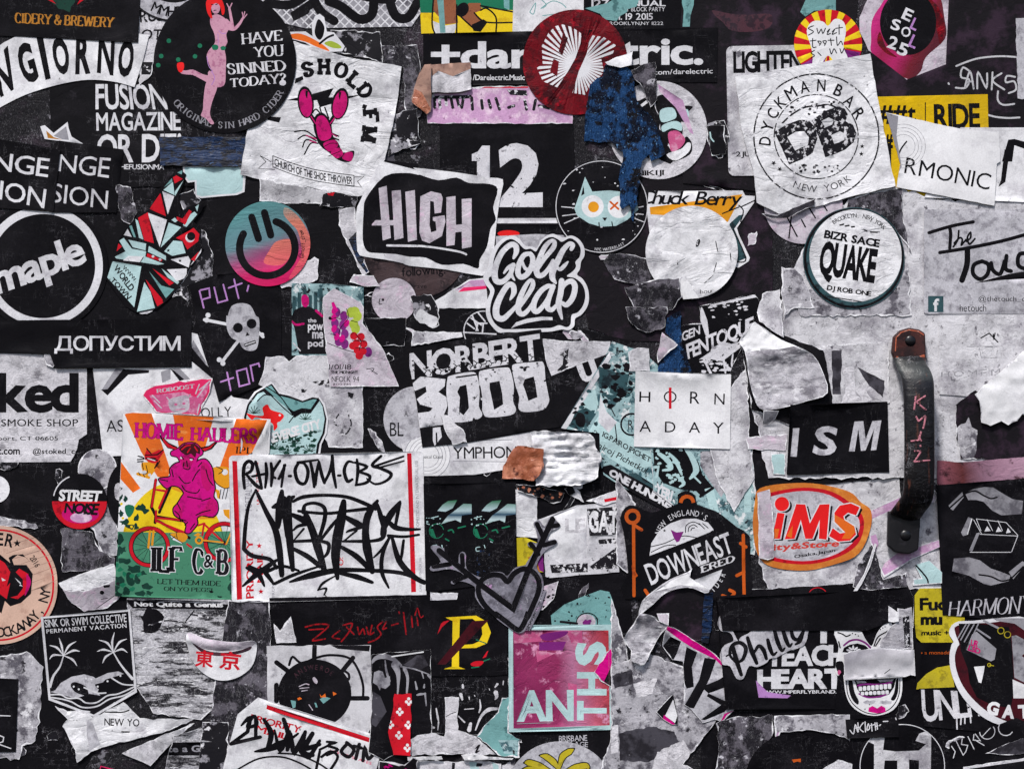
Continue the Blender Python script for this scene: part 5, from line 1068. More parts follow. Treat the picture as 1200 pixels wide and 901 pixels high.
cf = S('torn_paper', 'large curled grey sheet with a bright top fold, right of the distressed poster', sm(k('d2', '690,190 720,250 745,400 770,500 800,560 860,570 960,550 1060,520 1175,475 1140,330 1090,260 1000,215 920,180 800,100 770,85 740,130'), True, 3), 'grey_curl', 'paper', crumple=1.8, cpx=13, g=3.6,
       hf=lambda x, y: 4 * math.exp(-(((x - 905) * .25 + (y - 414)) / 9) ** 2) + 6 * max(0, ((x - 900) * .35 + (y - 440)) / 50) ** 2, thick=.7)
cf.ink('white_clean', poly('d2', '690,190 720,250 800,240 900,235 1010,215 920,180 800,100 770,80 735,130'), 'bright_fold')  # light on the top fold painted as a white shape
S('torn_paper', 'small grey rounded tab below the large curled sheet', k('d2', '820,572 905,575 890,620 850,650 822,650'), 'grunge', 'paper')
S('torn_paper', 'grey strip between the Quake disc and the large curled sheet', torn(k('d1', '820,780 920,755 930,901') + k('d2', '935,170 900,150 800,80 790,30'), 1.4, 5, 54), 'grunge_light', 'paper')
S('torn_paper', 'tall grey finger of paper just right of the grey strip, under the Quake disc', torn(k('d1', '928,630 1000,640 1045,680 1085,780 1110,860 1000,860 940,901 930,800'), 1.4, 5, 55), 'grunge', 'paper')
S('card', 'clean white square card with letters HORN ADAY and a red bar through the O', [(744.5, 435), (856.5, 438.5), (855, 526), (742.5, 523)], 'white_clean', 'card', thick=.7) \
  .ink('ink', tb('H', 749, 459, 762, 471, 2) + ring(785.2, 465, 7.6, 1.6, 6.8) + tb('R', 808.5, 459, 820, 473, 2) + tb('N', 837, 461, 849, 474, 2) + tb('A', 749, 493, 763, 506, 1) + tb('D', 779, 494, 791.5, 506.5, 1) + tb('A', 807, 494.5, 820.5, 507, 1) + tb('Y', 835, 495, 848, 508, 1), 'lettering') \
  .ink('red', rect(783.6, 454, 786.8, 479), 'red_bar')
S('torn_sticker', 'grey strips and a dark corner left of the ISM sticker', torn([(874, 512), (922, 508), (920, 528), (876, 526)], 1, 4, 56), 'lilac_pale')
blk('sheet', 'black sheet around the small teal tag left of the ISM sticker', torn([(876, 470), (930, 470), (1042, 474), (1042, 560), (884, 575), (878, 528)], .8, 7, 57), 'black', z=-.5)
S('torn_sticker', 'tiny mint tag on black left of the ISM sticker', torn(k('d2', '865,815 948,815 945,901') + k('d3', '945,100 880,95 870,20'), .7, 4, 58), 'teal_pale')
blk('sticker', 'black sticker with widely spaced italic grey letters ISM', [(924, 474), (1039, 470.5), (1041, 553), (921, 556)], 'black_plain', 'sticker') \
  .ink('grey_light', poly('d2', '990,672 1025,670 1010,830 975,828') + poly('e2', '208,800 240,635 290,632 302,735 340,632 390,628 360,792 330,795 350,675 300,795 275,797 262,675 240,800') , 'lettering') \
  .ink('grey_light', rot(tq('S', 'e2', '22,660 150,658 140,820 8,826', bold=.05), 966, 516, 4), 'lettering')
S('faded_print', 'faint thin house icon with letters HOMEM on the pale wall right of the handle', [(1100, 376), (1212, 374), (1212, 470), (1100, 462)], 'grunge_light', 'print') \
  .ink('ink', ln('e2', '943,172 990,145 1038,195;1012,150 1015,180 1022,145', 7, False), 'house_icon').ink('ink_faint', ln('e2', '935,222 945,280 1030,282 1035,222 935,222;865,220 1060,218', 4, False) + tq('HOMEM', 'e2', '722,360 1050,340 1050,380 722,388', track=.3), 'faint_lettering')
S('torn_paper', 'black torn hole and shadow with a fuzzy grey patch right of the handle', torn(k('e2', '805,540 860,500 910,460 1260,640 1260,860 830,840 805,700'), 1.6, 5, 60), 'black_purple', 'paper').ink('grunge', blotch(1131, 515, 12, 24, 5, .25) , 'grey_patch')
S('sticker', 'pink and brown shaded strip right of the lower handle', torn(k('e2', '700,850 850,860 1250,825') + k('e3', '1250,115 700,158'), .5, 8, 61), 'pinkband', wave=1.2)
fl = S('torn_flap', 'bright white torn flap jutting in from the right edge beside the handle', torn(k('e2', '1260,180 1186,235 900,485 925,520 940,640 990,658 1050,632 1090,655 1140,630 1170,590 1260,640'), 1.0, 5, 62), 'white_clean', 'flap', crumple=1.4, cpx=20, thick=.7, g=4, hf=lambda x, y: max(0, 4 - abs((x - 1190) * .6 + (y - 440)) * .06))

# ================================================================ fourth row, left
blk('sheet', 'large black backing sheet at the lower left behind the palm pentagon', torn([(-12, 540), (150, 540), (150, 700), (165, 800), (90, 912), (-12, 912)], .6, 10, 63), 'black', z=-1, g=14)
blk('sheet', 'black backing sheet under the mail label and red script', torn([(270, 690), (510, 680), (600, 560), (610, 700), (600, 860), (480, 912), (270, 912)], .6, 10, 64), 'black_plain', z=-1, g=14)
blk('sheet', 'black backing sheet around the barbed heart and copper fold', torn([(498, 545), (740, 500), (740, 740), (600, 740), (500, 700)], .6, 10, 65), 'black_plain', z=-1, g=14)
blk('sheet', 'black backing sheet around the TEACH HEART lettering at the lower right', torn([(830, 700), (1110, 690), (1212, 700), (1212, 912), (820, 912)], .6, 10, 66), 'black_plain', z=-1, g=14)
S('torn_sticker', 'grey brushed smear above the round devil sticker', torn(k('a3', '-60,330 30,335 120,350 200,370 215,395 150,395 60,385 -60,390'), 1.6, 4, 150), 'grunge', 'residue')
S('torn_sticker', 'grey scratched residue patch below the Street Noise disc', torn(k('a3', '340,400 420,395 520,420 560,520 640,560 640,590 480,630 350,640 345,520'), 2, 4, 151), 'grunge_dark', 'residue')
S('torn_sticker', 'small white squiggle scrap left of the Street Noise disc', torn(k('a3', '315,70 350,75 345,110 360,140 325,155 310,120'), 1.4, 3, 152), 'black_scrap', 'residue')
S('torn_paper', 'thin curved sliver of white paper right of the devil sticker rim', sm(k('a3', '320,740 300,800 240,870 225,868 285,800 312,742'), True, 3), 'white_old', 'paper')
S('round_sticker', 'black disc edge with thin ring line between the residue band and the bull poster', ell(150, 580, 24, 40), 'ink').ink('white_old', poly('a3', '650,150 680,148 705,180 690,240 650,235 640,190', True), 'white_eye').ink('ink', ln('a3', '670,175 685,168 680,185', 5), 'pupil')
S('round_sticker', 'small white disc with a faint mark, cut off by the left edge', ell(-4, 573, 16), 'white').ink('ink', line([(-2, 583), (1, 584)], 1), 'mark')
S('torn_paper', 'crinkled white paper fold left of the green poster base', torn(k('a3', '330,700 480,640 640,590 660,680 480,740 360,740'), 1.2, 4, 67), 'white_crumpled', 'paper', crumple=1.2, g=5)
S('torn_sticker', 'lilac-grey torn disc remains under the crinkled fold above the pentagon', torn(k('a3', '355,735 470,742 650,680 690,760 600,840 470,860 400,810'), .8, 5, 68), 'lilac_pale').ink('ink', E(*k('a3', '572,752')[0], 2.6) + poly('a3', '580,710 620,708 615,722 585,725') + ln('a3', '565,790 600,785;540,840 640,770', 4), 'marks')
sn = S('round_sticker', 'small disc, black above and glossy red-pink below, words STREET NOISE', ell(94, 587, 32.5), 'ink')
sn.ink('red', [[ell(94, 587, 32.3, a0=180, a1=360)]], 'red_half').ink('magenta', E(95, 602, 22, 11), 'pink_glow').ink('lilac', E(96, 606, 13, 6), 'pink_glow').ink('white_print', arc(94, 587, 31, 112, 168, 1.4), 'rim_light') \
  .ink('white_clean', tq('STREET', 'a3', '335,180 575,188 562,250 328,246', bold=.07, track=.03), 'lettering').ink('ink', tq('NOISE', 'a3', '368,255 562,258 545,325 358,312', bold=.06, track=.03), 'lettering')
rk = S('round_sticker', 'wood-toned round sticker with a red rim and devil, words ROCKAWAY, NY 2016', ell(-1, 685, 69.5), 'tan')
rk.ink('red', ring(-1, 685, 65.5, 2.2), 'rim').ink('kraft', sum([line([(5 + i * 3, 640 + i * 8), (75, 612 + i * 8 + 8)], .7) for i in range(0, 8)], []), 'wood_lines').ink('tan', E(-1, 685, 36), 'field') \
  .ink('ink', poly('a3', '0,540 60,590 50,560 75,545 130,540 165,580 150,560 100,545 70,570 80,600 150,600 185,650 175,760 120,810 60,830 30,800 10,870 -20,840 -40,540', False) + star(*k('a3', '98,480')[0], 4.8) + ta('ER', -1, 685, 54, 88, 76, 15, bold=.04), 'devil_outline') \
  .ink('red', poly('a3', '0,570 30,590 60,640 40,720 60,700 40,790 0,760') + poly('a3', '60,780 100,790 140,760 165,700 160,650 110,620 90,640 130,680 130,730 100,770', False), 'devil').ink('magenta', poly('a3', '150,650 175,690 160,740 140,770 150,710', True), 'devil_highlight').ink('white_print', poly('a3', '10,670 35,685 15,690') + poly('a3', '85,670 120,700 110,715 130,720 100,690'), 'eye') \
  .ink('ink', ta('2016', -1, 685, 51, 39, 27, 7, bold=.02, wf=.75) + ta('ROCKAWAY, NY', -1, 685, 55, -96, -8, 12, True, bold=.03, wf=.85), 'lettering')
# bull poster
bp = S('poster', 'orange, white and green poster of a magenta bull riding a bicycle, words HOMIE HAULERS', [(145, 485), (160, 483), (318, 491), (316, 531), (290, 560), (272, 702), (136, 698), (139, 620), (142, 560)], 'white_clean', 'poster', g=7)
B1, B2 = (130, 475, 6), (130, 590, 7.833)
ILF = tq('ILF', B2, '366,388 665,392 660,640 362,634', font='s', wt=.27, thin=.09, serif=.055, track=.05) + tq('C', B2, '745,405 852,405 852,650 745,650', font='s', wt=.28, thin=.1) + tb('&', 239, 649.5, 250.5, 665, bold=.03) + tq('B', B2, '965,412 1085,415 1085,655 960,655', font='s', wt=.28, thin=.1)
ivy = [('70,640', 6, 7), ('110,655', 5, 5), ('215,715', 8, 6), ('245,740', 6, 5), ('75,760', 5, 6), ('185,790', 6, 7), ('100,820', 9, 6), ('140,850', 7, 5), ('180,850', 5, 5), ('60,700', 4, 4)]
ivy2 = [('90,330', 6, 8), ('110,420', 8, 6), ('60,480', 5, 8), ('130,520', 9, 5), ('210,600', 10, 7), ('90,690', 7, 8), ('180,690', 6, 9), ('240,700', 5, 7), ('330,760', 9, 6), ('150,800', 8, 6), ('60,770', 5, 7), ('280,820', 8, 5), ('350,820', 6, 4), ('80,830', 9, 4), ('300,640', 5, 4), ('1100,680', 3, 5), ('1100,780', 4, 7), ('1000,855', 4, 2)]
BODY = sm(k(B1, '450,412 500,402 520,445 560,450 600,400 640,380 675,385 712,440 722,520 732,580 722,640 748,680 752,740 718,780 640,770 605,792 608,830 575,875 552,895 525,888 532,840 500,800 452,770 442,725 470,690 498,645 515,612 480,572 430,562 392,580 345,530 350,512 420,500 418,450'), True, 3)
HEAD = sm(k(B1, '478,300 520,268 590,265 635,305 645,340 612,365 595,415 555,452 518,450 490,400 470,362 430,350 428,325'), True, 3)
bp.ink('orange', poly(B1, '100,62 130,50 290,56 420,450 400,520 330,500 215,325') + poly(B1, '440,65 727,80 655,330 480,300') + poly(B1, '890,92 1108,100 995,330 830,440 768,430') + poly(B1, '78,395 212,580 160,612 74,515'), 'orange_rays') \
  .ink('yellow', poly('', ell(203, 655, 62, 90, a0=0, a1=180) + [(141, 655)]), 'sun').ink('green_poster', poly('', '130,622 190,624 272,622 276,712 130,708'), 'ground') \
  .ink('green_dark', sum([blotch(*k(B1, q)[0], a * .62, b * .62, i + 3, .5, 11) for i, (q, a, b) in enumerate(ivy)], []) + sum([blotch(*k(B2, q)[0], a * .72, b * .72, i + 30, .5, 11) for i, (q, a, b) in enumerate(ivy2)], []), 'ivy_shadow') \
  .ink('green', poly(B1, '105,705 140,695 170,712 160,755 132,785 108,750', True) + sum([blotch(*k(B2, q)[0], 3, 2.6, i + 70, .4, 9) for i, q in enumerate(('95,600', '130,640', '200,660', '60,560', '120,740', '200,780', '260,650'))], []), 'ivy_leaf') \
  .ink('yellow', sum([E(*k(B1, q)[0], 1.6) for q in ('150,850', '90,790', '205,870', '80,690')], []), 'berries') \
  .ink('ink', ring(175.4, 640.4, 24.4, 5.6) + ring(262.8, 635, 24.4, 5.6) + line([(183, 562), (178, 594), (183, 604), (182, 612)], 3.6) + line([(201, 568), (187, 600)], 3.4) + line([(184, 605), (214, 610)], 3.4) + line([(185, 610), (222, 630)], 3.4), 'bicycle_outline') \
  .ink('red', ring(175.4, 640.4, 23.7, 3.8) + ring(262.8, 635, 23.7, 3.8) + ln(B1, '318,520 290,710;325,592 388,602;402,575 340,720;320,740 318,815;322,790 500,805;330,815 540,900', 15) + ln(B2, '430,160 650,270;800,200 860,180;860,190 1050,370;855,185 840,290;940,240 900,290;700,370 740,400', 18), 'bicycle') \
  .ink('ink', sum([line([(175.4 + 2 * math.cos(a), 640.4 + 2 * math.sin(a)), (175.4 + 20 * math.cos(a), 640.4 + 20 * math.sin(a))], .55, cap=False) for a in [i * .45 + .2 for i in range(14)]] + [line([(262.8, 635), (262.8 + 20 * math.cos(a), 635 + 20 * math.sin(a))], .55, cap=False) for a in [i * .45 for i in range(14)]], []), 'spokes') \
  .ink('amber', ln(B2, '360,250 345,400;392,250 380,375', 20) + ring(*k(B2, '810,335')[0], 4.9, 2.4) + ln(B2, '850,335 1030,355;1060,370 1110,250', 14) + poly(B2, '545,275 640,265 690,280 705,310 680,345 640,350 580,310', True) + poly(B2, '760,290 800,265 830,280 800,300') + poly(B1, '225,400 300,408 312,450 280,495 240,480 220,440', True)
       + ln(B1, '192,480 270,505;440,580 515,608;680,558 755,605', 20) + ln(B1, '630,790 730,788', 16) + poly(B1, '715,442 750,430 800,430 834,450 836,565 795,582 742,548 718,485', True) + poly(B1, '790,730 836,730 836,800 800,770') + poly(B1, '740,600 770,590 775,660 750,650'), 'gold_parts') \
  .ink('white_print', E(*k(B1, '803,468')[0], 3.6) + poly(B1, '765,590 832,580 832,650 770,660') + poly(B1, '785,690 836,680 836,720 775,730') + E(*k(B1, '240,470')[0], 2.4) + E(*k(B1, '275,487')[0], 1.8) + poly(B2, '540,280 560,300 660,358 650,364 570,330') + poly(B1, '40,560 90,540 85,620 50,640', True), 'white_parts') \
  .ink('ink', ln(B1, '775,590 765,650;800,585 785,655;825,582 808,655;745,430 790,455 760,480;742,548 800,582 836,575;222,400 232,450;250,420 260,470 240,480;200,470 210,490;230,480 240,500;715,445 718,500 745,550;60,572 85,580 75,590', 6) + ring(*k(B2, '810,335')[0], 2.4, .7) + ln(B2, '540,280 580,310 660,360;600,270 610,320;850,350 1040,375;560,320 590,300', 7), 'outlines') \
  .ink('red', poly(B1, '240,345 258,302 285,338 340,310 378,322 345,372 332,402 290,405 240,378', False), 'fox').ink('ink', ln(B1, '255,302 285,338;245,350 330,345;250,370 330,385;190,380 235,375;195,355 235,368;192,395 230,392;370,312 330,345;320,430 345,390;310,440 330,400;262,375 318,372', 9), 'fox_lines').ink('white_print', ln(B1, '262,372 312,388', 7), 'fox_teeth') \
  .ink('ink', fatten([[BODY]], 1.5) + fatten([[HEAD]], 1.3) + poly(B1, '345,200 352,235 400,300 460,315 470,290 410,262') + poly(B1, '630,295 690,282 752,240 755,256 712,308 655,328'), 'bull_outline') \
  .ink('magenta_hot', [[BODY]] + [[HEAD]], 'bull').ink('magenta', poly(B1, '520,340 575,340 585,390 545,445 515,440 495,400', True) + poly(B1, '700,650 745,690 740,745 690,765 610,775 660,720', True) + poly(B1, '470,690 500,720 500,790 460,765 448,730', True) + poly(B1,'640,400 700,440 712,560 680,600 640,540', True), 'bull_shade') \
  .ink('maroon', poly(B1, '478,305 518,270 590,266 630,300 628,345 604,332 595,368 565,338 530,350 500,332', False), 'hair').ink('red', ln(B1, '500,310 530,285 560,280;540,330 560,300;590,290 610,320', 9) + poly(B1, '362,222 405,268 440,290 468,297 455,308 405,295 375,262') + poly(B1, '640,305 690,292 738,256 705,298 660,320'), 'hair_and_horns') \
  .ink('white_print', E(*k(B1, '497,367')[0], 1.4) + E(*k(B1, '567,378')[0], 1.7), 'eyes') \
  .ink('ink', ln(B1, '500,360 515,380;555,370 585,375;512,440 545,450 560,435;535,390 540,430;515,400 510,430;480,500 520,545 560,540;575,530 600,480 625,450;670,450 690,520 720,560;500,560 530,600 600,615 625,590;540,640 590,650 640,660;600,770 640,750 700,735;450,740 480,770 490,810;640,670 700,650;470,690 490,730;430,450 440,500;350,520 400,530;520,840 540,820;560,870 590,830;500,800 530,810;615,430 640,400', 8), 'bull_lines') \
  .ink('ink', fatten(tq('HOMIE', B1, '172,114 513,128 510,248 168,230', font='s', wt=.24, thin=.1, serif=.05) + tq('HAULERS', B1, '562,150 1038,158 1032,272 558,250', font='s', wt=.24, thin=.1, serif=.05), .35), 'title_edge') \
  .ink('magenta_hot', tq('HOMIE', B1, '172,114 513,128 510,248 168,230', font='s', wt=.24, thin=.1, serif=.05) + tq('HAULERS', B1, '562,150 1038,158 1032,272 558,250', font='s', wt=.24, thin=.1, serif=.05), 'title_lettering') \
  .ink('white_print', fatten(ILF, 1.0), 'letter_edge') \
  .ink('ink', ILF + tq('IPL', B1, '882,288 1000,292 998,342 878,338', font='s', wt=.18, thin=.08, serif=.06, track=.14) + tq('LET THEM RIDE', B2, '425,685 1012,708 1010,756 425,735', font='s', wt=.16, thin=.08, serif=.04) + tq('ON YO PEGS!', B2, '487,758 945,772 942,818 485,806', font='s', wt=.16, thin=.08, serif=.04), 'lettering')
S('torn_poster', 'shredded black and white poster with Not Quite a Genius, right of the palm pentagon', torn([(150, 700), (271, 702), (268, 760), (250, 830), (236, 843), (180, 835), (152, 790)], 1.0, 5, 69, skip=(0,)), 'white_shred', 'poster', crumple=.6) \
  .ink('ink', blotch(178, 728, 16, 14, 8, .4) + poly('a3', '700,790 1290,820 1290,850 740,840'), 'dark_patch').ink('white_clean', tq('Not Quite a Genius', '', '158,704 262,705 262,712 158,711', bold=.06), 'lettering').ink('ink_dist', ln('a4', '830,100 920,75 990,80;1000,120 1080,20;1060,40 1186,60', 8), 'scratches')
S('sticker', 'black pentagon sticker with two palms and waves, words SINK OR SWIM COLLECTIVE', k('a4', '230,52 728,10 765,470 525,610 272,515'), 'ink').ink('white_print', [[k('a4', '230,52 728,10 765,470 525,610 272,515'), k('a4', '245,62 717,22 751,462 523,596 284,504')]], 'white_border')
s_ = ALL[-1]
s_.ink('white_print', tq('SINK OR SWIM COLLECTIVE', 'a4', '250,68 705,35 708,82 256,112', bold=.02, track=.08) + tq('PERMANENT VACATION', 'a4', '260,122 705,88 708,112 262,146', bold=.02, track=.14), 'lettering')
fr = []
for strk, ww in (('355,268 345,215 330,170;355,268 385,215 425,190;355,268 320,225 278,212;355,268 300,265 278,288;355,268 410,240 445,245;355,268 405,290 430,325;632,250 625,195 638,140;632,250 665,195 708,175;632,250 600,200 552,182;632,250 580,235 542,245;632,250 680,232 712,250;632,250 590,275 572,310', [.6, 2.6, .5]),
                 ('280,440 300,380 335,330 355,270;740,395 700,350 665,305 632,250', [3.4, 2.6, 2, 1.2])):
    for q in strk.split(';'): fr += line(k('a4', q), ww, smooth=True)
s_.ink('white_print', fr, 'palm_trees').ink('grey_light', poly('a4', '282,470 310,460 340,420 400,385 470,372 520,385 535,395 600,365 660,355 692,368 640,385 590,400 560,430 545,470 560,490 500,480 440,500 400,500 330,480', False), 'wave') \
  .ink('ink', poly('a4', '395,430 420,415 480,440 500,490 530,505 440,480 410,460', True) + poly('a4', '530,430 560,420 600,410 640,390 680,400 740,430 740,440 640,465 590,475 550,455', True), 'wave_shadow') \
  .ink('white_print', ln('a4', '284,485 340,485 380,505 440,505 480,530 540,528 600,490 660,480 750,440;284,500 350,510 400,525 460,555 540,550 610,510 690,490 750,455;370,540 440,570 500,580;580,575 640,530;620,390 680,425 745,430;470,445 540,475 590,475', 8) + sum([E(*k('a4', q)[0], 1.2) for q in ('412,440', '440,455', '545,440', '655,375', '672,380', '600,410', '480,395', '510,400')], []), 'wave_lines')
# mail label
pm = S('mail_label', 'large white mail label with red bars and a heavy black graffiti tag', rrect(270.5, 531, 498, 703, 5, -1.3), 'white', 'label', g=7)
pm.ink('red', poly('b3', '155,22 182,24 210,790 182,792') + poly('b3', '1125,-20 1150,-20 1175,750 1148,752'), 'red_bars') \
  .ink('red', tq('PRIORITY', 'b3', '230,790 228,465 270,462 275,788', bold=.03)[:0] + rot(tb('PRIORITY', 257 - 0, 662, 325, 671, bold=.04), 291, 666, 0)[:0] + warp(raw('PRIORITY', bold=.04), k('b3', '230,788 232,462 268,460 275,785')) + warp(raw('MAIL', bold=.04), k('b3', '292,700 290,540 322,538 326,698')) + star(*k('b3', '303,495')[0], 3.6) + star(*k('b3', '313,748')[0], 3.6)
       + warp(raw('TO:', bold=.03), k('b3', '745,635 742,560 770,558 774,633')) + warp(raw('UNITED STATES', bold=.02), k('b3', '290,265 285,30 300,30 305,264')), 'red_lettering') \
  .ink('grey_print', warp(raw('FROM:', bold=.02), k('b3', '375,780 372,700 388,700 390,778')) + warp(raw('POSTAL SERVICE', bold=.02), k('b3', '225,300 222,50 262,50 265,300')) + warp(raw('DOMESTIC AND INTERNATIONAL USE', bold=.01), k('c3', '38,400 30,20 48,20 55,400')) + warp(raw('LABEL 228 MARCH 2016', bold=.01), k('c3', '55,745 52,560 66,560 68,745')), 'small_lettering')
def tag(tile, spec):
    out = []
    for ww, s_s in spec:
        for q in s_s.split(';'):
            p = k(tile, q)
            n = len(p)
            if isinstance(ww, tuple): wl = [w * 1.3 / 4.744 for w in ww]
            else: wl = ww * 1.15 / 4.744
            out += line(p, wl, smooth=n > 2)
    return out
MT = (270, 525, 5)
def heavier(sp, q=1.22): return ';'.join(' '.join('%s,%.1f' % (w.rsplit(',', 1)[0], float(w.rsplit(',', 1)[1]) * q) for w in st.split()) for st in sp.split(';'))
pm.ink('ink', brush(MT, heavier('85,235,14 78,160,18 85,100,18 110,76,18 132,92,18 125,130,16 92,152,14;92,150,12 150,215,20 182,235,14;150,80,16 165,140,18 185,235,14;210,88,14 214,150,18 205,230,12;130,165,12 215,148,14;240,88,14 246,150,20 240,222,12;292,74,14 245,150,16 265,175,12;322,98,14 290,170,16 282,178,12;318,100,16 300,225,12;345,163,14 355,163,14;'
   '402,84,14 380,130,18 398,195,18 438,205,16 456,140,18 436,92,14 405,86,10;395,84,14 515,68,10;470,80,14 484,150,18 492,226,14;520,78,12 505,150,18 500,215,12;520,80,14 535,150,18 552,202,16;598,45,10 585,130,16 552,200,14;598,45,16 602,130,20 620,230,12;632,160,12 646,160,12;'
   '722,84,10 690,80,14 668,130,18 686,192,18 716,182,12;742,66,12 748,130,18 738,216,12;730,84,12 800,108,16 752,138,12;752,138,12 816,162,16 800,200,16 735,216,12;884,46,14 832,98,16 880,118,16 942,150,18 915,190,14 850,210,12 800,178,8;850,104,12 1015,48,10;880,112,10 1018,74,8')) +
  brush(MT, heavier('150,245,10 108,340,16 88,470,20 80,590,20;80,590,20 130,630,22 230,650,20 270,700,18;150,245,14 210,370,24 265,480,32 288,600,34 302,742,26;303,252,20 292,340,44 278,460,26;310,300,40 318,420,18 330,520,14;345,290,26 340,400,38 350,560,36 366,712,22;250,345,16 300,325,40 372,284,16;'
   '368,312,14 430,285,20 550,275,16 680,285,18 780,320,20 852,355,18;400,368,14 560,382,16 700,366,16 862,348,20;365,390,20 430,420,36 462,440,20 400,455,16 370,480,10;372,540,8 430,472,12;368,546,14 500,540,18;368,588,18 450,632,26 525,690,24;430,372,26 440,332,16 500,322,16 552,350,20 552,420,22 520,530,18;445,395,30 480,480,36 512,580,42 552,720,26;'
   '520,542,14 575,560,20 570,612,18 540,645,10;665,312,26 652,400,46 628,520,50 616,640,44 628,762,18;655,385,14 585,465,18 528,540,14;668,400,20 740,440,34 772,458,20 700,482,14 680,492,8;660,548,8 740,482,12;660,545,12 790,545,18;650,578,18 735,630,28 805,695,26;862,308,16 808,390,36 792,480,34 802,590,44 832,722,26;'
   '862,330,16 882,400,26 902,480,26 885,530,20 812,545,14;995,312,12 945,380,34 905,450,34 888,505,18;992,320,20 968,452,16;900,400,14 960,460,28 1030,475,20 1112,474,10;925,512,16 1020,518,14 1105,506,12;935,515,14 892,620,20 888,725,22 928,816,10;948,525,16 988,655,30 1060,740,30 1136,788,18;1015,540,14 1005,620,16 998,662,8;840,640,8 890,590,16 920,540,12;'
   '350,782,10 480,742,34 620,716,26 780,714,20 1000,730,20 1136,782,20;640,732,14 740,752,28 832,785,16;262,792,16 370,742,18 520,692,10;75,806,10 150,742,28 230,684,24 272,655,14;96,700,14 165,740,28 200,806,10;110,690,14 200,722,20 300,690,16 400,716,12;176,700,12 215,740,24 255,795,12;620,745,6 545,788,14 515,830,10;512,830,6 562,820,12 550,858,8;552,856,5 572,876,3')), 'graffiti_tag')
blk('sheet', 'black sheet with small red brush script below the mail label', torn([(316, 700), (505, 696), (590, 705), (500, 760), (436, 765), (316, 762)], .4, 8, 70), 'black_plain') \
  .ink('script_red', ln('b4', '560,110 620,95 690,100 640,150 600,185 670,175;580,125 660,120;750,130 710,165 750,175;770,100 820,90 800,140 760,190;790,110 830,150;850,110 860,150 880,120 890,150;900,110 910,150;930,100 920,150 940,140;990,80 960,110 980,150 950,180 910,195;1010,80 990,120 1010,115;1040,100 1075,90;1080,25 1082,35;1105,30 1120,150;1150,50 1155,110;1180,60 1186,100', 8) + ln('c3', '30,880 45,840 60,890 80,880', 6), 'red_script')
S('torn_paper', 'grey torn triangle beside the red script, below the mail label', torn(k('b4', '385,90 420,130 480,50 510,195 400,200'), .8, 5, 71), 'grunge_light', 'paper')
S('torn_sticker', 'dark grey mottled sheet between the mail label and the Tokyo disc', torn([(268, 702), (316, 704), (318, 760), (316, 820), (262, 912), (240, 912), (252, 800)], 1, 6, 72), 'grunge_dark')
wh = S('sticker', 'square grey-white sticker with a black ship wheel and tiny colourful shapes', torn([(313, 756), (435, 755), (436, 850), (430, 862), (400, 870), (315, 850)], .7, 6, 73), 'grunge_light', g=7)
M('white_scuffed', (205, 204, 209), (150, 148, 155), .25, 24, .05, more=[(BKC, .03, 8, .02)], dirt=.4, wr=.3)
wh.mat = 'white_scuffed'
wh.ink('ink', E(369, 812, 43, 40) + ln('b4', '612,215 608,320;400,305 490,375;825,280 760,360;800,505 905,505;400,430 400,520', 26) + ln('b4', '470,320 490,275 540,310 620,280 700,265 800,280 850,340 880,430 880,500;770,350 800,370 800,400 770,380', 14) + poly('b4', '700,210 920,212 915,245 860,240 800,235 740,230'), 'ship_wheel') \
  .ink('teal', poly('b4', '478,515 508,520 505,555 490,560') + poly('b4', '610,530 620,530 628,555 618,555') + poly('b4', '640,510 665,495 700,505 660,535'), 'shards').ink('orange', poly('b4', '515,505 530,498 542,508 520,516') + poly('b4', '640,480 650,495 670,478 675,500 645,500') + poly('b4', '712,468 735,480 715,492'), 'shards') \
  .ink('maroon_dull', ta('ANSWEROE', 369, 812, 31, 135, 50, 6), 'faint_lettering').ink('lilac_pale', poly('b4', '600,395 612,388 628,410 622,425 608,415', True) + ln('b4', '525,440 560,425 580,430;530,450 580,445;540,465 570,460;580,540 600,570', 5), 'shards')
wht = S('torn_paper', 'white folded sheet with faint NEW Y lettering under the palm pentagon', torn(k('a4', '310,545 380,575 440,570 520,610 690,525 780,615 1080,620 950,680 600,770 510,800 432,862 425,790 350,660 380,620'), 1.3, 5, 74), 'white_crumpled', 'paper', crumple=1.0, g=5) \
  .ink('ink', tb('NEW YO', 123, 841, 164, 850, 2, bold=.02) + ln('a4', '590,580 680,582 720,570;680,690 720,692', 7), 'lettering').ink('grey_light', poly('a4', '485,620 520,640 560,760 500,800 485,700'), 'fold_shade')
S('torn_paper', 'curled grey triangular flap beneath the white folded sheet', torn(k('a4', '680,810 900,710 1085,640 960,750 840,880 800,860'), .9, 5, 75), 'grunge_light', 'paper', crumple=1.4, g=5, thick=1)
S('torn_poster', 'second shredded scrap reading Quite a Genius near the bottom left edge', torn([(205, 860), (262, 845), (262, 912), (190, 912)], 1, 5, 76), 'white_shred', 'poster').ink('ink', rect(196, 868, 262, 884), 'dark_band').ink('grey_print', tb('ite a Genius', 195, 872, 262, 880, bold=.05), 'lettering')
S('torn_paper', 'speckled grey scrap left of the lower mail label', torn([(238, 845), (268, 845), (268, 912), (232, 912)], 1, 5, 77), 'black_scrap', 'paper')
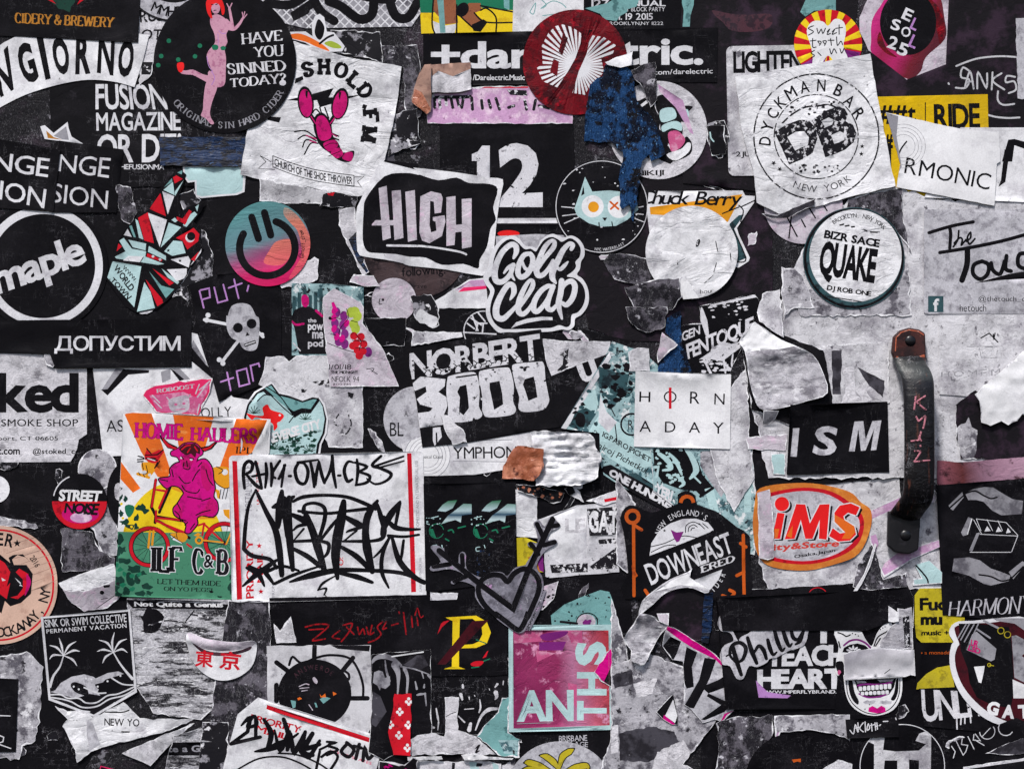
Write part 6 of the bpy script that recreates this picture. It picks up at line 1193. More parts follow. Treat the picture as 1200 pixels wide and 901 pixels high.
tk = S('round_sticker', 'pale disc folded over at the top with two red Japanese characters', sm(k('a4', '1040,165 1060,140 1140,170 1240,185 1330,190 1420,185 1428,250 1400,330 1330,385 1250,405 1180,392 1110,345 1060,270'), True, 4), 'white', crumple=.3, g=4, hf=lambda x, y: 3.2 * math.exp(-((y - 747 - 7 * math.sin((x - 218) / 85 * 3.14)) / 5) ** 2), thick=.5) \
  .ink('lilac_pale', poly('', sm(k('a4', '1045,150 1060,140 1140,170 1240,185 1330,190 1420,185 1405,215 1340,232 1250,242 1150,232 1085,200'), True, 4)), 'folded_top').ink('maroon_dull', poly('a4', '1075,195 1150,238 1250,250 1340,236 1400,215 1385,240 1300,262 1200,268 1120,245', True), 'fold_underside')  # dull maroon crescent is the shadow under the fold, painted on
tk.ink('red', tb('東', 229, 761, 251, 781, 4, bold=.045) + tb('京', 258, 762, 283, 784, 6, bold=.045), 'characters')
S('torn_sticker', 'large rough grey patch near the lower left corner', torn(k('a4', '-60,290 90,260 150,245 245,330 240,400 230,560 200,740 130,770 110,845 -60,840'), 2.2, 5, 78), 'grunge', 'residue')
blk('sticker', 'black sticker with thin outlined letters in the lower left corner', k('a4', '-60,390 105,398 92,800 -60,805'), 'black_plain', 'sticker').ink('white_print', ln('a4', '0,600 60,602;0,710 25,720 20,745 -10,755;0,760 65,782', 6, False), 'thin_lettering')
S('sticker', 'dark sticker corner with a pink edge at the bottom left', k('a4', '560,880 640,901 700,960 540,960'), 'ink').ink('pink_hot', ln('a4', '560,880 640,905;560,880 550,940', 8), 'edge')
# lower mail label
m2 = S('mail_label', 'white mail label tilted down to the right with a black tag at the bottom edge', [(303, 816), (447, 863), (449, 872), (436, 920), (256, 920), (279, 836)], 'white', 'label', g=7)
m2.ink('red', poly('b4', '350,538 968,740 962,765 345,562') + tq('PRIORITY', 'b4', '262,590 545,660 530,700 250,628', bold=.04) + tq('MAIL', 'b4', '290,650 470,705 460,735 280,690', bold=.04), 'red_print').ink('pink_hot', tq('UNITED STATES', 'b4', '700,785 930,860 925,875 700,800'), 'small_print') \
  .ink('ink', tag('b4', [((8, 22, 16), '205,655 250,615 240,690'), (18, '240,690 150,755;150,755 310,720;265,610 240,660 290,650 280,605 255,620;285,620 285,720'), ((14, 26, 20), '330,620 370,700 350,790'), ((20, 28, 14), '350,790 410,760 480,730'), ((8, 24, 20), '390,680 420,790 470,690'), ((18, 24, 18), '440,620 470,720 460,790'), ((14, 28, 14), '480,700 500,800 560,690'),
       ((16, 26, 20), '560,690 540,800 600,820'), ((20, 26, 16), '600,700 560,780 640,760'), ((14, 22, 10), '640,740 580,830 560,800'), (14, '650,830 700,800 740,830 700,901;690,770 740,790 680,820;640,800 620,901'), ((8, 22, 18, 10), '280,800 340,790 420,770 520,700'), (18, '790,760 760,800 800,830 830,790 790,750;830,770 870,780;860,760 840,840;880,850 890,780 910,840 950,800'),
       (9, '180,901 300,840 420,830 520,860 610,910;410,810 520,820 640,870 720,930'), (12, '680,745 730,750 690,760;700,760 640,790')]), 'graffiti_tag')

# ================================================================ lower middle
def torn_sh(p, sd): return [[torn(p, 1.2, 3, sd)]]
S('sticker', 'pale rough cloth-like strip right of the twin-creature print', torn([(604, 573), (629, 573), (630, 630), (605, 628)], .6, 5, 80), 'white_crumpled', crumple=.6)
S('sticker', 'small yellow and purple sticker behind the heart arrow', k('c3', '595,450 640,445 740,490 745,640 600,640'), 'yellow_dull').ink('purple', poly('c3', '690,620 700,580 745,500 745,640'), 'purple_part').ink('gold', ln('c3', '660,560 745,540;700,560 720,640', 9), 'lines')
for i, dx in enumerate((0, 250)): pass
tw = S('sticker', 'black print with two matching teal and green winged creatures, faded', k('c3', '78,150 590,140 590,640 500,700 110,750 90,740'), 'black_plain')
gr = lambda dx: poly('c3', ' '.join('%d,%d' % (x + dx, y) for x, y in ((155, 300), (185, 265), (215, 245), (265, 240), (240, 285), (200, 305)))) + poly('c3', ' '.join('%d,%d' % (x + dx, y) for x, y in ((250, 300), (300, 260), (345, 262), (345, 318), (290, 325), (285, 365), (255, 350), (215, 360), (175, 375), (215, 325))))
M('wing', (0, 0, 0), grad=((560, 586, 560, 616), [(0, (50, 110, 80)), (.4, (176, 200, 206)), (.55, (30, 70, 96)), (.75, (186, 206, 210)), (1, (90, 150, 130))]), dirt=.1, wr=.1)
tw.ink('wing', gr(0) + gr(245), 'wings').ink('green', sum([arc(*k('c3', '%d,%d' % (150 + d, 412))[0], 8.5, 10, 340, .9) + poly('c3', '%d,405 %d,400 %d,440 %d,455 %d,430' % (115 + d, 135 + d, 150 + d, 462 + 0, 120 + d) if False else ' '.join('%d,%d' % (x + d, y) for x, y in ((112, 400), (130, 400), (150, 455), (120, 435)))) + ln('c3', '%d,410 %d,405 %d,420;%d,395 %d,385;%d,455 %d,465' % (215 + d, 235 + d, 245 + d, 270 + d, 310 + d, 200 + d, 218 + d), 8) for d in (0, 245)], []), 'green_details') \
  .ink('teal_pale', ln('c3', '150,490 125,495 125,510 145,515;180,490 182,505;390,500 370,505 372,522 388,522;415,490 420,505;450,470 460,475;120,340 160,330;95,370 110,375;360,340 400,330', 5) + speckle(500, 606, 520, 616, 8, .4, 1, 5) + speckle(552, 604, 570, 616, 10, .4, 1, 6), 'marks').ink('blue_tape', speckle(558, 640, 574, 676, 14, .5, 2, 7, 1.2), 'blue_specks')
S('torn_sticker', 'crackled white scrap on black left of the yellow P', torn(k('c3', '115,750 270,755 260,800 140,865 115,800'), 1, 4, 81), 'white_worn')
S('sticker', 'worn white sticker with rounded corner and blotted black print beside the heart arrow', torn(k('c3', '710,350 930,268 1165,250 1165,640 780,672 755,665 745,500'), .5, 7, 82), 'white_worn', g=7).ink('white', poly('c3', '740,350 940,275 985,275 985,560 850,600 790,560 760,500'), 'clean_area').ink('ink_dist', poly('c3', '985,290 1160,275 1160,430 1000,440') + poly('c3', '1050,460 1165,450 1160,480 1050,485') + poly('c3', '780,600 990,590 990,640 790,645') + poly('c3', '1000,610 1150,500 1150,620 1020,625'), 'blotted_print') \
  .ink('white_old', tb('LE', 662, 607, 686, 624, bold=.06), 'faint_lettering').ink('white', tb('GAT', 690, 598, 724, 624, bold=.05), 'white_lettering')
S('torn_paper', 'grey and red torn strip under the teal poster end', torn(k('c3', '980,245 1060,215 1160,180 1170,240 1080,270 1000,250'), 1, 4, 83), 'white_old', 'paper').ink('red', poly('c3', '1080,235 1150,222 1150,240 1085,252'), 'red_strip')
S('torn_sticker', 'rust flecked dark patch under the crumpled white paper', torn(k('c3', '590,150 700,160 860,200 840,250 780,255 740,230 600,190'), 1.2, 4, 84), 'black').ink('copper', speckle(605, 568, 660, 586, 22, .7, 2.4, 8, 1.2), 'rust_flecks')
def folds(x, y):
    a = noise.noise(Vector((x * .022, y * .16, 3.1))); b = noise.noise(Vector((x * .05, y * .11 + x * .03, 8.2)))
    return 2.6 * (1 - abs(a) * 2.4) + 1.6 * (1 - abs(b) * 2.2) + 1.5
S('torn_paper', 'crumpled white paper wad left of the HORN ADAY card', torn(k('c2', '670,695 760,684 850,690 960,696 1020,720 1030,760 1065,830') + k('c3', '1065,0 1050,60 1045,110 1000,140 940,158 820,160 700,158 690,60'), 1.3, 4, 85), 'white_crumpled', 'paper', crumple=.8, cpx=9, g=3, thick=.8, hf=folds)
S('torn_paper', 'copper brown creased paper fold attached to the white wad', torn(k('c2', '600,768 670,775 745,785 740,901') + k('c3', '740,30 720,100 690,130 600,122 515,120 520,50 560,-20'), .9, 5, 86), 'copper', 'paper', crumple=.8, cpx=9, g=3, thick=.8, hf=lambda x, y: .5 * folds(y * 1.3, x))
S('torn_sticker', 'grey and black slivers beneath the heart tip', torn(k('c3', '740,720 828,690 800,790 740,850 690,860'), .8, 5, 87), 'lilac_pale').ink('ink', speckle(632, 690, 652, 714, 12, .8, 2.4, 3), 'flecks')
sk2 = S('sticker', 'teal speckled skateboard-shaped sticker with a pink eye above the magenta card', k('c3', '785,880 860,820 950,780 1060,740 1110,750 1130,800 1135,901') + k('c4', '1135,100 790,100'), 'teal', g=6)
sk2.ink('ink', speckle(650, 692, 716, 732, 30, .8, 1.6, 9, 1.0) + ring(688, 728, 13, 1.4, 11), 'dots').ink('lilac_pale', E(687, 728, 11, 9), 'eye').ink('purple', blotch(688, 729, 5, 4, 3), 'eye').ink('ink', ln('c4', '840,80 930,90', 14), 'band')
blk('sticker', 'black sticker with a large yellow serif letter P crossed by a red Z', torn(k('c4', '80,-40 545,-50 545,370 470,380 100,380 80,180'), .4, 8, 88), 'black_plain', 'sticker') \
  .ink('yellow', poly('c4', '200,55 370,45 430,80 452,140 430,200 370,225 275,228 275,330 310,342 190,342 235,328 240,75') , 'letter').ink('ink', poly('c4', '280,65 350,62 400,100 405,150 385,190 350,205 275,210'), 'letter_gap') \
  .ink('maroon', poly('c4', '350,75 440,70 200,318 155,315') , 'red_stroke').ink('red', poly('c4', '190,78 225,70 180,110 155,150 175,90') + poly('c4', '430,245 438,240 425,275 405,282') + poly('c4', '340,312 370,298 412,300 390,325 350,325', True), 'red_marks').ink('green', ln('c4', '412,298 445,285;370,180 425,200;345,335 385,330', 6), 'green_marks')
S('torn_sticker', 'black shredded sheet with white slivers below the yellow P', torn([(482, 780), (596, 770), (598, 850), (560, 860), (484, 858)], 1.4, 5, 89), 'black', z=-.5).ink('grunge_light', brush((430, 740, 5.594), '878,205,8 880,235,18 868,250,8;842,250,18 830,280,8;628,345,12 630,362,16;855,340,16 840,360,8;845,395,30 850,420,22 840,440,6;615,408,22 625,440,14;895,320,8 892,345,6;670,425,8 672,440,6;740,440,6 745,490,12 735,525,8;680,600,20 670,640,28;600,550,8 640,590,10;860,500,14 800,505,26 750,550,16 712,640,8;455,500,8 465,560,14 470,585,6;390,620,20 440,625,14;470,590,10 465,640,6;340,470,6 345,500,5;700,500,6 640,505,6;705,412,5 708,420,5;802,370,4 805,380,4'), 'white_slivers')
CT = (430, 740, 5.594)
S('torn_sticker', 'drippy black and grey sheet with pale flower shape right of the ship wheel', torn([(436, 766), (505, 760), (506, 860), (450, 890), (432, 880), (436, 820)], .8, 6, 90), 'ink') \
  .ink('grey_dark', poly(CT, '330,150 370,150 405,215 350,245 240,215') + poly(CT, '30,380 90,420 130,520 60,620 30,600'), 'smoky_patch') \
  .ink('grey', brush(CT, '30,205,10 60,170,26 110,158,34 170,175,30 225,218,14;185,215,52 205,270,30 206,340,16 202,402,10;248,240,26 268,300,18 262,395,12;120,185,6 128,250,14 148,320,16;318,322,8 328,370,14;362,262,10 372,300,6;400,280,10 432,312,26 430,380,8;382,400,12 390,480,8;220,225,8 310,240,10 410,275,6;378,340,8 375,360,14;330,410,10 350,405,16 385,402,10;450,520,8 462,560,12') + poly(CT, '48,262 78,250 105,258 118,300 152,288 152,345 122,372 92,362 85,382 70,350 40,330', False), 'flower_and_drips').ink('white_clean', ln(CT, '165,160 370,128', 9), 'stripe')
S('torn_sticker', 'white torn paper layers along the bottom edge, right of the red strip', torn(k(CT, '275,840 620,845 800,845 880,860 860,960 260,960'), 1.2, 4, 91), 'white_old', 'paper', crumple=.8, g=5).ink('teal_pale', poly(CT, '670,850 720,850 740,901 680,901') + poly(CT, '820,850 860,855 865,901 830,901'), 'teal_patches').ink('ink_dist', poly(CT, '560,850 580,850 575,901 555,901') + poly(CT, '720,855 760,860 750,880 715,880'), 'dark_marks')
S('torn_sticker', 'white T-shaped torn paper below the yellow P', torn(k(CT, '285,700 330,672 430,655 508,682 515,600 510,425 605,425 592,560 598,640 720,682 800,760 850,800 640,797 285,802'), 1, 4, 92), 'white_old', 'paper', crumple=.8, g=5).ink('ink', brush(CT, '712,760,6 735,740,14 715,785,12 735,775,8;515,555,3 560,530,5 640,505,4'), 'marks')
S('torn_paper', 'rolled white paper edge left of the T-shaped paper base', torn(k(CT, '268,812 490,808 498,826 270,836'), .5, 4, 140), 'white_clean', 'paper', crumple=1.5, g=3, thick=1.2)
S('torn_paper', 'rolled white paper edge right of the T-shaped paper base', torn(k(CT, '620,800 700,790 800,812 960,822 950,832 800,828 640,834'), .5, 4, 141), 'white_clean', 'paper', crumple=1.5, g=3, thick=1.2)
S('torn_sticker', 'pale teal torn corner pieces left of the magenta card', torn(k(CT, '885,428 930,425 930,655 1000,700 1000,820 860,800 800,740 720,680 760,620 860,520'), .8, 4, 93), 'teal', 'paper').ink('teal_grunge', poly(CT, '860,705 1000,705 1000,800 900,790'), 'darker_panel').ink('grunge_light', ln(CT, '740,600 780,540 850,505;720,640 800,570', 16), 'shred')
S('patterned_strip', 'red strip with small white three-petal marks at the lower left of centre', torn(k('b4', '1055,480 1150,478 1145,820 1050,818 1020,690 1045,580'), .8, 5, 94), 'red', 'strip') \
  .ink('white_clean', sum([sum([E(x + a, y + b, 1.9) for a, b in ((0, -3), (-2.6, .6), (2.6, .6), (0, 3.2))], []) for x, y in [k('b4', q)[0] for q in ('1135,520', '1085,578', '1033,650', '1132,650', '1080,708', '1128,775')]], []), 'petals')
S('torn_paper', 'small magenta and white scrap at the bottom beside the lower mail label', torn(k('b4', '970,850 1110,870 1160,830 1186,840 1186,960 960,960'), 1, 5, 95), 'black_purple', 'paper').ink('white_old', poly('b4', '975,850 1060,848 1110,870 1080,880'), 'white_curl').ink('magenta_hot', speckle(450, 895, 482, 905, 10, .6, 1.6, 4), 'specks')
an = S('poster', 'magenta square poster with pale blue border and letters ANTHS, S turned sideways', k('c4', '550,98 1132,95 1138,680 552,690'), 'teal_pale', 'poster', g=6)
M('anthra', (0, 0, 0), grad=((600, 800, 716, 790), [(0, (132, 40, 86)), (.45, (142, 44, 90)), (.62, (176, 112, 146)), (.8, (176, 84, 108)), (1, (166, 54, 62))]), dirt=.15, wr=.5, more=[((214, 150, 184), .16, 18, .04)])
an.ink('anthra', poly('c4', '575,125 1105,128 1112,655 578,670'), 'magenta_field').ink('pink', poly('c4', '575,125 740,130 735,190 580,200') + poly('c4', '700,240 810,255 710,305') + poly('c4', '870,130 960,130 960,200 900,200') + poly('c4', '880,420 930,430 930,560 890,520'), 'paler_patches').ink('purple', poly('c4', '735,150 870,130 865,155 790,185 740,180', True) + poly('c4', '720,195 870,190 850,240 720,240'), 'darker_patch') \
  .ink('teal_pale', tq('AN', 'c4', '595,460 912,458 912,632 595,635', bold=.07) + tq('T', 'c4', '930,628 930,520 1095,520 1095,628', bold=.07) + tq('H', 'c4', '930,490 930,360 1095,360 1095,490', bold=.07) + tq('S', 'c4', '920,325 920,190 1095,190 1095,325', bold=.09), 'lettering').ink('grey_print', line([(606, 847), (645, 846)], .8), 'small_line')
# barbed heart with arrow, overlapping the magenta card
S('torn_sticker', 'magenta and black torn bit on the right side of the magenta card', torn(k('c4', '1025,360 1080,270 1130,215 1140,280 1120,340 1140,450 1060,410'), .6, 5, 96), 'magenta_hot').ink('ink', poly('c4', '1080,410 1135,300 1135,460'), 'black_part')
hpath = sm(k('c3', '480,880 425,830 390,775 383,725 405,680 455,655 510,660 545,692 580,648 630,622 680,635 715,680 718,740 690,815 650,901') + k('c4', '660,25 640,80 615,120 590,118 540,80 480,35'), True, 4)
arrows = ln('c3', '165,520 400,712 575,842 655,640 795,345', 32, False) + ln('c3', '205,505 212,560;135,608 225,595;292,545 296,605;250,690 330,655;708,372 740,440;790,385 825,378;745,490 805,472;672,480 715,540', 26, False)
edge = sm(k('c3', '118,505 140,490 165,495 185,508 205,490 218,512 218,555 268,592 275,545 295,526 314,545 318,622 395,668 450,640 515,640 542,660 585,615 640,600 650,585 690,520 655,490 670,468 712,475 700,400 688,368 718,350 750,385 775,340 797,328 815,352 838,378 820,398 782,415 765,462 805,456 818,478 750,525 705,605 735,660 745,720 725,790 690,870') + k('c4', '690,30 660,110 620,142 575,128 500,75 430,15') + k('c3', '405,835 365,775 362,720 290,690 245,706 232,690 300,655 225,622 130,634 116,608 175,582'), True, 3)
ht = S('die_cut_sticker', 'holographic heart pierced by two black barbed arrows crossing in a V', edge, 'holo', g=5)
ht.ink('ink', line(hpath + hpath[:2], 6.2, cap=False) + arrows, 'barbed_heart_outline')
S('sticker', 'small lilac-white strip with lettering SMARZ THE ART along the heart', k('c4', '640,125 700,20') + k('c3', '742,745 760,735') + k('c4', '720,30 668,128'), 'holo').ink('ink', warp(raw('SMARZ THE ART', bold=.04), k('c4', '642,122 735,-110 752,-104 662,128')), 'lettering')
blk('sheet', 'black sheet with faint white words BRISBANE VILLAGE under the magenta card', torn([(612, 850), (735, 850), (740, 912), (600, 912)], .4, 8, 97), 'black').ink('grey_light', tb('BRISBANE', 655, 861, 688, 868, -2, bold=.01) + tb('VILLAGE', 657, 868, 689, 874, 3, bold=.01), 'lettering').z = -.2
pl = S('round_sticker', 'grey-white disc with yellow banana leaves at the bottom edge', ell(656, 934, 66), 'grey_light')
pl.ink('ink', sum([line(k('c4', q), [4, 9.4, 9, 2.4], smooth=True) for q in ('830,901 850,830 890,800 915,785', '830,901 800,860 760,830 722,822', '800,920 720,880 660,860 635,860', '850,920 920,890 980,880 1000,901', '760,930 680,900 620,900')], []), 'leaf_outline') \
  .ink('yellow_dull', sum([line(k('c4', q), [2, 7, 6.6, .6], smooth=True) for q in ('830,901 850,830 890,800 912,788', '830,901 800,860 760,830 726,824', '800,920 720,880 660,860 640,862', '850,920 920,890 980,880 996,899', '760,930 680,900 624,901')], []), 'leaves')
S('torn_paper', 'grey torn scrap right of the magenta card', torn([(716, 700), (735, 760), (740, 800), (735, 880), (716, 870)], 1.4, 5, 98), 'grunge', 'paper')

# ================================================================ lower right
S('torn_poster', 'white and grey torn poster remains under the DOWNEAST sticker and right of it', torn([(722, 560), (745, 590), (745, 680), (722, 660)], 1.2, 5, 99), 'grunge', 'poster')
S('torn_poster', 'mottled grey mass under the magenta-edged letter K', torn([(716, 780), (760, 765), (800, 780), (840, 820), (838, 845), (800, 895), (840, 912), (700, 912), (716, 860)], 2, 5, 100), 'grunge', 'poster', crumple=.8) \
  .ink('grey_dark', torn_sh([(725, 858), (760, 850), (790, 856), (800, 876), (760, 892), (726, 890)], 3) + torn_sh([(716, 790), (740, 784), (742, 800), (720, 806)], 4) + torn_sh([(800, 800), (832, 806), (826, 830), (804, 826)], 5), 'dark_prints').ink('white_old', torn_sh([(716, 850), (724, 848), (724, 880), (716, 882)], 6) + torn_sh([(770, 880), (800, 866), (815, 890), (790, 912), (760, 912)], 7) + torn_sh([(742, 800), (770, 794), (764, 812), (746, 816)], 8), 'pale_patches')
dn = S('die_cut_sticker', 'black arched sticker with bronze trim, a wave emblem and the word DOWNEAST', sm(k('d3', '60,280 110,270 200,310 270,290 350,260 350,210 400,190 450,215 460,265 560,300 630,350 680,390 750,440 752,570 765,700 740,790 600,800 60,790 75,640 50,420 30,340'), True, 2), 'ink', g=8)
dn.ink('orange_deep', ring(741, 605, 9.5, 4.4) + ln('d3', '105,370 108,770;110,380 150,405;170,740 190,770', 18) + arc(*k('d3', '403,255')[0], 7.5, 0, 180, 4.2) + ln('d3', '715,435 720,770;700,480 730,500;680,660 720,640;640,740 665,755 640,780 600,770', 18) + poly('d3', '95,600 130,660 100,680'), 'bronze_trim') \
  .ink('white_print', poly('d3', '195,550 205,480 250,410 310,370 380,345 450,343 520,365 548,400 550,410 380,480') + poly('d3', '430,690 600,625 580,680 530,740 480,720'), 'emblem_field') \
  .ink('ink', ln('d3', '200,500 280,480 380,440 480,450 545,410;205,530 280,495 340,490;395,420 400,380 440,362 480,380;410,415 415,390 440,378 460,390;425,410 430,398 445,395;500,400 470,370;520,395 490,370', 5) + star(*k('d3', '278,410')[0], 2), 'wave_lines').ink('purple', poly('d3', '312,405 345,420 385,415 360,470 345,475 330,450'), 'sail') \
  .ink('white_print', tq('DOWNEAST', 'd3', '160,600 630,415 665,530 205,715', bold=.025, track=.06) + tq('ERED', 'd3', '475,608 668,542 672,580 480,648', font='s', wt=.22, thin=.1)
       + ta('NEW ENGLAND\'S', 806, 638, 38, 157, 57, 7, bold=.0, wf=.75) + ta('CIDER', 802, 655, 48, -55, -22, 7, True, wf=.7), 'lettering')
NT = (710, 660, 5.3)
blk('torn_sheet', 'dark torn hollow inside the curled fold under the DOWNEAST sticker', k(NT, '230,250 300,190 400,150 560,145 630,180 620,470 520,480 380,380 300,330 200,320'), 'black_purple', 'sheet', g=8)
S('torn_paper', 'thin bright curled fold along the bottom of the DOWNEAST sticker', sm(k(NT, '235,215 300,160 400,95 510,50 535,30 520,85 590,125 640,165 610,180 540,150 470,148 400,165 340,200 290,250 240,290 200,320 215,250'), True, 2), 'grey_curl', 'paper', crumple=1.4, g=4, thick=1.4).ink('white_clean', poly(NT, '300,170 400,105 510,60 520,88 590,128 635,165 560,140 460,130 380,150'), 'bright_ridge')  # white ridge is the lit side of the fold, painted on
S('torn_paper', 'leaf-shaped crumpled grey paper hanging left of the magenta-edged K', torn(sm(k(NT, '205,305 290,320 320,350 388,372 330,450 290,520 235,622 190,612 150,590 155,535 112,480 125,430 170,370'), True, 2), .8, 4, 102), 'grey_curl', 'paper', crumple=2.6, cpx=12, g=3.6, thick=1.4)
S('torn_paper', 'small lilac grey square on the leaf-shaped crumpled paper', k(NT, '312,305 390,305 385,378 330,355'), 'lilac_pale', 'paper')
S('painters_tape', 'thin strip of blue tape hanging above the letter K', torn(k('d3', '498,760 545,750 540,901') + k('d4', '540,100 520,200 482,195 490,0'), .6, 5, 103), 'blue_tape', 'tape', crumple=.5)
kk = S('torn_sticker', 'torn white and black letter K shape with a magenta edge', torn(k('d4', '290,100 330,110 560,260 640,345 660,370 720,385 755,390 750,430 690,540 660,575 600,635 555,620 490,640 420,560 385,540 385,420 380,300 320,290 265,215 270,160'), .5, 6, 104), 'grey_light', g=6)
kk.ink('magenta_hot', poly('d4', '290,100 340,120 450,190 560,260 645,350 640,368 560,290 440,230 370,185 285,120') + poly('d4', '710,390 755,385 750,430 690,545 645,525 690,460') + poly('d4', '590,630 610,590 662,572 650,600'), 'magenta_edge') \
  .ink('ink', poly('d4', '310,160 370,190 345,260 310,320 260,300 265,220') + poly('d4', '400,220 460,250 430,330 440,440 400,450 380,400 380,330') + poly('d4', '500,280 565,290 530,390 440,560 385,550 470,400') + poly('d4', '480,440 580,400 655,350 720,380 620,440 520,475') + poly('d4', '520,475 650,535 610,580 500,625 480,620 590,540 510,490'), 'black_strokes')
S('torn_paper', 'black and magenta pointed chip on the mottled grey mass', k('d4', '230,580 300,500 325,480 350,600 350,648 320,650 270,620'), 'ink', 'paper').ink('white', poly('d4', '325,510 348,600 335,640 280,600'), 'white_part').ink('magenta_hot', poly('d4', '275,595 335,645 325,650 265,622'), 'magenta_part')
S('torn_poster', 'dark crumpled grey paper below the letter K', torn(k('d4', '560,640 640,610 760,600 880,600 880,690 840,780 780,901 560,901 580,760'), 1.6, 5, 105), 'grunge_dark', 'poster', crumple=1.4)
S('torn_sticker', 'grey strip below TEACH HEART with a lilac diagonal edge', torn(k('d4', '885,600 1186,595') + k('e4', '215,595 215,740 130,700 0,680') + k('d4', '920,690 830,901 800,890 890,720'), .8, 5, 106), 'grunge').ink('lilac', ln('d4', '910,700 850,830 810,895', 22), 'lilac_edge')
blk('sticker', 'black disc edge below the grey strip with a tiny orange mark', ell(930, 915, 58), 'black_plain', 'sticker').ink('orange_deep', poly('d4', '985,845 1035,840 1035,860 1015,855 995,862'), 'orange_mark')
S('torn_sticker', 'pale torn corner at the bottom edge left of the H disc', torn(k('e4', '60,901 150,845 230,870 230,940 60,940'), 1, 5, 107), 'grunge_light')
ph = blk('sticker', 'black sticker with Philly script outline and bold words TEACH HEART', [(838, 700), (1040, 690), (1042, 735), (985, 742), (978, 830), (850, 830)], 'black_plain', 'sticker', g=8)
ph.ink('white_print', tq('TEACH', 'd4', '845,215 1285,205 1285,325 840,330', bold=.07, track=.03) + tq('HEART.', 'd4', '792,345 1300,338 1300,455 792,455', bold=.08, track=.03) + tq('WWW.IMPERFLYBRAND.COM', 'd4', '800,462 1320,458 1320,478 800,480', bold=.03) + poly('e4', '52,132 88,132 88,200 52,200'), 'lettering').ink('lilac_print', poly('d4', '785,405 850,470 980,490 960,505 800,500'), 'lilac_stain')
PHL = brush('d4', '655,215,22 675,290,28 702,372,20;668,300,14 640,262,16 652,212,20 695,195,22 728,226,24 712,285,20 680,305,12;738,168,20 760,240,28 788,308,20;768,262,12 798,214,20 826,236,26 842,284,18;850,180,20 862,225,26 880,262,18 900,248,10;888,130,20 905,190,26 928,240,18 945,225,10;932,118,20 950,175,26 970,215,18 985,200,10;980,120,18 990,165,24 1018,178,20 1040,140,14;1048,130,18 1030,185,22 1005,205,12')
S('die_cut_sticker', 'grey-outlined black script word Philly left of TEACH HEART', sm(k('d4', '600,20 625,25 615,85 650,120 685,185 700,165 740,145 800,120 1050,110 1072,150 1055,205 1015,228 975,238 930,262 900,278 860,285 845,305 790,330 745,325 715,392 675,392 640,325 598,315 585,260 610,210 660,185 640,140 590,130 572,80'), True, 3), 'grey_light', g=5, z=.3) \
  .ink('ink', PHL + ln('d4', '640,60 660,110 690,170;655,250 620,270', 9) + poly('d4', '600,58 618,55 640,100 612,108'), 'script_lettering')
# skull
KT = (960, 680, 5.63)
zk = S('sticker', 'grinning sugar skull sticker half covered by plain paper, purple mark on the chin', sm(k(KT, '98,325 255,322 300,380 345,430 375,350 420,290 470,268 520,440 545,640 538,760 485,850 385,888 285,875 208,820 172,740 160,650 150,600 122,625 105,600 110,520 125,430'), True, 3), 'white_clean', g=5)
zk.ink('ink', line(k(KT, '178,650 186,745 225,815 300,866 385,876 470,838 522,755 530,650'), 1.1, smooth=True) + poly(KT, '150,470 160,440 200,420 250,412 300,425 325,445 290,460 200,475') + poly(KT, '192,655 215,655 232,735 258,790 250,815 215,780 195,720', True) + poly(KT, '520,650 505,655 492,735 470,780 495,785 518,730', True)
       + poly(KT, '228,648 505,642 492,700 460,748 400,770 330,775 280,757 250,715') + ln(KT, '120,340 150,350 175,365 200,355;125,400 135,440;360,430 385,370 440,335 465,320;370,430 400,380', 9) + poly(KT, '105,540 150,530 165,570 185,585 160,620 120,600', True) + sum([E(*k(KT, q)[0], .8) for q in ('215,345', '235,352', '255,362', '400,320', '415,310', '430,302', '330,815', '415,800', '300,845')], []), 'outline') \
  .ink('purple', ln(KT, '160,425 200,395 250,388 300,408 335,440', 13) + line(k(KT, '255,690 300,680 370,685 430,680 475,668'), 2.4, smooth=True) + line(k(KT, '262,745 320,768 400,762 455,740'), 2.0, smooth=True), 'gums_and_brow') \
  .ink('white_print', sum([[[[tuple(p) for p in rrect(*k(KT, '%f,%f' % (258 + i * 27.5, 696 - i * 2.6))[0], *k(KT, '%f,%f' % (281 + i * 27.5, 726 - i * 2.0))[0], 1.3)]]] for i in range(8)], []) + sum([[[[tuple(p) for p in rrect(*k(KT, '%f,%f' % (272 + i * 27, 731 - i * 1.6))[0], *k(KT, '%f,%f' % (295 + i * 27, 754 - i * 1.0))[0], 1.2)]]] for i in range(7)], [])
       + sum([rot(E(*k(KT, '%d,%d' % (x, y))[0], 1.2, 2.9), *k(KT, '%d,%d' % (x, y))[0], a) for x, y, a in ((222, 440, 0), (205, 447, -50), (240, 447, 50), (192, 458, -75), (256, 456, 75))], []), 'teeth') \
  .ink('grey_light', blotch(*k(KT, '330,800')[0], 7, 2.5, 3) + blotch(*k(KT, '430,800')[0], 7, 2.5, 5) + poly(KT, '240,655 300,660 310,672 250,676') + poly(KT, '380,650 490,648 480,662 400,668'), 'bone_shading').ink('magenta_hot', poly(KT, '322,862 324,836 350,824 380,840 408,822 434,836 436,864 380,873', False), 'chin_mark').ink('pink', E(*k(KT, '130,603')[0], 2.2, 3), 'nose_dot')
S('torn_paper', 'spotted grey paper column above the covering paper on the grinning skull', torn(k(KT, '510,180 560,186 605,172 617,450 540,452 378,442 410,380 465,300 515,262'), .6, 5, 108, skip=(2,)), 'grey_curl', 'paper', crumple=.8, g=5).ink('ink_dist', poly(KT, '545,240 590,230 600,430 560,440 555,350'), 'dark_spots')
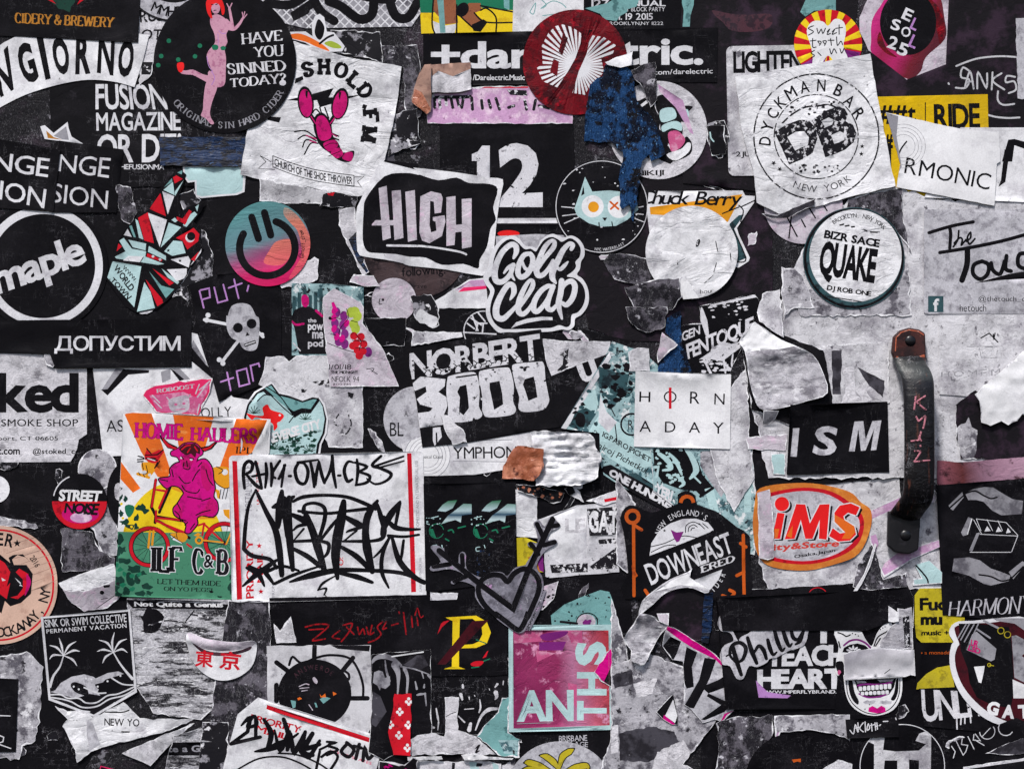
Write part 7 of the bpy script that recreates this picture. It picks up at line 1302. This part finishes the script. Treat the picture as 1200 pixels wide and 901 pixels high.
S('torn_paper', 'smooth pale grey paper rectangle stuck across the grinning skull', k(KT, '155,482 200,460 300,450 400,440 520,448 617,450 630,625 600,618 560,630 160,652'), 'papergrad', 'paper', wave=1.2, thick=.5, g=4, crumple=1.0, cpx=18, hf=lambda x, y: 1.5 * math.exp(-((y - 770) / 9) ** 2)).ink('ink', ln(KT, '425,608 460,580', 5), 'scratch')
blk('sheet', 'glossy black band stuck across the top of the sugar skull and the TEACH sticker', torn([(838, 697), (1038, 690), (1042, 728), (1015, 738), (978, 738), (846, 738)], .4, 8, 109), 'black_plain', z=.4)
S('torn_paper', 'white pointed paper tip right of the black band', k(KT, '450,162 512,205 516,264 480,270 448,264'), 'white', 'paper', crumple=.5, z=.5)
yl = S('sticker', 'yellow sticker with chunky black serif lettering Fuc mu music, bottom edge scalloped', rrect(1071, 688, 1130, 754, 6, 0), 'yellow_dull')
yl.out = [(1077, 689), (1130, 688), (1130, 750), (1118, 753), (1108, 752), (1100, 754), (1090, 752), (1080, 753), (1073, 746), (1071, 730), (1071, 697)]
yl.ink('ink', tb('Fuck', 1077, 700, 1122, 715, bold=.06) + tb('mu', 1078, 722, 1104, 732, bold=.09) + tb('music +', 1079, 738, 1112, 744, bold=.06), 'lettering')
S('sticker', 'black strip with tiny orange lettering below the yellow sticker', [(1072, 752), (1130, 752), (1130, 808), (1073, 808)], 'ink').ink('orange_deep', tb('• a monaddict', 1078, 762, 1120, 766), 'lettering').ink('yellow_dull', poly('e4', '585,455 590,420 640,370 700,335 780,320 800,460'), 'yellow_dome')
S('sticker', 'black sticker with large tilted dripping white letters UNL below the yellow dome', [(1076, 806), (1150, 803), (1160, 858), (1082, 850)], 'ink').ink('white_worn', tq('UNLIT', 'e4', '610,455 960,470 985,600 622,640', bold=.03, track=.03) + ln('e4', '810,600 812,690;835,610 832,650;855,610 855,650;885,600 888,640', 8), 'lettering')
# hands sheet
hn = blk('sticker', 'black sheet with grey hands above and below a domino box, word HARMONY', [(1096, 568), (1212, 560), (1212, 730), (1104, 720)], 'black_plain', 'sticker', g=8)
hn.ink('grey', poly('e3', '850,205 900,180 960,168 1010,170 1060,200 1120,235 1180,245 1172,318 1060,325 1010,300 960,250 920,240 870,240', False) + poly('e3', '765,270 840,195 850,225 790,298 770,285') + poly('e3', '795,565 880,558 940,575 1000,620 1060,640 1110,660 1100,690 1000,715 960,705 880,660 785,635') + poly('e3', '1100,640 1175,580 1200,590 1125,680') + poly('e3', '835,420 875,335 900,345 865,435 845,440') + poly('e3', '880,520 920,425 940,420 895,530'), 'hands') \
  .ink('ink', ln('e3', '855,205 910,190 960,215 1000,232 1035,225;770,285 850,215;850,200 870,240;935,655 1000,665 1060,690 1110,680;1120,670 1180,610', 9), 'finger_lines') \
  .ink('white_print', ln('e3', '920,345 1085,365 1150,435 1150,440;940,430 1150,440 1115,530 885,530;920,345 945,410;905,350 950,430;980,350 1010,410;1040,355 1065,410', 3.4, False) + poly('e3', '965,415 980,385 1000,412') + poly('e3', '1028,418 1042,388 1062,415') + poly('e3', '1085,425 1095,395 1112,420') + ln('e3', '870,430 895,345', 6), 'box') \
  .ink('grey_light', tq('HARMONY', '', '1112,704 1212,696 1208,718 1110,722', font='s', wt=.14, thin=.03, serif=.03), 'lettering')
gt = S('round_sticker', 'large dark maroon badge with white rim, grey machine and curved letters GAT', sm(k('e4', '800,85 900,70 1260,70 1260,690 1150,690 1080,660 980,620 880,540 810,450 770,330 780,210 790,190 765,140'), True, 1), 'white_outline', g=7)
gt.out = sm(k('e4', '765,140 800,85 900,75 1260,75 1260,400 1260,690 1150,690 1085,665 980,625 890,555 820,465 778,360 768,270 780,205 790,190'), True, 3)
gt.ink('maroon', poly('', sm(k('e4', '815,100 1000,85 1260,85 1260,400 1260,655 1170,660 1085,632 1000,592 915,525 845,440 808,350 798,270 812,220 822,200 800,140'), True, 3)), 'field').ink('ink', poly('e4', '820,90 920,90 1100,110 1115,200 1130,450 1110,560 1000,540 920,500 880,420 870,340 830,240'), 'dark_field') \
  .ink('grey', poly('e4', '1010,60 1186,60 1260,150 1260,180 1130,90 1030,75') + poly('e4', '895,150 920,135 1030,230 1020,290 1000,300 860,235') + poly('e4', '1115,160 1140,155 1260,220 1260,300 1180,260 1170,270 1260,330 1260,440 1190,420 1130,390'), 'machine_panels').ink('grey_print', ln('e4', '905,95 850,190;880,90 830,180;860,95 815,170;930,90 880,200', 7) + ln('e4', '960,75 1040,115', 12) + ln('e4', '920,120 995,170', 10), 'machine_lines') \
  .ink('white_clean', poly('e4', '905,330 965,325 960,360 945,420 930,415') + poly('e4', '1120,400 1210,440 1260,450 1260,520 1180,505 1125,505'), 'white_parts').ink('magenta', tq('UR', 'e4', '890,178 935,188 925,225 885,212', bold=.06) + tq('LSD', 'e4', '878,208 945,232 938,262 868,238', bold=.06), 'emblem_lettering').ink('yellow_dull', ring(*k('e4', '1055,130')[0], 4.2, .9) + ring(*k('e4', '1092,152')[0], 4.2, .9) + ring(*k('e4', '990,320')[0], 2.4, .8) + ln('e4', '990,320 1015,325', 4), 'knobs') \
  .ink('white_clean', sum([rot(tb(c, x - w / 2, y - 8, x + w / 2, y + 8, bold=.09), x, y, a) for c, x, y, w, a in (('G', 1163, 829, 14, 14), ('A', 1181, 833, 15, 5), ('T', 1200, 833, 15, -3))], []), 'lettering')
blk('round_sticker', 'black disc with a thin ring and a worn grey letter H at the bottom edge', ell(1057, 897, 53), 'black_plain', 'sticker').ink('white_print', ring(1057, 897, 50, .9), 'ring').ink('grunge_light', poly('e4', '318,745 370,700 408,725 400,790 470,800 600,795 640,760 580,740 600,700 640,685 668,715 665,960 600,960 600,850 545,845 545,960 480,960 480,850 410,850 400,960 350,960 350,760'), 'letter')
S('marker_tag', 'small white marker writing ACLOTH on black below the skull', [(990, 842), (1052, 838), (1052, 862), (992, 864)], 'ink', 'writing').ink('white_print', ln('e4', '215,680 235,700 245,650 258,690;260,640 262,690;240,670 265,665;290,640 270,670 290,690;300,635 302,690;315,650 310,680 325,670 318,645;335,645 338,685;330,655 350,650;355,640 358,680;365,640 368,675;358,660 370,655;380,655 385,650;400,632 425,630;468,612 470,620', 6), 'writing')
S('sticker', 'black sheet with thin outlined letters BROOK in the lower right', [(1112, 870), (1190, 840), (1212, 850), (1212, 912), (1112, 912)], 'ink').ink('white_print', ln('e4', '780,770 800,800 790,835;805,740 845,820;800,740 840,720 835,760 870,765 860,800 845,820;865,705 905,785;860,700 905,690 900,735 940,740 910,700;910,735 960,765', 5, False) + ring(1156, 856, 9.5, 1) + line([(1150, 862), (1162, 849)], .9) + arc(1178, 852, 9, 150, 330, 1.1), 'outlined_lettering')
S('torn_paper', 'grey wedge and pale strips in the bottom right corner', torn(k('e4', '965,810 1100,750 1260,700 1260,800 1100,820'), .7, 5, 111), 'grey_dark', 'paper').ink('white_old', ln('e4', '1060,765 1186,705', 9), 'pale_edge')
S('torn_paper', 'white strip along the very bottom right corner', torn(k('e4', '845,885 1000,860 1260,825 1260,960 850,960'), 1, 5, 112), 'white_old', 'paper').ink('ink', poly('e4', '880,895 1186,850 1260,850 1260,960 880,960'), 'black_inset')
# IMS and neighbours
S('torn_poster', 'large scuffed whitish sheet around the lower end of the handle', torn([(884, 555), (1052, 545), (1056, 600), (1100, 560), (1104, 690), (1060, 690), (1020, 690), (900, 690), (884, 640)], 1.6, 6, 113), 'grunge_light', 'poster', z=-.6)
S('torn_sticker', 'torn lilac and white arrow-like sheet behind the lower handle end', k('e3', '325,300 500,220 520,420 600,490 710,460 712,500 560,570 405,672 340,540 325,440'), 'white_old').ink('lilac', poly('e3', '325,300 500,220 495,270 330,350') + poly('e3', '480,535 600,500 712,462 714,520 560,575 405,675 395,620 410,590') + poly('e3', '330,440 360,430 375,480 350,550') + ln('e3', '640,320 665,420 670,490', 9), 'lilac_parts')
S('torn_paper', 'dark and grey torn pieces below the lilac arrow sheet', torn(k('e3', '260,600 340,480 400,680 530,640 530,720 330,740 230,720'), 1.4, 5, 114), 'grunge_dark', 'paper')
S('torn_paper', 'thin curled white paper edge below the oval sticker', k('e3', '350,478 362,485 330,600 280,700 240,762 222,760 290,650 325,560'), 'white', 'paper', crumple=.6)
S('torn_sticker', 'pale hand-like shape and small tab right of the lilac arrow sheet', k('e3', '575,600 655,575 725,640 725,700 565,715 565,675 610,672'), 'teal_pale').ink('ink', ln('e3', '580,600 640,670 650,710', 9), 'outline')
S('torn_sticker', 'wide black strip between the oval sticker and the Philly script', torn([(880, 690), (1060, 680), (1070, 700), (1070, 735), (1040, 735), (838, 738), (830, 705)], .5, 8, 115), 'black_plain', g=10, z=-.4).ink('red', arc(958, 700, 12, 30, 150, 1), 'red_arc')
im = S('sticker', 'oval sticker with an orange rim, pale centre and big red letters iMS, Osaka Japan', sm([(884, 590), (890, 572), (925, 566), (960, 567), (995, 576), (1008, 588), (1020, 598), (1019, 620), (1006, 648), (980, 660), (945, 668), (905, 664), (888, 650), (882, 620)], True, 4), 'amber', g=6)
M('rust_rim', (196, 112, 44), (216, 140, 60), .3, 18, .06, dirt=.15, wr=.3)
im.mat = 'rust_rim'
im.ink('red', poly('', sm([(892, 584), (902, 577), (940, 571), (975, 576), (1003, 595), (1012, 612), (1004, 638), (975, 655), (940, 661), (900, 655), (890, 640)], True, 4)), 'red_ring').ink('lilac_pale', poly('', sm([(894, 590), (905, 581), (940, 575), (972, 580), (998, 598), (1007, 613), (1000, 634), (974, 651), (940, 657), (903, 651), (893, 636)], True, 4)), 'pale_ring').ink('grey_light', poly('', sm([(896, 590), (907, 583), (940, 577), (970, 582), (996, 599), (1005, 613), (997, 633), (972, 649), (940, 655), (905, 649), (895, 635)], True, 4)), 'centre')
iM = poly('d3', '905,310 945,315 920,455 875,455') + poly('d3', '1010,262 1060,265 1085,370 1140,265 1195,262 1178,460 1135,455 1140,350 1100,455 1060,455 1035,350 1000,455 945,458') + poly('e3', '270,280 250,325 205,310 180,330 185,350 240,385 250,430 215,465 150,470 100,440 120,395 160,425 190,420 130,360 130,310 160,270 220,258', False) + E(*k('d3', '930,262')[0], 8.4)
im.ink('ink', mv(iM, 3.4, 2.2), 'letter_shadow').ink('white_print', sum([mv(iM, a, b) for a, b in ((-1, -1), (1.2, .6), (-1, 1), (1, -1))], []), 'letter_edge').ink('red_bright', iM, 'big_lettering').ink('orange', poly('e3', '130,320 185,350 240,385 245,420 215,455 170,455 190,420 130,360') + poly('d3', '880,400 915,400 905,450 875,455') + poly('d3', '955,440 990,380 985,450'), 'letter_blend')
M('ims_red', (196, 60, 50), dirt=.2, wr=.2)
im.ink('ims_red', tq('City&Store', '', '893,638 984,632 982,642 892,648', bold=.06), 'small_lettering').ink('ink', tq('Osaka,Japan', '', '930,650 979,642 978,647 931,655', bold=.04), 'small_lettering')
S('torn_sticker', 'lilac-white torn strip over the left end of the oval sticker', torn(k('d3', '790,200 860,180 870,260 880,330 885,560 850,572 800,560 795,330'), .8, 5, 116), 'lilac_pale', crumple=.6)

# ================================================================ loose scraps that show in the gaps
LOOSE = []
ANCH = [(170, 230, 'the mosaic bird'), (480, 110, 'the foil flap'), (600, 200, 'the number 12'), (705, 242, 'the cat disc'), (790, 150, 'the creature disc'), (812, 298, 'the crumpled disc'), (910, 225, 'the round stamp sheet'),
        (425, 400, 'the flower ticket'), (480, 350, 'the brown disc'), (560, 450, 'the word NORBERT'), (645, 540, 'the white paper wad'), (550, 620, 'the winged creatures'), (600, 690, 'the barbed heart'), (680, 630, 'the blotted white sticker'),
        (680, 710, 'the speckled teal sticker'), (540, 750, 'the yellow P'), (470, 850, 'the red petal strip'), (560, 830, 'the T-shaped white paper'), (660, 800, 'the magenta card'), (755, 740, 'the leaf-shaped grey paper'), (820, 780, 'the letter K'),
        (760, 860, 'the mottled grey mass'), (800, 640, 'the word DOWNEAST'), (300, 770, 'the Tokyo characters'), (375, 810, 'the ship wheel'), (290, 850, 'the lower mail label'), (94, 587, 'the words STREET NOISE'), (105, 770, 'the palm pentagon'), (160, 850, 'the folded NEW YO sheet'),
        (1060, 620, 'the foot of the handle'), (955, 615, 'the orange-rimmed oval'), (1095, 720, 'the yellow sticker'), (1020, 800, 'the grinning skull'), (1055, 880, 'the grey letter H'), (1160, 860, 'the outlined letters BROOK'), (930, 780, 'the words TEACH HEART'), (300, 740, 'the red script'), (60, 860, 'the large grey patch'), (930, 880, 'the bottom black disc edge')]
TONE = dict(grunge_light='pale grey', white_old='off-white', grunge_dark='dark mottled', black_scrap='black-and-white', grey_dark='charcoal', grunge='blotchy grey', lilac_pale='lilac-grey', white_worn='worn white', black_worn='scuffed black')
USED = {}
rs = random.Random(11)
for (x0, y0, x1, y1, n) in ((120, 200, 240, 370, 9), (440, 60, 510, 200, 9), (660, 200, 760, 400, 8), (790, 200, 910, 400, 9), (430, 330, 500, 520, 9), (600, 560, 760, 740, 14), (440, 740, 620, 900, 18),
                            (720, 660, 900, 900, 16), (240, 700, 320, 900, 9), (90, 600, 150, 700, 7), (960, 560, 1110, 700, 14), (1000, 820, 1200, 900, 9), (840, 830, 1000, 900, 7), (20, 830, 270, 900, 10), (560, 540, 740, 620, 8)):
    for _ in range(n):
        cx, cy = rs.uniform(x0, x1), rs.uniform(y0, y1)
        rx, ry, a = rs.uniform(5, 18), rs.uniform(2, 7), rs.uniform(0, 180)
        m_ = rs.choice(['grunge_light', 'grunge_light', 'white_old', 'grunge_dark', 'black_scrap', 'grey_dark', 'grunge', 'lilac_pale', 'white_worn', 'black_worn'])
        if x0 < 200 and y0 > 700: m_ = rs.choice(['grunge_dark', 'black_scrap', 'grey_dark', 'black_worn'])
        o_ = rotp([(cx + rx * rs.uniform(.7, 1.2) * math.cos(t), cy + ry * rs.uniform(.6, 1.3) * math.sin(t)) for t in [i * 6.283 / 6 + rs.uniform(-.35, .35) for i in range(6)]], cx, cy, a)
        ax, ay, an_ = min(ANCH, key=lambda t: (t[0] - cx) ** 2 + (t[1] - cy) ** 2)
        side = ('right of' if cx > ax else 'left of') if abs(cx - ax) > abs(cy - ay) else ('below' if cy > ay else 'above')
        lb_ = '%s %s torn scrap %s %s' % ('tiny' if rx < 8 else 'small', TONE[m_], side, an_)
        USED[lb_] = USED.get(lb_, 0) + 1
        if USED[lb_] > 1: lb_ = ('narrow ' if USED[lb_] == 2 else 'crooked ') + lb_
        q_ = S('torn_scrap', lb_, torn(o_, 1.3, 3, int(cx)), m_, 'scrap', group='loose torn scraps in the gaps', g=6, z=-.8 if rs.random() < .8 else -.2)
        LOOSE.append(q_)

# ================================================================ the pull handle screwed to the wall
M('handle_metal', (19, 18, 22), (40, 38, 44), .15, 14, .05, dirt=0, wr=.2, rough=.42, spec=.35)
M('handle_grip', (0, 0, 0), grad=((1076, 424, 1077, 600), [(0, (24, 25, 27)), (.08, (66, 70, 70)), (.13, (34, 33, 36)), (.2, (20, 18, 22)), (.9, (17, 16, 19)), (1, (14, 13, 16))]), more=[((88, 50, 40), .12, 18, .04), ((110, 110, 116), .05, 8, .02), ((12, 11, 14), .1, 14, .04)], st=(2.2, .28), dirt=0, wr=.5, wpx=8, rough=.42, spec=.4, scr=.7, grain=.25)  # pale band near the top is the bend's highlight, painted in
M('handle_rust', (64, 32, 30), (36, 20, 22), .4, 16, .06, more=[((120, 66, 50), .12, 8, .04)], dirt=.1, wr=.4, rough=.5, spec=.3)
M('orange_paint', (176, 92, 66), (200, 140, 124), .3, 6, .04, dirt=.2, wr=.3)
M('teal_metal', (78, 92, 92), (150, 170, 166), .35, 9, .05, more=[((22, 22, 26), .35, 12, .04)], dirt=0, wr=.3, rough=.38, spec=.5)
M('handle_pink', (186, 118, 132), (70, 46, 52), .36, 4, .02, dirt=.1, wr=.1)
M('screw', (14, 13, 17), dirt=0, wr=.2, rough=.4, spec=.5)
def PX(x, y, h): return Vector(((x - 600) * U, -h * U, ZC + (450.5 - y) * U))
HB = 7.0     # height at which the foot plates rest on the pile of paper
org = PX(1066, 515, HB)
hroot = bpy.data.objects.new('pull_handle', None)
COL.objects.link(hroot)
hroot.location = org
hroot['label'] = 'dark metal pull handle with rusty top plate and pink hand-painted letters'
hroot['category'] = 'door handle'
def add_mesh(name, v, f, mat, smooth=True, bevel=0, parent=None):
    me = bpy.data.meshes.new(name)
    me.from_pydata([tuple(p - org) for p in v], [], f)
    me.materials.append(M(mat))
    me.polygons.foreach_set('use_smooth', [smooth] * len(f))
    o = bpy.data.objects.new(name, me); COL.objects.link(o)
    o.parent = parent or hroot
    if bevel:
        b = o.modifiers.new('bevel', 'BEVEL'); b.width = bevel; b.segments = 3; b.limit_method = 'ANGLE'
    return o
def bar(name, path, mat, nseg=16, pw=2.6):
    """a bar swept along path: (x, y, height, half width, half thickness), squarish rounded section"""
    n = len(path)
    q = []
    for i in range(n - 1):
        a, b_, c, d = path[max(i - 1, 0)], path[i], path[i + 1], path[min(i + 2, n - 1)]
        for j in range(6):
            t = j / 6
            q.append([.5 * (2 * b_[m] + (c[m] - a[m]) * t + (2 * a[m] - 5 * b_[m] + 4 * c[m] - d[m]) * t * t + (-a[m] + 3 * b_[m] - 3 * c[m] + d[m]) * t ** 3) for m in range(5)])
    q.append(list(path[-1]))
    v, f = [], []
    for i, (x, y, h, hw, ht) in enumerate(q):
        p = PX(x, y, h)
        p0, p1 = q[max(i - 1, 0)], q[min(i + 1, len(q) - 1)]
        t = (PX(*p1[:3]) - PX(*p0[:3])).normalized()
        w = Vector((1, 0, 0)); w = (w - t * w.dot(t)).normalized()
        nrm = w.cross(t).normalized()
        for s in range(nseg):
            a = 2 * math.pi * s / nseg
            ca, sa = math.cos(a), math.sin(a)
            r = (abs(ca) ** pw + abs(sa) ** pw) ** (-1 / pw)
            v.append(p + w * (ca * r * hw * U) + nrm * (sa * r * ht * U))
    m = len(q)
    for i in range(m - 1):
        for s in range(nseg):
            f.append((i * nseg + s, i * nseg + (s + 1) % nseg, (i + 1) * nseg + (s + 1) % nseg, (i + 1) * nseg + s))
    f.append(tuple(range(nseg))[::-1]); f.append(tuple((m - 1) * nseg + s for s in range(nseg)))
    return add_mesh(name, v, f, mat)
def UP(x, y, h): f = 1 - (h * U) / DIST; return (600 + (x - 600) * f, 450.5 + (y - 450.5) * f)
bar('grip', [(*UP(1066, 419, HB + 5), HB + 5, 18.5, 3), (*UP(1068, 428, HB + 11), HB + 11, 17.6, 5), (*UP(1073, 438, HB + 18), HB + 18, 17.8, 6.5), (*UP(1076, 450, HB + 22), HB + 22, 18, 7.5), (*UP(1077, 475, HB + 25), HB + 25, 17.4, 8), (*UP(1077.5, 520, HB + 26), HB + 26, 17.4, 8), (*UP(1077, 562, HB + 25), HB + 25, 17.4, 8), (*UP(1075, 582, HB + 20), HB + 20, 18, 7.5), (*UP(1067, 595, HB + 12), HB + 12, 18, 6), (*UP(1059, 606, HB + 5), HB + 5, 18.5, 4)], 'handle_grip', 28, 2.3)
def plate(name, pts, mat, th=7):
    n = len(pts)
    v = [PX(x, y, HB + th) for x, y in pts] + [PX(x, y, HB - 1) for x, y in pts]
    f = [tuple(range(n))] + [tuple(range(2 * n - 1, n - 1, -1))] + [(i, i + n, (i + 1) % n + n, (i + 1) % n) for i in range(n)]
    return add_mesh(name, v, f, mat, False, 2.0 * U)
tp_ = plate('top_plate', [(1082, 421), (1081, 391), (1074, 386.5), (1062, 384.5), (1052, 387.5), (1044, 395), (1042, 414), (1045, 421), (1056, 426), (1070, 425)][::-1], 'handle_rust')
bp_ = plate('bottom_plate', [(1038, 598), (1037, 638), (1046, 646), (1062, 648), (1073, 643), (1076, 600)], 'handle_metal')
def dome(name, x, y, r, hgt, par, mat):
    v, f = [], []
    rings, seg = 4, 16
    for i in range(rings):
        t = i / rings * math.pi / 2
        for s in range(seg):
            a = 2 * math.pi * s / seg
            v.append(PX(x + r * math.cos(t) * math.cos(a), y + r * math.cos(t) * math.sin(a), HB + 6.5 + hgt * math.sin(t)))
    v.append(PX(x, y, HB + 6.5 + hgt))
    for i in range(rings - 1):
        for s in range(seg): f.append((i * seg + s, (i + 1) * seg + s, (i + 1) * seg + (s + 1) % seg, i * seg + (s + 1) % seg))
    for s in range(seg): f.append(((rings - 1) * seg + s, rings * seg, (rings - 1) * seg + (s + 1) % seg))
    o = add_mesh(name, v, f, mat, True, 0, par)
    return o
for (x, y, pr) in ((1063.5, 400, tp_), (1058, 626, bp_)):
    o = dome('screw', x, y, 6.6, 2.4, pr, 'screw')
# painted letters as raised pink paint along the grip
def gh(y):
    ks = [(452, 30.6), (475, 33), (520, 34), (562, 33), (582, 27.5)]
    return HB + float(np.interp(y, [a for a, _ in ks], [b for _, b in ks])) + .9
def paint(tile, s, w):
    v, f = [], []
    for q in s.split(';'):
        p = k(tile, q)
        if len(p) > 2: pass
        for a, b_ in zip(p[:-1], p[1:]):
            A, B = Vector(a), Vector(b_)
            n_ = max(2, int((B - A).length / 2.5))
            base = len(v)
            d = (B - A).normalized() if (B - A).length > 0 else Vector((1, 0))
            m = Vector((-d.y, d.x)) * w / 2
            for i in range(n_ + 1):
                c = A + (B - A) * i / n_
                for off in (-1, 0, 1):
                    pt = c + m * off
                    xx = (pt.x - 1077) / 18.7
                    drop = 8 * (1 - (1 - min(.97, abs(xx)) ** 2.3) ** (1 / 2.3))
                    hh = gh(pt.y) - drop + (.5 if off == 0 else -.35)
                    v.append(PX(*UP(pt.x, pt.y, hh), hh))
            for i in range(n_):
                for j in (0, 1): f.append((base + i * 3 + j, base + i * 3 + j + 1, base + (i + 1) * 3 + j + 1, base + (i + 1) * 3 + j))
    return add_mesh('painted_letter', v, f, 'handle_pink')
for st in ('585,490 575,570;582,530 640,492;590,530 642,572', '585,605 600,635 640,600 632,650 625,675', '615,690 600,740 555,745;600,715 615,745', '608,765 612,775', '575,800 615,800 575,860 665,850'):
    paint('e2', st, 2.1)

# worn orange paint along the edge of the top plate
def strip(pts, w, z, mat, nm):
    v, f = [], []
    P_ = [Vector(p) for p in pts]
    for i, p in enumerate(P_):
        d = (P_[min(i + 1, len(P_) - 1)] - P_[max(i - 1, 0)]).normalized(); n_ = Vector((-d.y, d.x)) * w / 2
        for q, dz in ((p - n_, -.3), (p, .5), (p + n_, -.3)): v.append(PX(q.x, q.y, HB + z + dz))
    for i in range(len(P_) - 1):
        for j in (0, 1): f.append((i * 3 + j, i * 3 + j + 1, (i + 1) * 3 + j + 1, (i + 1) * 3 + j))
    return add_mesh(nm, v, f, mat, True, 0, tp_)
strip([(1046, 412), (1047, 396), (1053, 390), (1062, 387.2), (1073, 389), (1079, 393)], 2.0, 7, 'orange_paint', 'paint_line')
strip([(1047, 419), (1056, 421.5), (1068, 421), (1080, 417)], 5.0, 7, 'orange_paint', 'paint_line')

# ================================================================ build everything in the order it was stuck on
for s_ in sorted(ALL, key=lambda q: q.z): s_.build()
for s_ in LOOSE:                       # leave out the scraps nothing can be seen of
    if (HF[s_.cells] <= s_.top + .02).mean() < .2:
        for o_ in reversed(s_.made): bpy.data.objects.remove(o_)
